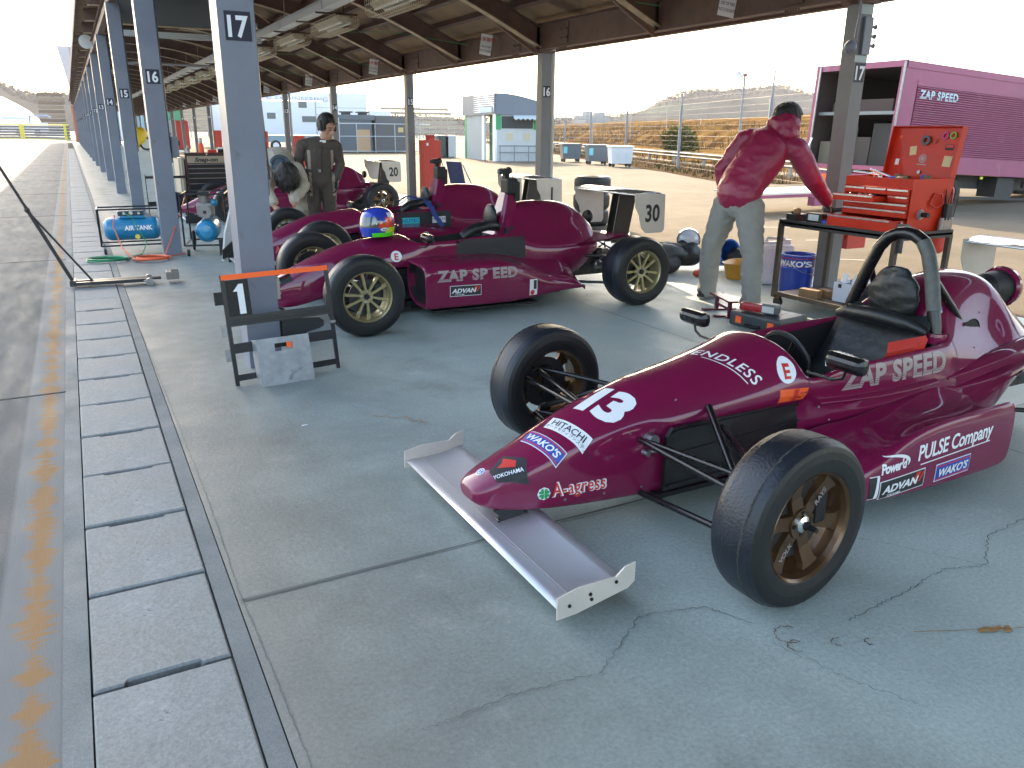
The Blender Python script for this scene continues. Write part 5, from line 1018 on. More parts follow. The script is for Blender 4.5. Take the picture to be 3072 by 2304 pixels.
# pile of gear
def blobby(name,loc,sc,m,label,cat,seed,amp=.18,grp=None):
    b=MB(); rs=[]; n=22
    for i in range(1,14):
        th=PI*i/14; rs.append([Vector((math.sin(th)*math.cos(2*PI*k/n),math.sin(th)*math.sin(2*PI*k/n),math.cos(th))) for k in range(n)])
    b.rings(rs,0,True,True)
    for i,v in enumerate(b.v):
        d=1+amp*noise.noise(v*2.2+Vector((seed,0,0)))+amp*.4*noise.noise(v*6+Vector((0,seed,0))); v=Vector((v.x*d*sc[0],v.y*d*sc[1],v.z*d*sc[2])); v.z=max(v.z,-sc[2]*.7); b.v[i]=v
    me=baked(b.mesh(name,[m]),[('SUBSURF',dict(levels=1,render_levels=1))]); o=link(me,name); o.location=(loc[0],loc[1],loc[2]+sc[2]*.7); return tag(o,label,cat,grp)
blobby('kit_bag',(5.05,6.42,0),(.36,.22,.13),mat('black bag cloth',(.02,.018,.017),.7,bump=.5,bscale=20),'flat black kit bag on the floor behind the gold wheel of car 30','bag',1)
blobby('kit_bag',(5.25,6.45,.13),(.24,.18,.10),mat('grey green cloth',(.05,.06,.062),.7,bump=.5,bscale=18),'grey green jacket heaped on the flat black bag','jacket',4,.3)
blobby('kit_bag',(5.52,6.45,.05),(.17,.16,.15),mat('black nylon',(.015,.017,.018),.5,bump=.5,bscale=30),'black backpack between the pile and the pale helmet','backpack',9,.25)
q=thing('helmet','white and black helmet lying on the black backpack pile','helmet',(5.57,6.48,.24),R(-40)); b=MB(); b.sph((0,0,.07),.12,0,20,12,(1,.9,.95)); b.part('shell',flat((.5,.55,.6),.2,0,.8),q); b=MB(); b.lathe([(.123,-.05),(.126,0),(.118,.05)],(0,.0,.06),'Y',0,24); b.part('visor',flat((.01,.01,.012),.15,0,1),q)
blobby('cloth',(4.98,6.52,.12),(.10,.07,.05),flat((.5,.35,.28),.6),'small pink and white cloth on the black bag','cloth',12,.3)
blobby('cloth',(5.40,6.05,0),(.10,.07,.045),flat((.55,.06,.03),.5),'orange red pouch at the foot of the gear pile','pouch',15,.2)
q=MB(); q.lathe([(0,0),(.11,0),(.135,.18),(.145,.19),(.13,.185),(.105,.01),(0,.01)],(0,0,0),'Z',0,28); q.xf(Matrix.Rotation(R(75),4,'X')); o=q.part('blue_bucket',flat((.02,.12,.45),.4)); o.location=(5.88,6.35,.14); tag(o,'blue plastic bucket on its side between the man\'s legs','bucket')
q=thing('yellow_tub','open orange yellow plastic tub on the floor behind the man\'s legs','tub',(5.72,5.85,0),R(30)); b=MB(); tubm=mat('yellow tub',(.55,.28,.035),.4,var=.08); rs=[]
for z,a,c_ in ((0,.17,.11),(.02,.175,.115),(.15,.21,.14),(.155,.225,.15),(.15,.205,.135),(.03,.165,.105),(.025,.02,.01)): rs.append([Vector((max(-a,min(a,a*1.15*math.cos(t))),max(-c_,min(c_,c_*1.15*math.sin(t))),z)) for t in [2*PI*i/28 for i in range(28)]])
b.rings(rs,0,True,True); b.part('basin',tubm,q)
blobby('cloth',(5.98,6.15,.0),(.16,.13,.14),flat((.018,.018,.02),.6),'black and silver crumpled bag right of the blue bucket','bag',21,.3)
def shoe(loc,rz,label):
    b=thing('racing_boot',label,'boot',loc,rz,'pair of boots on the floor'); q=MB(); rs=[]
    for x,w_,z in ((-.13,.028,.05),(-.11,.04,.075),(-.05,.045,.085),(.02,.04,.11),(.08,.038,.16),(.125,.03,.15)): rs.append([Vector((x,w_*math.cos(t),.012+z/2+z/2*math.sin(t))) for t in [2*PI*i/14 for i in range(14)]])
    q.rings(rs,0,True,True); q.cyl((.09,0,.12),(.10,0,.20),.042,0,12,.045); q.box((.13,0,.22),(.01,.03,.07),0); q.part('upper',flat((.05,.06,.055),.5),b); q=MB(); q.box((-.01,0,.008),(.27,.08,.016),0,None,.006); q.part('sole',flat((.2,.17,.13),.6),b)
shoe((6.02,5.83,0),R(28),'left dark boot of the pair beside the blue pail'); shoe((6.14,5.72,0),R(28),'right dark boot of the pair, nearer the blue pail')
# fire boxes
q=thing('fire_cabinet','tall red steel cabinet standing against yard column 15','cabinet',(5.86,14.45,0)); b=MB(); b.b2((0,0,.04),(.34,.26,1.2),0,.006); b.part('body','firered',q); b=MB(); b.cyl((.17,.1,1.2),(.17,.1,1.25),.09,0,14); b.box((.17,.1,1.27),(.18,.04,.04),0,None,.008); b.part('bell','firered',q); b=MB(); b.b2((.05,-.002,1.1),(.09,0,1.15)); b.part('sticker','white',q)
q=thing('fire_cabinet','red steel box hanging on yard column 17 below the tool chest','cabinet',(5.93,4.80,.40)); b=MB(); b.b2((0,0,0),(.24,.16,.60),0,.006); b.part('body','firered',q); b=MB(); b.b2((-.125,.03,.1),(0,.05,.14)); b.b2((-.125,.03,.45),(0,.05,.49)); b.part('bracket','firered',q)
b=MB(); b.cyl((0,0,0),(0,0,.44),.06,0,18); b.sph((0,0,0),.06,0,14,8); b.sph((0,0,.44),.06,0,14,8); tag(b.part('extinguisher','firered'),'red extinguisher hanging below the chest behind the roll hoop','extinguisher').location=(6.15,4.10,.50)
b=MB(); b.box((0,0,0),(.02,.10,.10),0,None,.008); b.cyl((0,0,-.15),(0,0,-.02),.014,0,8); tag(b.part('paddle',flat((.05,.05,.055),.4)),'dark grey rounded paddle hanging from the cart corner','paddle').location=(5.0,3.60,.73)
for i,(x,y,n) in enumerate(((5.86,29.6,12),(5.86,34.6,11),(5.86,39.6,10),(5.86,24.5,13),(1.02,29.75,12))):
    q=thing('fire_cabinet',['red box on a column seen beyond the tall cabinet, rightmost far one','red box left of the orange bottle in the distance','small far red box near the vending machines','slim red box at yard column 13 beside the bent man','red box low on a far lane side column'][i],'cabinet',(x,y,.55 if i!=3 else 0)); b=MB(); b.b2((0,0,0),(.30,.2,.75 if i!=3 else 1.2),0,.006); b.part('body','firered',q)
    b=MB(); b.box((.15,-.005,.55),(.14,.01,.14),0); b.part('hatch','firered',q)
b=MB(); b.b2((0,0,0),(.075,.12,.22),0,.005); tag(b.part('switch_box','column'),'grey switch box on the inner side of lane column 16','switch box').location=(.985,9.80,1.06)
b=MB(); b.add([(0,0,.006),(.03,.004,.007),(.034,.012,.006),(.004,.010,.008)],[(0,1,2,3)]); tag(b.part('paper_scrap','white'),'tiny white paper scrap on the floor below the pit board','scrap').location=(.80,3.62,0)
# folding chair & tyres
q=thing('camping_chair','dark blue folding chair beside the red cabinet','chair',(6.15,13.2,0),R(15))
b=MB(); b.add([(0,.05,.42),(.02,.45,.42),(.42,.45,.38),(.40,.05,.38)],[(0,1,2,3)],0); b.add([(0,.05,.41),(.02,.45,.41),(.42,.45,.37),(.40,.05,.37)],[(0,1,2,3)],0); b.part('seat',flat((.02,.03,.10),.7),q)
b=MB(); b.box((-.04,.25,.65),(.015,.42,.40),0,Matrix.Rotation(R(-14),3,'Y'),.004); b.part('backrest',flat((.02,.03,.10),.7),q)
for a,b_ in (((0,.03,0),(.42,.03,.42)),((.42,.03,0),(-.06,.03,.8)),((0,.47,0),(.42,.47,.42)),((.42,.47,0),(-.06,.47,.8))): b=MB(); b.tube([a,b_],.011,0,8); b.part('leg','steel',q)
for i in range(3):
    o=link(MB().lathe([(.16,-.10),(.19,-.12),(.25,-.12),(.275,-.09),(.281,-.05),(.281,.05),(.275,.09),(.25,.12),(.19,.12),(.16,.10)],(0,0,0),'Z',0,40,True,True).mesh('spare_tyre',['sidewall']),'spare_tyre'); o.location=(6.98+.01*i,10.45,.12+.243*i); tag(o,['bottom spare tyre of the stack behind the wing of car 30','middle spare tyre of the stack behind the wing of car 30','top spare tyre of the stack behind the wing of car 30'][i],'tyre','stacked spare tyres')
# ================================================================ PEOPLE
def etube(mb,pts,ra,rb,side,seg=20):
    pts=[Vector(p) for p in pts]; side=Vector(side); rs=[]
    def ringat(p,t,a,b):
        u=(side-t*side.dot(t)).normalized(); v=t.cross(u); return [p+u*a*math.cos(2*PI*k/seg)+v*b*math.sin(2*PI*k/seg) for k in range(seg)]
    n=len(pts)
    for i,p in enumerate(pts):
        t=(pts[min(i+1,n-1)]-pts[max(i-1,0)]).normalized()
        if i==0:
            for e,f in ((-.75,.45),(-.45,.8)): rs.append(ringat(p+t*e*min(ra[0],rb[0]),t,ra[0]*f,rb[0]*f))
        rs.append(ringat(p,t,ra[i],rb[i]))
        if i==n-1:
            for e,f in ((.45,.8),(.75,.45)): rs.append(ringat(p+t*e*min(ra[-1],rb[-1]),t,ra[-1]*f,rb[-1]*f))
    mb.rings(rs,0,True,True)
def limb(mb,pts,r,seg=14): etube(mb,pts,r,r,Vector((.3,.9,.2)) ,seg)
def wr(me,amp,scale,seed=0,aniso=(1,1,1)):
    nv=[v.normal.copy() for v in me.vertices]
    for v,n in zip(me.vertices,nv):
        p=Vector((v.co.x*aniso[0],v.co.y*aniso[1],v.co.z*aniso[2]))*scale+Vector((seed,seed*.7,0))
        d=noise.noise(p)+.5*noise.noise(p*2.1); r=1-abs(d)*1.6
        v.co+=n*amp*r
    me.update(); return me
def organic(name,mb,mats,voxel=.011,smooth=4,wrinkle=None,parent=None,matfn=None,label=None):
    me=mb.mesh(name,mats)
    mods=[('REMESH',dict(mode='VOXEL',voxel_size=voxel,use_smooth_shade=True)),('SMOOTH',dict(factor=.6,iterations=smooth))]
    me2=baked(me,mods); me2.name=name
    me2.materials.clear()
    for m in (mats if isinstance(mats,(list,tuple)) else [mats]): me2.materials.append(M[m] if isinstance(m,str) else m)
    if wrinkle: wr(me2,*wrinkle)
    for p in me2.polygons:
        p.use_smooth=True
        p.material_index=matfn(p.center) if matfn else 0
    return link(me2,name,parent,label)
def hand(mb,w,d,up,s=1,curl=.5,sc=1.0):
    # w wrist, d direction, up = back-of-hand normal ; four fingers + thumb
    w=Vector(w); d=Vector(d).normalized(); up=Vector(up); up=(up-d*up.dot(d)).normalized(); sd=d.cross(up)*s
    etube(mb,[w,w+d*.045*sc,w+d*.085*sc],[.026*sc,.038*sc,.040*sc],[.018*sc,.016*sc,.014*sc],sd,14)
    for i,(o,l) in enumerate(((-.030,.068),(-.010,.078),(.011,.074),(.031,.058))):
        b=w+d*.085*sc+sd*o*sc; c1=curl*(.8+.1*i); d1=(d*math.cos(c1*.6)-up*math.sin(c1*.6)); d2=(d*math.cos(c1*1.5)-up*math.sin(c1*1.5)); 
        p1=b+d1*l*.5*sc; p2=p1+d2*l*.5*sc; mb.tube([b-d*.01,b,p1,p2],[.0095*sc,.0095*sc,.009*sc,.0065*sc],0,8)
    b=w+d*.025*sc-sd*.03*sc; mb.tube([b,b+(d*.6-sd*.8)*.03*sc,b+(d*.95-sd*.45-up*.3)*.062*sc],[.012*sc,.0115*sc,.008*sc],0,8)
def face(mb,c,f,up,sc=1.0):
    # head centre c, facing f
    c=Vector(c); f=Vector(f).normalized(); up=Vector(up); up=(up-f*up.dot(f)).normalized(); s=f.cross(up)
    def P(a,b,g): return c+(f*a+s*b+up*g)*sc
    rs=[]
    for z,fw,bk,w_ in ((-.118,.062,-.0,.020),(-.108,.078,-.02,.038),(-.085,.088,-.04,.052),(-.055,.088,-.062,.060),(-.02,.088,-.082,.067),(.015,.087,-.092,.071),(.05,.085,-.092,.072),(.08,.070,-.08,.064),(.102,.045,-.055,.046),(.112,.02,-.03,.025)):
        rs.append([P((fw+bk)/2+(fw-bk)/2*math.cos(t),w_*math.sin(t),z) for t in [2*PI*k/24 for k in range(24)]])
    mb.rings(rs,0,True,True)
    mb.tube([P(.084,0,.012),P(.099,0,-.018),P(.106,0,-.032)],[.008*sc,.010*sc,.012*sc],0,8)
    for q in (-1,1):
        mb.sph(P(.098,q*.010,-.034),.008*sc,0,8,6); mb.sph(P(.0,q*.074,-.015),.018*sc,0,10,6,(.6,.5,1.4)); mb.tube([P(.083,q*.014,.026),P(.085,q*.032,.030),P(.072,q*.05,.024)],.006*sc,0,6); mb.sph(P(.062,q*.04,-.03),.02*sc,0,8,6)
    mb.tube([P(.086,-.022,-.062),P(.094,0,-.060),P(.086,.022,-.062)],[.004*sc,.007*sc,.004*sc],0,6); mb.tube([P(.083,-.018,-.072),P(.090,0,-.072),P(.083,.018,-.072)],[.004*sc,.007*sc,.004*sc],0,6); mb.sph(P(.075,0,-.10),.015*sc,0,8,6)
    return P
def features(P,parent,sc=1.0):
    q=MB()
    for s in (-1,1):
        q.add([P(.0895,s*(.030+.013*math.cos(t)),.005+.0042*math.sin(t)) for t in [2*PI*k/12 for k in range(12)]],[list(range(12))],0)
    q.part('eyes',flat((.02,.012,.01),.3),parent)
    q=MB()
    for s in (-1,1): q.tube([P(.090,s*.014,.032),P(.090,s*.03,.037),P(.078,s*.050,.030)],[.0028,.0035,.002],0,6)
    q.part('eyebrows','hair',parent)
    q=MB(); q.tube([P(.095,-.02,-.066),P(.0985,0,-.066),P(.095,.02,-.066)],.0022,0,6); q.part('lips',flat((.30,.10,.09),.5),parent)
def hairy(name,c,r,sc,crown,ok,n,parent,seed,voxel=.0065,tip=.02):
    # combed strands laid from the crown over a cap, merged into one mop
    mb=MB(); c=Vector(c); crown=Vector(crown).normalized(); rd=random.Random(seed)
    def S(d,k=1): return c+Vector((d.x*sc[0],d.y*sc[1],d.z*sc[2]))*r*k
    rs=[]
    for i in range(1,12):
        th=PI*i/12*.93; ax=crown.orthogonal().normalized(); bx=crown.cross(ax); ring_=[]
        for k in range(24):
            d=crown*math.cos(th)+(ax*math.cos(2*PI*k/24)+bx*math.sin(2*PI*k/24))*math.sin(th)
            ring_.append(S(d,.96 if ok(d) else .80))
        rs.append(ring_)
    mb.rings(rs,0,True,True)
    k=0
    while k<n:
        d=Vector((rd.gauss(0,1),rd.gauss(0,1),rd.gauss(0,1))).normalized()
        if not ok(d): continue
        k+=1; st_=crown.slerp(d,rd.uniform(.1,.5),Vector((0,0,0))) if False else (crown*rd.uniform(.4,1)+d*rd.uniform(.2,.8)).normalized()
        m1=(st_*.55+d*.45).normalized(); e=d; q=rd.uniform(1.0,1.07); t=(S(e)-S(m1)).normalized()
        mb.tube([S(st_,.98),S(m1,q),S(e,q),S(e,q)+t*tip*rd.uniform(.3,1.4)+Vector((0,0,-.004))],[.008,.009,.0075,.0028],0,6)
    return organic(name,mb,'hair',voxel,1,None,parent)
V=Vector
# ---- mechanic in the crimson jacket, reaching into the drawer
pm=thing('person','person in glossy crimson hooded jacket and grey trousers leaning towards the red chest','person',(4.71,4.92,0))
O=V((4.71,4.92,0))
def rel(*p): return [V(q)-O for q in p]
Lh,Lk,La=rel((4.70,5.02,.80),(4.665,5.13,.455),(4.71,5.185,.075)); Rh,Rk,Ra=rel((4.745,4.815,.79),(4.70,4.69,.455),(4.69,4.645,.075))
pel,wai,che,nec=rel((4.71,4.92,.84),(4.765,4.925,.98),(4.905,4.89,1.20),(5.02,4.855,1.375)); shL,shR=rel((4.90,5.075,1.325),(5.07,4.705,1.26))
elL,haL=rel((4.775,5.20,1.08),(4.80,5.17,.85)); elR,wrR=rel((5.215,4.62,1.01),(5.40,4.64,.84)) ; wrR=V((5.13,4.60,.83))-O; elR=V((5.17,4.60,1.02))-O
elR=V((5.213,4.62,1.017))-O; wrR=V((5.30,4.50,.80))-O; wrR=V((5.415,4.63,.845))-O
hd=V((5.075,4.835,1.475))-O
b=MB(); etube(b,[pel,wai,che,(che+nec)/2],[.15,.14,.16,.13],[.10,.10,.11,.10],(0,1,0)); etube(b,[shL,(shL+shR)/2,shR],[.06,.08,.06],[.06,.08,.06],(0,0,1)); limb(b,[nec-V((.02,0,.03)),hd-V((0,0,.08))],[.06,.055])
for a,k,c in ((Lh,Lk,La),(Rh,Rk,Ra)): limb(b,[a,a*.5+k*.5,k,k*.5+c*.5,c],[.08,.07,.052,.05,.035]); etube(b,[c+V((-.05,0,-.04)),c+V((.05,0,-.045)),c+V((.15,0,-.055))],[.035,.04,.035],[.03,.025,.015],(0,1,0))
limb(b,[shL,elL,haL],[.05,.04,.028]); limb(b,[shR,elR,wrR],[.05,.04,.028])
hand(b,haL,V((.1,.0,-1)),V((-1,.2,0)),1,.6); hand(b,wrR,V((.55,.25,-.75)),V((.5,-.2,.5)),-1,.9)
Pf=face(b,hd,V((.75,.15,-.62)),V((.4,0,.9)))
body_=organic('body',b,'skin',.0085,2,None,pm)
b=MB(); etube(b,[pel-V((0,0,.02)),pel+V((.01,0,.06)),wai],[.175,.17,.16],[.125,.115,.11],(0,1,0))
for a,k,c,s in ((Lh,Lk,La,1),(Rh,Rk,Ra,-1)):
    limb(b,[a+V((0,-.0*s,.02)),a*.6+k*.4,k,k*.5+c*.5,c+V((0,0,.05)),c+V((-.01,0,-.015))],[.112,.102,.084,.078,.072,.078])
organic('trousers',b,mat('grey cotton trousers',(.25,.245,.225),.8,var=.1,vscale=6,bump=.3,bscale=30),.011,3,(.010,9,3,(1,1,1.6)),pm)
jm=mat('crimson jacket',(.25,.012,.055),.42,0,.05,var=.12,vscale=5,bump=.45,bscale=22)
b=MB()
etube(b,[pel+V((-.005,0,.03)),pel+V((.01,0,.09)),wai+V((.01,0,.03)),che,(che+nec)/2+V((0,0,.02)),nec-V((.02,0,.02))],[.195,.20,.205,.215,.185,.11],[.15,.155,.16,.17,.15,.11],(.1,1,0))
etube(b,[shL+V((0,-.02,0)),(shL+shR)/2-V((.02,0,0)),shR+V((0,.02,0))],[.085,.115,.09],[.085,.115,.09],(0,0,1))
limb(b,[shL,shL*.5+elL*.5,elL,haL+V((0,0,.03))],[.088,.078,.068,.055]); limb(b,[shR,shR*.5+elR*.5,elR,elR*.4+wrR*.6,wrR],[.090,.083,.070,.058,.05])
organic('jacket',b,jm,.011,3,(.0065,6,11,(1,1,1.7)),pm)
b=MB(); q=hd+V((-.045,-.01,-.055)); b.sph(q,.135,0,20,12,(.85,1.05,.85)); b.sph(q+V((-.01,-.05,-.05)),.095,0,18,12,(.9,1.1,.7)); organic('hood',b,jm,.009,2,(.010,13,2),pm)
hairy('hair',hd+V((0,0,.02)),.115,(1.0,.88,.95),(-.3,.1,.9),lambda d:d.z>-.35 and not(d.x>.6 and d.z<.1),170,pm,4)
for (c,nm) in ((La,0),(Ra,1)):
    b=MB(); etube(b,[c+V((-.075,0,-.045)),c+V((.03,0,-.045)),c+V((.12,0,-.05)),c+V((.17,0,-.055))],[.042,.046,.048,.035],[.03,.03,.024,.018],(0,1,0)); etube(b,[c+V((-.045,0,-.01)),c+V((-.04,0,-.045))],[.045,.045],[.045,.045],(0,1,0))
    organic('shoe',b,[flat((.03,.028,.026),.6),flat((.40,.36,.30),.7)],.008,1,None,pm,lambda c_:1 if c_.z<.022 else 0)
b=MB(); hand(b,wrR+V((.004,0,-.004)),V((.55,.25,-.75)),V((.5,-.2,.5)),-1,.9,1.14); organic('glove',b,flat((.015,.015,.016),.6),.006,1,None,pm)
o=MB(); o.tube([(0,0,0),(.05,-.06,.01),(.06,-.15,.0)],[.02,.015,.012],0,8); o.box((.0,.02,0),(.05,.09,.04),0,None,.01); tag(o.part('air_ratchet',flat((.02,.02,.022),.4)),'black ratchet tool held in the gloved hand of the person in crimson','hand tool').location=wrR+O+V((.05,-.01,-.075))
# ---- standing driver
ps=thing('person','standing young person in a charcoal racing suit with cream side stripes, looking down','person',(2.57,9.6,0)); O=V((2.57,9.6,0))
sx,sy=V((.93,-.03,-.0)),V((0,-1,0)) # suit faces the camera and slightly left
fwd=V((-.16,-.98,0)).normalized(); lat=V((.98,-.16,0)).normalized()
shA,shB=rel((2.385,9.64,1.195),(2.765,9.58,1.185)); elA,elB=rel((2.335,9.68,.985),(2.815,9.60,.98)); haA,haB=rel((2.375,9.57,.80),(2.745,9.53,.79)); hd=V((2.665,9.53,1.395))-O; nec=V((2.60,9.60,1.245))-O
pel=V((2.565,9.62,.80))-O; che=V((2.58,9.62,1.09))-O; wai=V((2.565,9.62,.93))-O
b=MB(); etube(b,[pel,wai,che,nec-V((0,0,.04))],[.13,.12,.145,.07],[.09,.08,.09,.06],lat); etube(b,[shA,(shA+shB)/2+V((0,0,.02)),shB],[.055,.07,.055],[.055,.07,.055],(0,0,1)); limb(b,[nec-V((0,0,.04)),hd+V((-.015,.03,-.06))],[.058,.052])
hipA,hipB=pel+lat*-.09,pel+lat*.09; knA,knB=hipA+V((-.0,-.01,-.38)),hipB+V((.0,-.01,-.38)); anA,anB=V((knA.x,knA.y+.03,.07)),V((knB.x,knB.y+.03,.07))
for a,k,c in ((hipA,knA,anA),(hipB,knB,anB)): limb(b,[a,k,c],[.08,.055,.035]); etube(b,[c+V((0,.04,-.04)),c+V((0,-.14,-.055))],[.035,.035],[.028,.015],lat)
limb(b,[shA,elA,haA],[.045,.038,.027]); limb(b,[shB,elB,haB],[.045,.038,.027]); hand(b,haA,V((.1,-.1,-1)),V((-.9,-.3,0)),1,.7,.9); hand(b,haB,V((-.1,-.1,-1)),V((.9,-.3,0)),-1,.7,.9)
ff=V((.30,-.86,-.42)); Pf=face(b,hd,ff,V((.12,-.25,.95)),1.08); organic('body',b,'skin',.0065,1,None,ps); features(Pf,ps)
suit=[mat('charcoal suit',(.072,.056,.045),.8,var=.12,bump=.4,bscale=30),mat('cream suit panel',(.33,.28,.21),.8,var=.1,bump=.3,bscale=30)]
def sm(c): 
    l=(c-che).dot(lat); 
    return 1 if (.118<abs(l)<.150 and .62<c.z<1.14) or (.10<abs(l)<.19 and c.z<.74 and abs((c-pel).dot(fwd))<.035) else 0
b=MB(); etube(b,[pel-V((0,0,.03)),pel+V((0,0,.03)),wai,che,che+V((0,0,.09)),nec-V((0,0,.03))],[.165,.16,.148,.185,.17,.09],[.12,.115,.105,.125,.115,.085],lat); etube(b,[shA,(shA+shB)/2+V((0,0,.02)),shB],[.068,.085,.068],[.068,.085,.068],(0,0,1))
limb(b,[shA,shA*.5+elA*.5,elA,haA+V((0,0,.03))],[.072,.062,.056,.042]); limb(b,[shB,shB*.5+elB*.5,elB,haB+V((0,0,.03))],[.072,.062,.056,.042])
for a,k,c in ((hipA,knA,anA),(hipB,knB,anB)): limb(b,[a,a*.5+k*.5,k,c+V((0,0,.02))],[.098,.088,.072,.06])
organic('racing_suit',b,suit,.008,3,(.006,12,5,(1,1,1.6)),ps,sm)
b=MB(); b.tube([che+fwd*.132+V((.0,0,-.19)),che+fwd*.142,nec+fwd*.075-V((0,0,.03))],.004,0,6); b.part('zip_flap',flat((.03,.024,.02),.8),ps)
b=MB(); cv_=nec+V((.012,-.008,-.005)); b.lathe([(.066,-.03),(.068,.02),(.060,.022),(.060,-.03)],cv_,'Z',0,24,True,True); b.box(cv_+fwd*.069+V((0,0,-.002)),(.07,.006,.03),1,Matrix.Rotation(-.16,3,'Z')); b.part('collar',[suit[0],'white'],ps)
b=MB(); rs=[]
for z in (-.018,.018): rs.append([wai+V((0,0,z-.02))+lat*.158*math.cos(t)+fwd*.115*math.sin(t) for t in [2*PI*k/32 for k in range(32)]])
b.rings(rs,0,True,False); b.box(wai+fwd*.118+V((-.01,0,-.02)),(.03,.005,.03),1); b.part('belt',[suit[0],'steel'],ps)
for hh_,d_,u_,s_ in ((haA,V((.1,-.1,-1)),V((-.9,-.3,0)),1),(haB,V((-.1,-.1,-1)),V((.9,-.3,0)),-1)): b=MB(); hand(b,hh_,d_,u_,s_,.7,1.03); organic('glove',b,flat((.012,.012,.013),.7),.005,1,None,ps)
hairy('hair',hd+V((-.004,.012,.032)),.124,(.86,1.04,1.0),(-.15,.35,.9),lambda d:d.z>-.55 and (Vector((.30,-.86,-.1)).normalized().dot(d)<.66 or d.z>(.04 if abs(d.x-.30*1.1)<.9 else .3)),200,ps,8,.006)
for c in (anA,anB): b=MB(); etube(b,[c+V((0,.06,-.04)),c+V((0,-.17,-.048))],[.042,.042],[.032,.022],lat); organic('shoe',b,'black',.008,1,None,ps)
# ---- person in beige suit bending over car 1
pb_=thing('person','person in beige suit bent double behind column 17 with dark hair hanging down','person',(2.08,9.55,0)); O=V((2.08,9.55,0))
hipc,back,chest=rel((2.16,9.98,.92),(2.12,9.80,1.02),(2.08,9.55,.96)); shA,shB=rel((1.91,9.50,.93),(2.26,9.52,.93)); hd=V((2.10,9.28,.86))-O
elA,haA,elB,haB=rel((1.86,9.28,.74),(1.90,9.12,.56),(2.30,9.34,.76),(2.14,9.16,.58))
hA,hB=rel((2.02,9.95,.86),(2.28,9.93,.86)); kA,kB=rel((1.86,9.78,.47),(2.36,9.72,.47)); aA,aB=rel((1.70,9.86,.08),(2.34,9.92,.08))
b=MB(); etube(b,[hipc,back,chest],[.14,.14,.15],[.10,.10,.10],(1,0,0)); etube(b,[shA,chest,shB],[.055,.08,.055],[.055,.08,.055],(0,0,1)); limb(b,[chest,hd],[.06,.055]); limb(b,[shA,elA,haA],[.045,.038,.027]); limb(b,[shB,elB,haB],[.045,.038,.027])
for h_,k,a in ((hA,kA,aA),(hB,kB,aB)): limb(b,[h_,k,a],[.08,.055,.035]); etube(b,[a+V((0,.05,-.04)),a+V((0,-.14,-.05))],[.035,.035],[.028,.018],(1,0,0))
hand(b,haA,V((.3,-.5,-.8)),V((-.8,0,.2)),1,.8); hand(b,haB,V((-.3,-.5,-.8)),V((.8,0,.2)),-1,.8); Pf=face(b,hd,V((.05,-.45,-.9)),V((0,-.9,.4))); organic('body',b,'skin',.008,1,None,pb_)
bs=[mat('beige suit',(.44,.39,.31),.8,var=.14,vscale=7,bump=.5,bscale=14),mat('blue grey suit collar',(.06,.085,.11),.7,var=.1)]
b=MB(); etube(b,[hipc+V((0,.02,-.03)),hipc*.5+back*.5,back+V((0,0,.02)),chest+V((0,.04,.0)),chest+V((0,-.06,-.03))],[.17,.17,.185,.19,.12],[.13,.13,.13,.135,.11],(1,0,0)); etube(b,[shA,chest,shB],[.075,.10,.075],[.075,.10,.075],(0,0,1))
limb(b,[shA,shA*.5+elA*.5,elA,haA+V((0,.03,.03))],[.085,.078,.068,.052]); limb(b,[shB,shB*.5+elB*.5,elB,haB+V((0,.03,.03))],[.085,.078,.068,.052])
for h_,k,a in ((hA,kA,aA),(hB,kB,aB)): limb(b,[h_,h_*.5+k*.5,k,a+V((0,0,.03))],[.115,.105,.088,.07])
organic('overalls',b,bs,.010,3,(.012,9,7),pb_,lambda c_:1 if (c_-(chest+V((0,-.07,.03)))).length<.115 else 0)
b=MB(); b.tube([chest+V((.10*math.cos(t),-.09+.03*math.sin(t),.03+.085*math.sin(t))) for t in [2*PI*k/16 for k in range(17)]],.022,0,8); b.part('collar_roll',bs[1],pb_)
hairy('hair',hd+V((0,-.01,.0)),.135,(.95,1.0,1.15),(0,-.45,.9),lambda d:d.y<.5,200,pb_,6,.008,.05)
for c in (aA,aB): b=MB(); etube(b,[c+V((0,.06,-.04)),c+V((0,-.17,-.048))],[.042,.042],[.032,.022],(1,0,0)); organic('shoe',b,'black',.008,1,None,pb_)
q=thing('nose_cone','white and grey nose panel standing on end left of column 17 beside the bent person','body panel',(1.30,9.05,0),R(10)); b=MB(); b.prism([(.0,.0),(.22,0),(.22,.62),(.16,.62),(.05,.30)],0,.05,'Y',0); b.part('panel',flat((.50,.49,.47),.5),q); b=MB(); b.prism([(-.01,.02),(.23,.10),(.23,.30),(.0,.12)],-.012,-.002,'Y',0); b.part('dark_band',flat((.03,.025,.022),.5),q)
b=MB(); b.prism([(0,0),(.05,0),(.03,.60),(0,.62)],0,.10,'Y',0); tag(b.part('plank',flat((.10,.085,.065),.6)),'narrow dark brown board standing against column 17','board').location=(.985,5.0,1.08)
# ================================================================ THE PLACE BEYOND
CM=co.matrix_world.copy(); CR=CM.to_3x3()
def ray(px,py): return (CR@Vector(((px-1536)/2373,-(py-1152)/2373,-1)))
def at(px,py,Y): d=ray(px,py); return CM.translation+d*(Y/d.y)
def onx(px,py,X): d=ray(px,py); return CM.translation+d*(X/d.x)
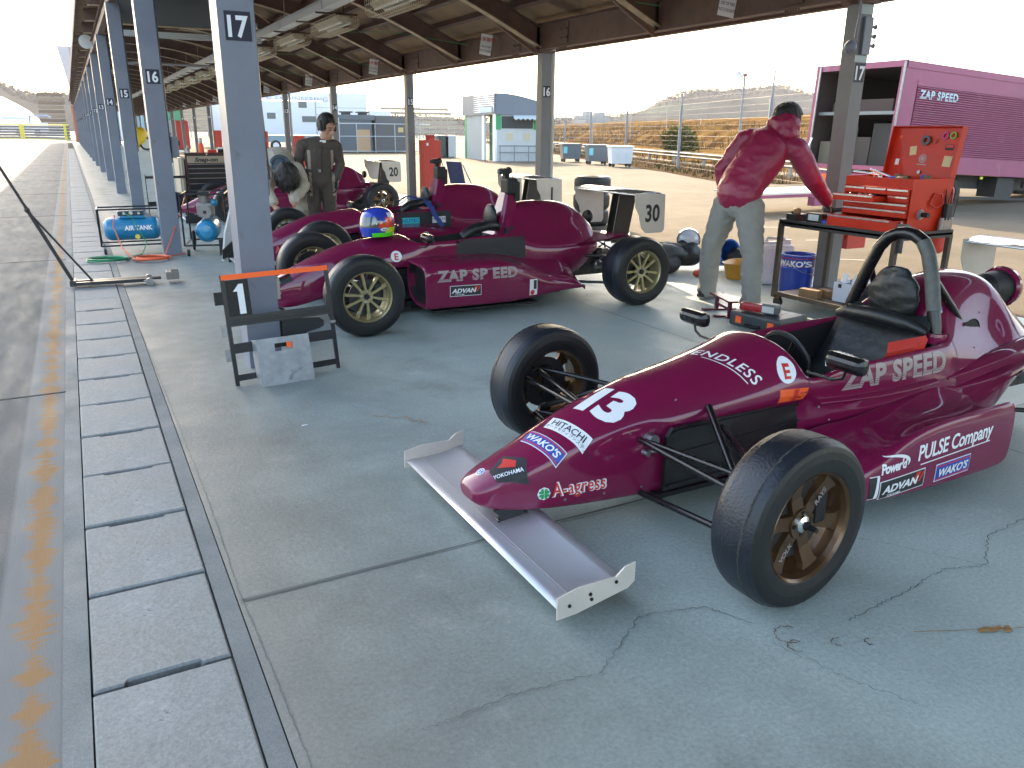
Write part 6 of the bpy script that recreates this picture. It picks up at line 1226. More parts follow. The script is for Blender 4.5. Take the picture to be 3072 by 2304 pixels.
# --- hills
hm_=mat('winter woodland hill',(.038,.036,.032),.95,var=.35,vscale=.03,dirt=((.045,.055,.04),.02,.55),spec=0)
def hill(pts,Y,depth,name,label,m=hm_,base=-2,seed=1,trees=0):
    # ridge given by (px,py) seen from the pit at distance Y
    P=[at(x,y,Y) for x,y in pts]; mb=MB(); cols=[]
    fine=[]
    for a,b in zip(P[:-1],P[1:]):
        for k in range(14): fine.append(a.lerp(b,k/14))
    fine.append(P[-1])
    rd=random.Random(seed); n=len(fine)
    for i,p in enumerate(fine):
        z=p.z+noise.noise(Vector((p.x*.05,seed,0)))*Y*.006
        col=[]
        for k,f in enumerate((0,.10,.25,.45,.65,.85,1)):
            zz=base+(z-base)*math.sin(f*PI/2); yy=p.y-depth*(1-f); q=Vector((p.x*yy/p.y,yy,zz))
            q.z+=noise.noise(Vector((q.x*.03,q.y*.03,seed)))*depth*.03*(f*(1-f)*4); col.append(q)
        col.append(Vector((p.x*1.3,p.y+depth,base))); cols.append(col)
    m_=len(cols[0]); mb.add([q for c in cols for q in c],[(i*m_+k,(i+1)*m_+k,(i+1)*m_+k+1,i*m_+k+1) for i in range(n-1) for k in range(m_-1)],0,True)
    o=mb.part(name,m); tag(o,label,None,None,'structure')
    if trees:
        t=MB()
        for k in range(int(trees*1500)):
            i=rd.randrange(n-1); p=fine[i].lerp(fine[i+1],rd.random()); f=rd.uniform(.55,1.0); zz=base+(p.z-base)*math.sin(f*PI/2); yy=p.y-depth*(1-f); q=Vector((p.x*yy/p.y,yy,zz-1.0)); h=Y*.0065*rd.uniform(.6,1.3)
            for j in range(5):
                w_=h*rd.uniform(.15,.3); c=q+Vector((rd.uniform(-w_,w_),0,h*rd.uniform(.4,.95))); t.add([c+Vector((rd.uniform(-w_,w_),rd.uniform(-w_,w_),rd.uniform(-w_,w_))) for _ in range(3)],[(0,1,2)])
            t.add([q+Vector((-.03*h,0,0)),q+Vector((.03*h,0,0)),q+Vector((0,0,h))],[(0,1,2)])
        tag(t.part(name+'_wood',mat('bare winter trees',(.045,.04,.035),.95,var=.3,vscale=.1,spec=0)),kind='stuff')
    return o
hill([(-400,190),(-120,215),(0,258),(60,285),(110,297),(170,292),(230,300),(300,312),(520,330),(700,330),(900,345),(1000,372),(1100,385)],520,160,'hill','',seed=3,trees=1.2)
snow=mat('pale snow slope',(.62,.68,.72),.8,var=.05,vscale=.05)
hill([(-300,255),(-100,272),(-30,284),(10,292),(45,308),(85,328),(115,352),(128,372)],340,60,'ski_slope','',snow,seed=5)
hill([(1480,372),(1700,360),(1850,352),(1935,340),(1980,312),(2030,290),(2080,280),(2130,274),(2200,276),(2260,272),(2320,262),(2370,268),(2420,284),(2480,300),(2700,330),(3100,345),(3500,330)],420,150,'hill','',seed=8,trees=1.3)
hill([(900,388),(1100,352),(1250,350),(1400,358),(1560,362),(1700,368)],260,40,'hill','',mat('far low rise',(.07,.062,.05),.95,var=.4,vscale=.08,spec=0),seed=11,trees=.5)
# --- dry grass bank behind the fence (runs beside the fence line)
fd=Vector((2.9,7.5,0)).normalized(); fn=Vector((fd.y,-fd.x,0)); F0=Vector((21.0,25.4,0))
bank=MB(); rows=[]; NB=60
dry=mat('dry grass bank',(.125,.075,.026),.95,var=.4,vscale=.9,dirt=((.05,.026,.010),.35,.5),bump=.8,bscale=4,spec=0)
for i in range(NB+1):
    s=-9+i*3.2; row=[]
    for d_,z in ((2.2,-.05),(5,.05),(8.5,.25),(10.5,1.45),(11.5,1.75),(15,2.0),(22,2.7),(30,3.2),(60,3.6),(140,4.0)):
        p=F0+fd*s+fn*d_; zz=z+(noise.noise(Vector((p.x*.13,p.y*.13,1)))*.35+noise.noise(Vector((p.x*.5,p.y*.5,4)))*.12)*(1 if z>.2 else .15); row.append(Vector((p.x,p.y,zz)))
    rows.append(row)
m_=len(rows[0]); bank.add([q for r in rows for q in r],[(i*m_+k,(i+1)*m_+k,(i+1)*m_+k+1,i*m_+k+1) for i in range(NB) for k in range(m_-1)],0,True)
tag(bank.part('grass_bank',dry),kind='structure')
rd=random.Random(2); g=MB()
def tuft(mb,p,h,n,mi):
    for k in range(n):
        a=rd.uniform(0,2*PI); l=rd.uniform(.5,1.2)*h; b=p+Vector((rd.uniform(-.12,.12),rd.uniform(-.12,.12),0)); w_=.012+.01*rd.random(); sd_=Vector((math.cos(a),math.sin(a),0)); tip=b+Vector((math.cos(a+1.3)*l*.35,math.sin(a+1.3)*l*.35,l))
        mb.add([b-sd_*w_,b+sd_*w_,(b+tip)/2+sd_*w_*.8,tip],[(0,1,2,3)],mi)
for k in range(5200):
    s=rd.uniform(-9,95); d_=rd.choice((rd.uniform(2.4,7),rd.uniform(7.5,11.5),rd.uniform(8,11.5),rd.uniform(11,30))); p=F0+fd*s+fn*d_
    z=0 if d_<8 else (.15+(d_-8.5)*.45 if d_<11.5 else 1.7+(d_-11.5)*.065); tuft(g,Vector((p.x,p.y,z-.1)),rd.uniform(.25,.5) if d_<8 else (rd.uniform(.6,1.1) if d_<11.5 else rd.uniform(.3,.6)),5,rd.choice((0,0,1,2)))
tag(g.part('dry_grass',[flat((.12,.070,.022),.9,spec=0),flat((.055,.028,.010),.9,spec=0),flat((.17,.11,.045),.9,spec=0)]),'tall dry orange grass and reeds covering the bank behind the fence',None,None,'stuff')
g=MB()
for k in range(1100):
    s=rd.uniform(-9,60); p=F0+fd*s+fn*rd.uniform(-1.1,1.6); tuft(g,Vector((p.x,p.y,-.02)),rd.uniform(.06,.22),5,rd.choice((0,1,2)))
tag(g.part('verge_weeds',[flat((.12,.085,.03),.9,spec=0),flat((.045,.055,.015),.9,spec=0),flat((.08,.045,.02),.9,spec=0)]),kind='stuff')
vp_=MB(); vv=[]
for i in range(31):
    s=-9+i*3.2
    for d_ in (-1.3,2.4): p=F0+fd*s+fn*(d_+.35*noise.noise(Vector((s*.3,d_,0)))); vv.append((p.x,p.y,.004))
vp_.add(vv,[(2*i,2*i+1,2*i+3,2*i+2) for i in range(30)]); tag(vp_.part('verge',mat('dirt verge',(.075,.050,.028),.95,var=.4,vscale=1.5,spec=0)),kind='structure')
# bush on the bank
def leafball(mb,c,r,n,sz,mi,seed,sc=(1,1,1)):
    r_=random.Random(seed)
    for k in range(n):
        v=Vector((r_.gauss(0,1),r_.gauss(0,1),r_.gauss(0,1))).normalized()*r*(r_.random()**.4); v=Vector((v.x*sc[0],v.y*sc[1],v.z*sc[2])); v*=1+.35*noise.noise(v*1.6+Vector((seed,0,0)))
        a=Vector((r_.gauss(0,1),r_.gauss(0,1),r_.gauss(0,1))).normalized()*sz; b=a.orthogonal().normalized()*sz*.5; p=c+v; mb.add([p-a,p-b,p+a,p+b],[(0,1,2,3)],r_.choice(mi))
pB=at(2035,470,33); bu=thing('bush','round olive green bush growing on the dry grass bank','bush',(pB.x,pB.y,.1)); b=MB(); leafball(b,V((0,0,.85)),1.0,2600,.085,(0,0,1),3,(1,1,.85)); b.part('foliage',[flat((.045,.055,.014),.8,spec=0),flat((.10,.095,.02),.8,spec=0)],bu)
b=MB(); 
for k in range(5): b.tube([(0,0,-.1),(rd.uniform(-.2,.2),rd.uniform(-.2,.2),.5),(rd.uniform(-.5,.5),rd.uniform(-.5,.5),1.0)],.03,0,5)
b.part('trunk','wood',bu)
# --- fence with posts
fen=thing('wire_fence','tall grey wire fence with slim posts in front of the grass bank','fence',(0,0,0)); pm_=flat((.20,.215,.23),.5,.2)
for i in range(-1,11):
    p=F0+fd*(8.05*i); b=MB(); b.tube([(p.x,p.y,0),(p.x,p.y,2.35)],.055,0,8); b.tube([(p.x,p.y,2.35),(p.x+.02,p.y,3.1)],.028,0,6); b.part('post',pm_,fen)
b=MB()
for k in range(14):
    z=.12+.19*k; a=F0+fd*-11; c=F0+fd*81; b.tube([(a.x,a.y,z),(c.x,c.y,z)],.0035 if k%3 else .006,0,4)
for i in range(46):
    p=F0+fd*(-11+2*i); b.tube([(p.x,p.y,.05),(p.x,p.y,2.6)],.003,0,3)
b.part('mesh_wire',flat((.10,.10,.105),.6,.3),fen)
gr=thing('guard_rail','low corrugated steel guard rail along the foot of the bank','guard rail',(0,0,0)); b=MB()
for z in (.36,.50): 
    for q in (0,): 
        pts=[]
        for s in (-10,90): p=F0+fd*s+fn*1.7; pts.append((p.x,p.y,z+q))
        b.tube(pts,.045,0,6)
b.part('rail',flat((.10,.105,.11),.7,.1),gr); b=MB()
for i in range(25): p=F0+fd*(-10+4*i)+fn*1.8; b.b2((p.x-.05,p.y-.05,0),(p.x+.05,p.y+.05,.5))
b.part('support','steel',gr)
p=at(2210,500,27.5); L=thing('floodlight_post','slim grey lamp post with a horn shaped head behind the fence','lamp post',(p.x,p.y,0)); b=MB(); b.tube([(0,0,0),(0,0,3.75)],[.07,.045],0,10); b.part('pole',pm_,L); b=MB(); b.lathe([(.04,0),(.08,.08),(.17,.28),(.16,.28),(.0,.1)],(0,0,0),'X',0,16); b.xf(Matrix.Translation((-.1,0,3.72))@Matrix.Rotation(PI,4,'Z')@Matrix.Rotation(R(-8),4,'Y')); b.box((-.0,0,3.78),(.18,.14,.12),1,None,.03); b.part('lamp_head',['white',flat((.25,.10,.08),.5)],L)
# --- toilet block
tx=at(1484,484,35.0); Tb=thing('toilet_block','small pale and green kiosk building with a curved grey metal roof','building',(17.85,35.0,0),0)
wl=flat((.46,.48,.47),.6,var=.06,vscale=3); cor=mat('corrugated grey cladding',(.24,.27,.30),.45,.2,var=.06); 
# corner at origin; left face runs along +Y(+x), right face along +X(-y)
eL=Vector((1.3,7.0,0)); eR=Vector((1.15,-2.0,0)); eL=Vector((.55,4.6,0)); eR=Vector((2.6,-.9,0)); 
TO=Vector((0,0,0))
def wallp(a,b,z0,z1,th,inw): 
    n=Vector((-(b-a).y,(b-a).x,0)).normalized()*th*inw; return [a,b,b+n,a+n],z0,z1
def wl_part(name,a,b,z0,z1,m,th=.08,inw=1,proud=0,par=Tb):
    a=Vector(a);b=Vector(b); n=Vector((-(b-a).y,(b-a).x,0)).normalized()*inw; a=a-n*proud; b=b-n*proud; q=MB(); pts=[a,b,b+n*th,a+n*th]; q.add([(p.x,p.y,z0) for p in pts]+[(p.x,p.y,z1) for p in pts],[(3,2,1,0),(4,5,6,7),(0,1,5,4),(1,2,6,5),(2,3,7,6),(3,0,4,7)]); return q.part(name,m,par)
L0,L1=TO,eL; R0,R1=TO,eR
# left face: pale ribbed panel far part, dark green doorway near the corner
wl_part('green_post',L1*.93,L1,0,2.16,'green',.1,-1,.02); wl_part('wall',L1*.42,L1*.93,0,2.16,flat((.55,.57,.55),.5),.08,-1)
q=MB(); d=(L1*.51); 
for k in range(14): a=L1*.43+d*(k/14); z=.0; q.b2((a.x-.015,a.y-.03,.05),(a.x-.04,a.y+.03,2.1))
q.part('panel_rib',flat((.50,.52,.50),.5),Tb); wl_part('white_frame',L1*.34,L1*.42,0,2.16,'white',.1,-1,.02); wl_part('door',L1*.08,L1*.34,0,2.1,flat((.005,.10,.045),.6),.05,-1,-.25); wl_part('white_frame',L1*.0,L1*.08,0,2.16,'white',.1,-1,.02)
wl_part('wall',R0*.0+eR*.03,R1*.93,0,2.1,wl,.08,1); wl_part('green_post',R1*.93,R1,0,2.1,'green',.1,1,.02); wl_part('green_post',R0+eR*.005,R0+eR*.09,1.45,2.1,'green',.02,1,.02); wl_part('green_post',eR*.66,eR*.74,1.45,2.1,'green',.02,1,.02)
wl_part('counter_opening',eR*.10,eR*.65,1.50,2.05,flat((.03,.035,.035),.6),.02,1,.01); wl_part('counter_opening',eR*.75,eR*.92,1.50,2.05,flat((.03,.035,.035),.6),.02,1,.01)
for f in (.18,.48,.78): wl_part('notice',eR*f,eR*(f+.12),.95,1.30,flat((.50,.44,.30),.6),.01,1,.02)
q=MB()
for f0,f1,z in ((.08,.9,.72),(.08,.9,.42)): a=eR*f0;b=eR*f1; q.tube([(a.x-.25,a.y-.35,z),(b.x-.25,b.y-.35,z)],.03,0,6)
for f in (.1,.35,.6,.88): a=eR*f; q.tube([(a.x-.25,a.y-.35,0),(a.x-.25,a.y-.35,.72)],.025,0,6)
q.part('bench_rail',flat((.20,.21,.20),.5),Tb)
# roof band with arched right end
wl_part('fascia',L0,L1*1.02,2.16,3.05,cor,.1,-1,.06)
q=MB()
for k in range(9): z=2.2+.095*k; a=L1*1.02; q.add([(-.075,0,z),(a.x-.075,a.y,z),(a.x-.105,a.y,z+.045),(-.105,0,z+.045),(a.x-.075,a.y,z+.09),(-.075,0,z+.09)],[(0,1,2,3),(3,2,4,5)])
q.part('cladding_rib',flat((.36,.39,.42),.4,.2),Tb)
arc=[(0,2.12),(1,2.05),(1,2.50)]+[(1-k/10,2.50+.58*math.sin(PI/2*(k/10))**1.0) for k in range(1,11)]
q=MB(); off=Vector((-.02,-.07,0)); bk=Vector((.4,4.6,0)); q.add([((eR*t).x+off.x,(eR*t).y+off.y,z) for t,z in arc]+[((eR*t).x+bk.x,(eR*t).y+bk.y,z) for t,z in arc],[list(range(len(arc)))[::-1],[len(arc)+i for i in range(len(arc))]]+[(i,(i+1)%len(arc),len(arc)+(i+1)%len(arc),len(arc)+i) for i in range(len(arc))]); q.part('roof',flat((.13,.15,.18),.5,.2),Tb)
q=MB()
for k in range(9): a=eR*(.3+.08*k); b=eR*(.3+.08*(k+1)); q.add([(a.x-.02,a.y-.09,2.1),(b.x-.02,b.y-.09,2.1),(b.x-.25,b.y-.55,1.95),((a.x+b.x)/2-.25,(a.y+b.y)/2-.55,1.86),(a.x-.25,a.y-.55,1.95)],[(0,1,2,3,4)])
q.part('awning',[flat((.42,.47,.45),.6)],Tb)
wl_part('sign_panel',L1*.05,L1*.45,2.22,2.48,flat((.35,.47,.55),.5),.02,-1,.12); wl_part('sign_panel',L1*.84,L1*.98,2.22,2.48,flat((.45,.05,.09),.5),.02,-1,.12)
b=MB(); b.prism([(0,0),(.9,0),(.9,.02),(0,.02)],-.6,.3,'Y',0); tag(b.part('awning_flap',flat((.42,.45,.43),.6)),'torn striped awning end sticking out beside yard column 16','awning').location=(21.0,33.9,2.0)
# bins
def bin_(p,rz,label,m,lidm,sticker):
    q=thing('wheelie_bin',label,'bin',p,rz,'bins beside the fence'); q.scale=(.82,.82,1); b=MB()
    b.add([(-.5,-.38,.14),(.5,-.38,.14),(.5,.38,.14),(-.5,.38,.14),(-.56,-.44,.78),(.56,-.44,.78),(.56,.44,.78),(-.56,.44,.78)],[(3,2,1,0),(0,1,5,4),(1,2,6,5),(2,3,7,6),(3,0,4,7)]); b.part('body',m,q)
    b=MB(); b.box((0,0,.815),(1.2,.96,.06),0,None,.02); b.part('lid',lidm,q)
    for s in (-1,1): b=MB(); b.b2((s*.22-.02,-.47,.3),(s*.22+.02,-.41,.6)); b.part('handle',m,q)
    for x in (-.42,.42):
        for y in (-.3,.3): b=MB(); b.cyl((x,y-.03,.08),(x,y+.03,.08),.08,0,12); b.part('wheel','black',q)
    if sticker: b=MB(); b.b2((-.50,-.452,.4),(-.28,-.45,.7)); b.xf(Matrix.Rotation(0,4,'Z')); b.part('sticker',flat((.15,.50,.55),.5),q)
dkb=flat((.10,.12,.135),.5)
for px,Y,lb,m,st in ((1712,33.6,'dark grey wheeled bin nearest yard column 16',dkb,1),(1790,30.6,'dark grey wheeled bin in the middle of the three',dkb,1),(1862,28.0,'white wheeled double bin right of the dark bins',flat((.55,.58,.60),.5),0)):
    p=at(px,430,Y); bin_((p.x,p.y,0),R(-20),lb,m,m,st)
# --- truck
TM=Matrix.Translation((13.5,10.2,.72))
tk=thing('race_truck','long magenta box lorry with ribbed side and open rear','truck',(13.5,10.2,.74),0); tk.rotation_euler=(0,R(2.6),0)
Lt,Wt,Ht=8.6,2.05,1.90; tp_='truckp'
q=MB(); q.b2((0,0,0),(Lt,.04,.30)); q.b2((0,0,.30),(.35,.03,1.62)); q.b2((.35,.025,.30),(Lt,.03,1.62)); q.b2((0,0,1.62),(Lt,.04,Ht)); q.b2((-.01,-.012,1.80),(Lt,0,Ht+.02)); q.b2((.35,-.006,1.52),(Lt,.025,1.62)); q.b2((0,-.01,-.02),(Lt,0,.05)); q.part('side_wall',tp_,tk)
q=MB(); n_=30
for k in range(n_):
    z=.32+1.20*k/n_; q.add([(.38,.024,z),(Lt,.024,z),(Lt,-.004,z+.012),(.38,-.004,z+.012),(Lt,-.004,z+.028),(.38,-.004,z+.028),(Lt,.024,z+.038),(.38,.024,z+.038)],[(0,1,2,3),(3,2,4,5),(5,4,6,7)])
q.part('side_rib',tp_,tk)
q=MB(); flatdecal([(text2('ZAP SPEED',.14,.04,0,1.12,'LEFT',sx=1.1,slits=((-.062,-.056),(-.046,-.041),(-.03,-.026))),0)],(.46,-.008,1.38),(1,0,0),(0,0,1),q,0,.002); q.part('lettering',flat((.42,.52,.55),.5),tk)
q=MB(); q.b2((0,Wt-.04,0),(Lt,Wt,Ht)); q.b2((0,.04,-.02),(Lt,Wt-.04,.03)); q.b2((0,.04,Ht-.05),(Lt,Wt-.04,Ht)); q.b2((Lt-.05,.04,.03),(Lt,Wt-.04,Ht-.05)); q.part('box_body',[flat((.05,.035,.03),.7)],tk)
q=MB(); q.b2((-.03,0,-.02),(0,.10,Ht+.03)); q.b2((-.03,Wt-.10,-.02),(0,Wt,Ht+.03)); q.b2((-.04,-.0,Ht-.08),(-.0,Wt,Ht+.03)); q.b2((-.03,.1,-.02),(0,Wt-.1,.06)); q.part('rear_frame',tp_,tk)
q=MB(); q.b2((-.06,.0,.0),(-.04,.04,Ht)); q.part('door_track','steel',tk); q=MB(); q.cyl((-.05,Wt-.12,.0),(-.05,Wt-.12,1.9),.02,0,8); q.part('door_track','steel',tk)
q=MB(); q.b2((.1,.1,1.02),(2.5,Wt-.1,1.05)); q.b2((.08,.1,1.0),(.1,Wt-.1,1.06),1); q.b2((.0,.95,.06),(.05,1.0,1.0)); q.part('shelf',[flat((.06,.05,.04),.7),flat((.20,.22,.22),.4,.3)],tk)
for lo,hi,m in (((.3,.25,.05),(.7,.75,.85),flat((.02,.02,.02),.5)),((.3,1.25,.05),(.5,1.55,.8),flat((.20,.22,.23),.5)),((.4,.85,.05),(.8,1.2,.6),flat((.08,.06,.05),.6)),((.2,1.6,.05),(.5,1.9,.5),flat((.15,.14,.10),.6)),((.3,.4,1.06),(1.2,1.2,1.3),flat((.08,.05,.04),.7)),((.3,1.3,1.06),(1,1.8,1.25),flat((.09,.06,.04),.7))):
    b=MB(); b.b2(lo,hi,0,.01); b.part('cargo_case',m,tk)
q=MB(); q.b2((.3,.4,-.30),(Lt,.55,-.03)); q.b2((.3,1.5,-.30),(Lt,1.65,-.03)); 
for x in (.6,1.6,2.6,3.4,5,6.5): q.b2((x,.4,-.25),(x+.08,1.6,-.1))
q.b2((2.2,.08,-.5),(7,.11,-.45)); q.b2((3.6,.1,-.45),(4.2,.5,-.05)); q.part('chassis',flat((.03,.03,.03),.6),tk)
for x in (1.1,2.15,7.4):
    for y in (.25,1.8): b=MB(); b.lathe([(.0,-.1),(.15,-.1),(.18,-.13),(.30,-.13),(.35,-.08),(.35,.08),(.30,.13),(0,.13)],(x,y,-.42),'Y',0,28); b.part('wheel','sidewall',tk)
for x in (.9,2.9): b=MB(); b.box((x,.02,-.07),(.08,.02,.05),0); b.part('marker_lamp',flat((.65,.60,.03),.4),tk)
b=MB(); b.b2((-.05,.15,-.35),(.0,Wt-.15,-.1)); b.part('rear_bumper',tp_,tk); b=MB(); b.b2((-.06,1.4,-.30),(-.05,1.7,-.14)); b.part('tail_lamp','orange',tk)
b=MB(); b.tube([(-.05,1.9,.55),(-.12,1.9,.4),(-.1,1.9,.1)],.02,0,6); b.part('grab_handle','chrome',tk)
lf=thing('tail_lift','lowered pale tail lift platform folded out behind the lorry','tail lift',(9.6,10.4,.30)); b=MB(); b.b2((.8,0,.05),(3.7,1.1,.075)); b.part('platform',flat((.60,.61,.60),.5),lf); b=MB(); b.b2((.0,-.05,-.01),(3.8,.0,.04)); b.b2((0,-.10,-.02),(.35,.15,.05)); b.b2((2.0,-.2,-.16),(2.2,-.05,.0)); b.part('frame',tp_,lf); b=MB(); b.tube([(2.1,-.12,-.1),(3.8,-.1,-.04)],.045,0,10); b.part('ram','steel',lf)
b=MB(); b.tube([(12.0,9.4,.0),(13.4,10.1,1.1)],.008,0,5); tag(b.part('cable','black'),'thin dark cable slanting down from the lorry to the yard','cable')
# --- far beyond: camper, lorry, plant boxes
pc=at(800,440,60); cp=thing('camper_van','white camper van with small windows parked in the far yard','camper van',(pc.x-1.5,62,0),R(-3)); b=MB(); b.b2((0,0,.55),(6.2,2.2,3.4),0,.12); b.b2((5.6,.05,.5),(7.6,2.1,1.7),0,.2); b.prism([(5.9,1.6),(7.3,1.6),(6.6,2.7),(5.9,3.0)],.1,2.1,'Y',0); b.part('body',flat((.62,.65,.67),.4,0,.2),cp)
for x,z,w_ in ((.5,2.2,.6),(2.1,2.1,.6),(4.6,1.9,1.0),(4.4,2.9,.6)): b=MB(); b.b2((x,-.02,z),(x+w_,0,z+.42),0); b.part('window',flat((.10,.12,.13),.2),cp)
b=MB(); b.prism([(6.1,1.75),(7.15,1.75),(6.6,2.55),(6.1,2.6)],.08,.1,'Y',0); b.part('side_window',flat((.10,.35,.36),.15),cp)
for x in (1.2,6.4): b=MB(); b.cyl((x,-.02,.36),(x,.2,.36),.36,0,20); b.cyl((x,-.03,.36),(x,-.02,.36),.2,1,16); b.part('wheel',['sidewall','chrome'],cp)
b=MB(); b.b2((1.0,.3,3.4),(1.9,1.0,3.75)); b.part('roof_vent',flat((.35,.24,.12),.5),cp)
pq=at(1000,330,68); tr=thing('transporter','long white transporter lorry with blue lettering behind the camper','truck',(pq.x-9.5,69,0),R(-4)); b=MB(); b.b2((0,0,1.1),(12.5,2.4,4.3),0,.05); b.b2((.5,.2,.4),(12,.3,1.1)); b.part('box_body',flat((.60,.63,.68),.5),tr); b=MB(); flatdecal([(text2('N ENGINEERING',.34,.0,0,1.1,'LEFT',1.3),0)],(4.3,-.03,3.75),(1,0,0),(0,0,1),b); b.part('lettering',flat((.22,.28,.50),.5),tr)
b=MB(); b.b2((12.6,.1,.6),(14.6,2.3,3.0),0,.15); b.part('cab',flat((.60,.63,.68),.4),tr)
tl=thing('flat_trailer','low pale blue trailer with a white wheel parked before the camper','trailer',(pc.x-2.2,56,0)); b=MB(); b.b2((0,0,.55),(5.6,1.8,1.0),0,.02); b.part('deck',flat((.20,.30,.34),.5),tl); b=MB(); b.cyl((2.0,-.02,.34),(2.0,.2,.34),.34,0,20); b.cyl((2.0,-.03,.34),(2.0,-.02,.34),.2,1,16); b.part('wheel',['sidewall','white'],tl)
pg=at(1040,455,50); gb=thing('plant_enclosure','dark grey electrical cabinets with rooftop fans behind a low rail','cabinet',(pg.x,50.6,0)); b=MB(); b.b2((0,.6,.1),(2.1,2.6,2.0),0); b.b2((-.25,.5,2.0),(2.3,2.7,2.28)); b.part('cabinet',flat((.09,.11,.13),.5,.2),gb)
b=MB(); b.b2((2.3,.4,.05),(4.75,2.6,2.25),0); b.part('container',flat((.085,.085,.09),.5,.1),gb)
for x in (.7,1.8): b=MB(); b.cyl((x,1.5,2.28),(x,1.5,2.42),.3,0,16); b.cyl((x,1.5,2.42),(x,1.5,2.5),.45,0,16); b.part('fan',flat((.05,.055,.06),.6),gb)
b=MB(); b.b2((3.8,.38,1.25),(4.15,.4,1.55)); b.part('warning_sign',flat((.50,.40,.16),.5),gb); b=MB(); b.b2((1.1,.57,.1),(1.95,.6,1.4)); b.part('cardboard',flat((.42,.27,.15),.7),gb); b=MB(); b.b2((-.35,.2,.0),(-.15,.4,2.1)); b.part('pillar',flat((.45,.55,.58),.5),gb)
rl=thing('pipe_railing','thin grey pipe railing around the dark cabinets','railing',(pg.x-.3,50,0)); b=MB()
for z in (.1,1.0,1.75): b.tube([(-.2,0,z),(5.2,.0,z),(6.4,1.2,z)],.025,0,6)
for x in (-.2,1.0,2.2,3.5,5.2): b.tube([(x,0,0),(x,0,1.75)],.025,0,6)
b.part('rail',flat((.34,.40,.42),.4,.4),rl)
f2=thing('mesh_fence','far grey mesh fence line across the paddock','fence',(0,0,0)); b=MB(); 
P0=at(1215,440,58); P1=at(1370,440,60)
for i in range(-1,9): x=P0.x-2+i*4; b.tube([(x,60,0),(x,60,3.6 if i%2 else 2.9)],.035,0,5)
for z in (.4,.9,1.4,1.9,2.4,2.9): b.tube([(P0.x-6,60,z),(P0.x+28,60,z)],.02,0,4)
b.part('frame',flat((.26,.27,.28),.5),f2)
bn=thing('park_bench','small pale bench beside the kiosk','bench',(17.6,42.5,0),R(-10)); b=MB(); b.b2((0,0,.42),(1.3,.4,.48)); b.part('seat',flat((.5,.48,.45),.6),bn); b=MB(); b.b2((0,.38,.5),(1.3,.42,.85)); b.part('backrest',flat((.45,.38,.36),.6),bn); b=MB(); b.b2((.1,.05,0),(.15,.35,.42)); b.b2((1.15,.05,0),(1.2,.35,.42)); b.part('leg_frame','black',bn)
for i,(px,m,lb) in enumerate(((1325,flat((.05,.06,.06),.6),'dark rubbish sack stack beside the pale box near the kiosk'),(1345,flat((.45,.47,.5),.5),'pale upright box beside the dark sacks near the kiosk'))):
    p=at(px,460,41); b=MB(); b.b2((-.35,-.3,0),(.35,.3,1.15),0,.08); tag(b.part('storage_box',m),lb,'box').location=(p.x,p.y,0)
# terrace stands seen across the paddock
def stand(px0,px1,Y,zb,rows_,label,col):
    a=at(px0,400,Y); c=at(px1,400,Y); q=thing('grandstand',label,'grandstand',(a.x,Y,0)); w_=c.x-a.x; b=MB()
    for k in range(rows_): b.b2((0,k*1.6,zb+k*.85),(w_,k*1.6+.9,zb+k*.85+.12)); b.b2((0,k*1.6+.9,zb+k*.85),(w_,k*1.6+1.0,zb+k*.85+.55),1)
    b.part('terrace',[flat(col,.8),flat((.30,.25,.18),.8)],q); b=MB()
    for i in range(12): x=w_*i/11; b.tube([(x,0,0),(x,0,zb+1)],.08,0,5); b.tube([(x,rows_*1.6,0),(x,rows_*1.6,zb+rows_*.85)],.08,0,5)
    b.part('post','steel',q)
stand(470,1000,150,1.2,9,'long tan terraced grandstand seen between the far columns',(.42,.34,.22))
stand(1190,1400,150,1.0,6,'pale terrace seen left of the kiosk',(.34,.31,.27))
# far end of the pit lane
q=thing('crash_barrier','curved grey tyre and rail barrier with yellow straps at the end of the lane','barrier',(0,0,0)); b=MB()
def arcp(t): return at(-60+270*t,412,118-8*t+6*math.sin(t*PI))
for z in [.15+.32*k for k in range(5)]:
    b.tube([(arcp(t/10).x,arcp(t/10).y,z) for t in range(11)],.14,0,6)
b.part('rail',flat((.16,.165,.17),.7),q)
for z in (.02,1.65): b=MB(); b.tube([(arcp(t/10).x,arcp(t/10).y-.2,z) for t in range(11)],.06,0,6); b.part('yellow_band',flat((.70,.55,.05),.5),q)
for t in (.48,.97): b=MB(); p=arcp(t); b.b2((p.x-.25,p.y-.4,0),(p.x+.25,p.y-.2,1.7)); b.part('strap',flat((.75,.58,.04),.5),q)
p=at(80,395,150); q=thing('crane_lorry','distant white lorry with a blue crane arm beyond the barrier','truck',(p.x-4,150,0)); b=MB(); b.b2((0,0,.8),(7,2.5,2.0)); b.b2((-1.5,0,.8),(.8,2.4,2.6),0,.2); b.b2((1,0,2.4),(4.4,.6,2.9)); b.part('body',flat((.60,.62,.68),.5),q); b=MB(); b.tube([(4.6,.5,1.6),(4.7,.5,3.0),(7.0,.5,3.1),(7.6,.5,2.8)],.18,0,8); b.part('crane_arm',flat((.22,.25,.34),.5),q)
for x in (-.6,3,5.5): b=MB(); b.cyl((x,-.1,.5),(x,.3,.5),.5,0,12); b.part('wheel','sidewall',q)
p0=at(125,400,210); p1=at(205,400,210); q=thing('grandstand','brown stepped grandstand beyond the end of the pit lane','grandstand',(p0.x,210,0)); b=MB(); w_=p1.x-p0.x
for k in range(9): b.b2((0,k*1.2,.6+k*.95),(w_,k*1.2+1,.6+k*.95+.7),k%2)
b.part('terrace',[flat((.12,.08,.055),.8,spec=0),flat((.20,.15,.10),.8,spec=0)],q)
b=MB(); b.b2((0,0,0),(w_,12,.6)); b.part('base','wood',q)
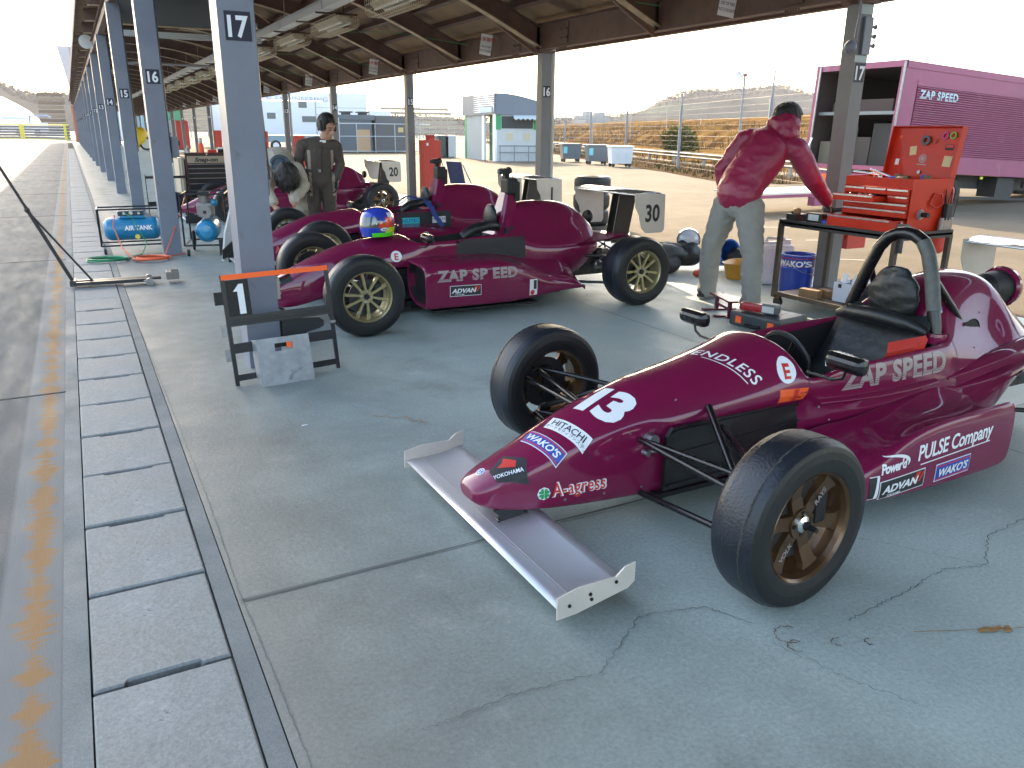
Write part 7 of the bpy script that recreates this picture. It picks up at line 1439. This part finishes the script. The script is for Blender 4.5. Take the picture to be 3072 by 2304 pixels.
q=thing('tyre_wall_post','rusty orange drum and grey post at the far end of the shelter','drum',(.95,92.5,0)); b=MB(); b.cyl((0,0,0),(0,0,3.4),.35,0,12); b.part('drum',flat((.38,.12,.06),.7),q); b=MB(); b.b2((.5,0,0),(1.1,.4,3.8)); b.part('post',flat((.35,.35,.37),.6),q)
p=at(205,195,75); q=thing('track_banner','grey tapered banner board rising beside the far shelter roof','banner',(p.x-.2,75,0)); b=MB(); b.prism([(-.45,7.4),(.6,7.4),(.35,3.6),(.15,3.6)],0,.05,'Y',0); b.part('board',flat((.45,.42,.43),.5),q); b=MB(); b.tube([(.45,.0,0),(.45,0,7.4)],.05,0,6); b.part('pole','steel',q)
# things seen under the far shelter: kart, machines, tents
p=at(430,440,46); q=thing('yellow_kart','yellow hooded kart with a pale wheel under the far shelter','kart',(4.0,58,0)); b=MB(); b.sph((.0,.3,.8),.75,0,14,8,(.8,.9,.9)); b.part('hood',flat((.75,.48,.02),.4),q); b=MB(); b.b2((.2,.1,.3),(2.4,.8,.6),0,.05); b.part('chassis','black',q); b=MB(); b.cyl((.35,-.2,.42),(.35,0,.42),.42,0,18); b.cyl((.35,-.22,.42),(.35,-.2,.42),.3,1,18); b.part('wheel',['sidewall',flat((.6,.58,.5),.5)],q)
for i,(x,m,lb) in enumerate(((5.6,'firered','distant red vending machine under the far shelter'),(4.5,flat((.45,.45,.45),.5),'distant pale fuel pump under the far shelter'))):
    b=MB(); b.b2((0,0,0),(1.0,.8,1.9),0,.05); tag(b.part('vending_machine',m),lb,'machine').location=(x+.9,62,0)
q=thing('far_shed','pale blue shed wall closing the far end of the shelter','shed',(1.2,110,0)); b=MB(); b.b2((0,0,0),(9,4,4.2)); b.part('wall',flat((.22,.38,.45),.6),q); b=MB(); b.b2((9.0,.2,0),(11.5,4,4.6)); b.part('side_wall',flat((.04,.22,.10),.6),q)
for x in (2.2,4.4,6.6): b=MB(); b.b2((x,-.08,0),(x+.25,-.02,4.2)); b.part('pillar','white',q)
p=at(1790,352,160); q=thing('far_building','small far square building on the horizon right of column 16','building',(p.x-3,160,0)); b=MB(); b.b2((0,0,0),(6.5,5,5.0)); b.b2((1,1,5.0),(2.5,3,5.9)); b.b2((4,1,5.0),(6,3,5.7)); b.part('wall',flat((.26,.27,.27),.7),q)
# --- haze
hz=MB(); hz.b2((-880,-390,-1.4),(1400,900,260)); m=bpy.data.materials.new('haze'); m.use_nodes=True; n=m.node_tree; n.nodes.clear(); out=n.nodes.new('ShaderNodeOutputMaterial'); pv=n.nodes.new('ShaderNodeVolumePrincipled'); pv.inputs['Color'].default_value=(.93,.95,1,1); pv.inputs['Density'].default_value=.00030; pv.inputs['Anisotropy'].default_value=.1; n.links.new(pv.outputs[0],out.inputs['Volume'])
HAZE=True
if HAZE: tag(hz.part('haze',m),kind='stuff')
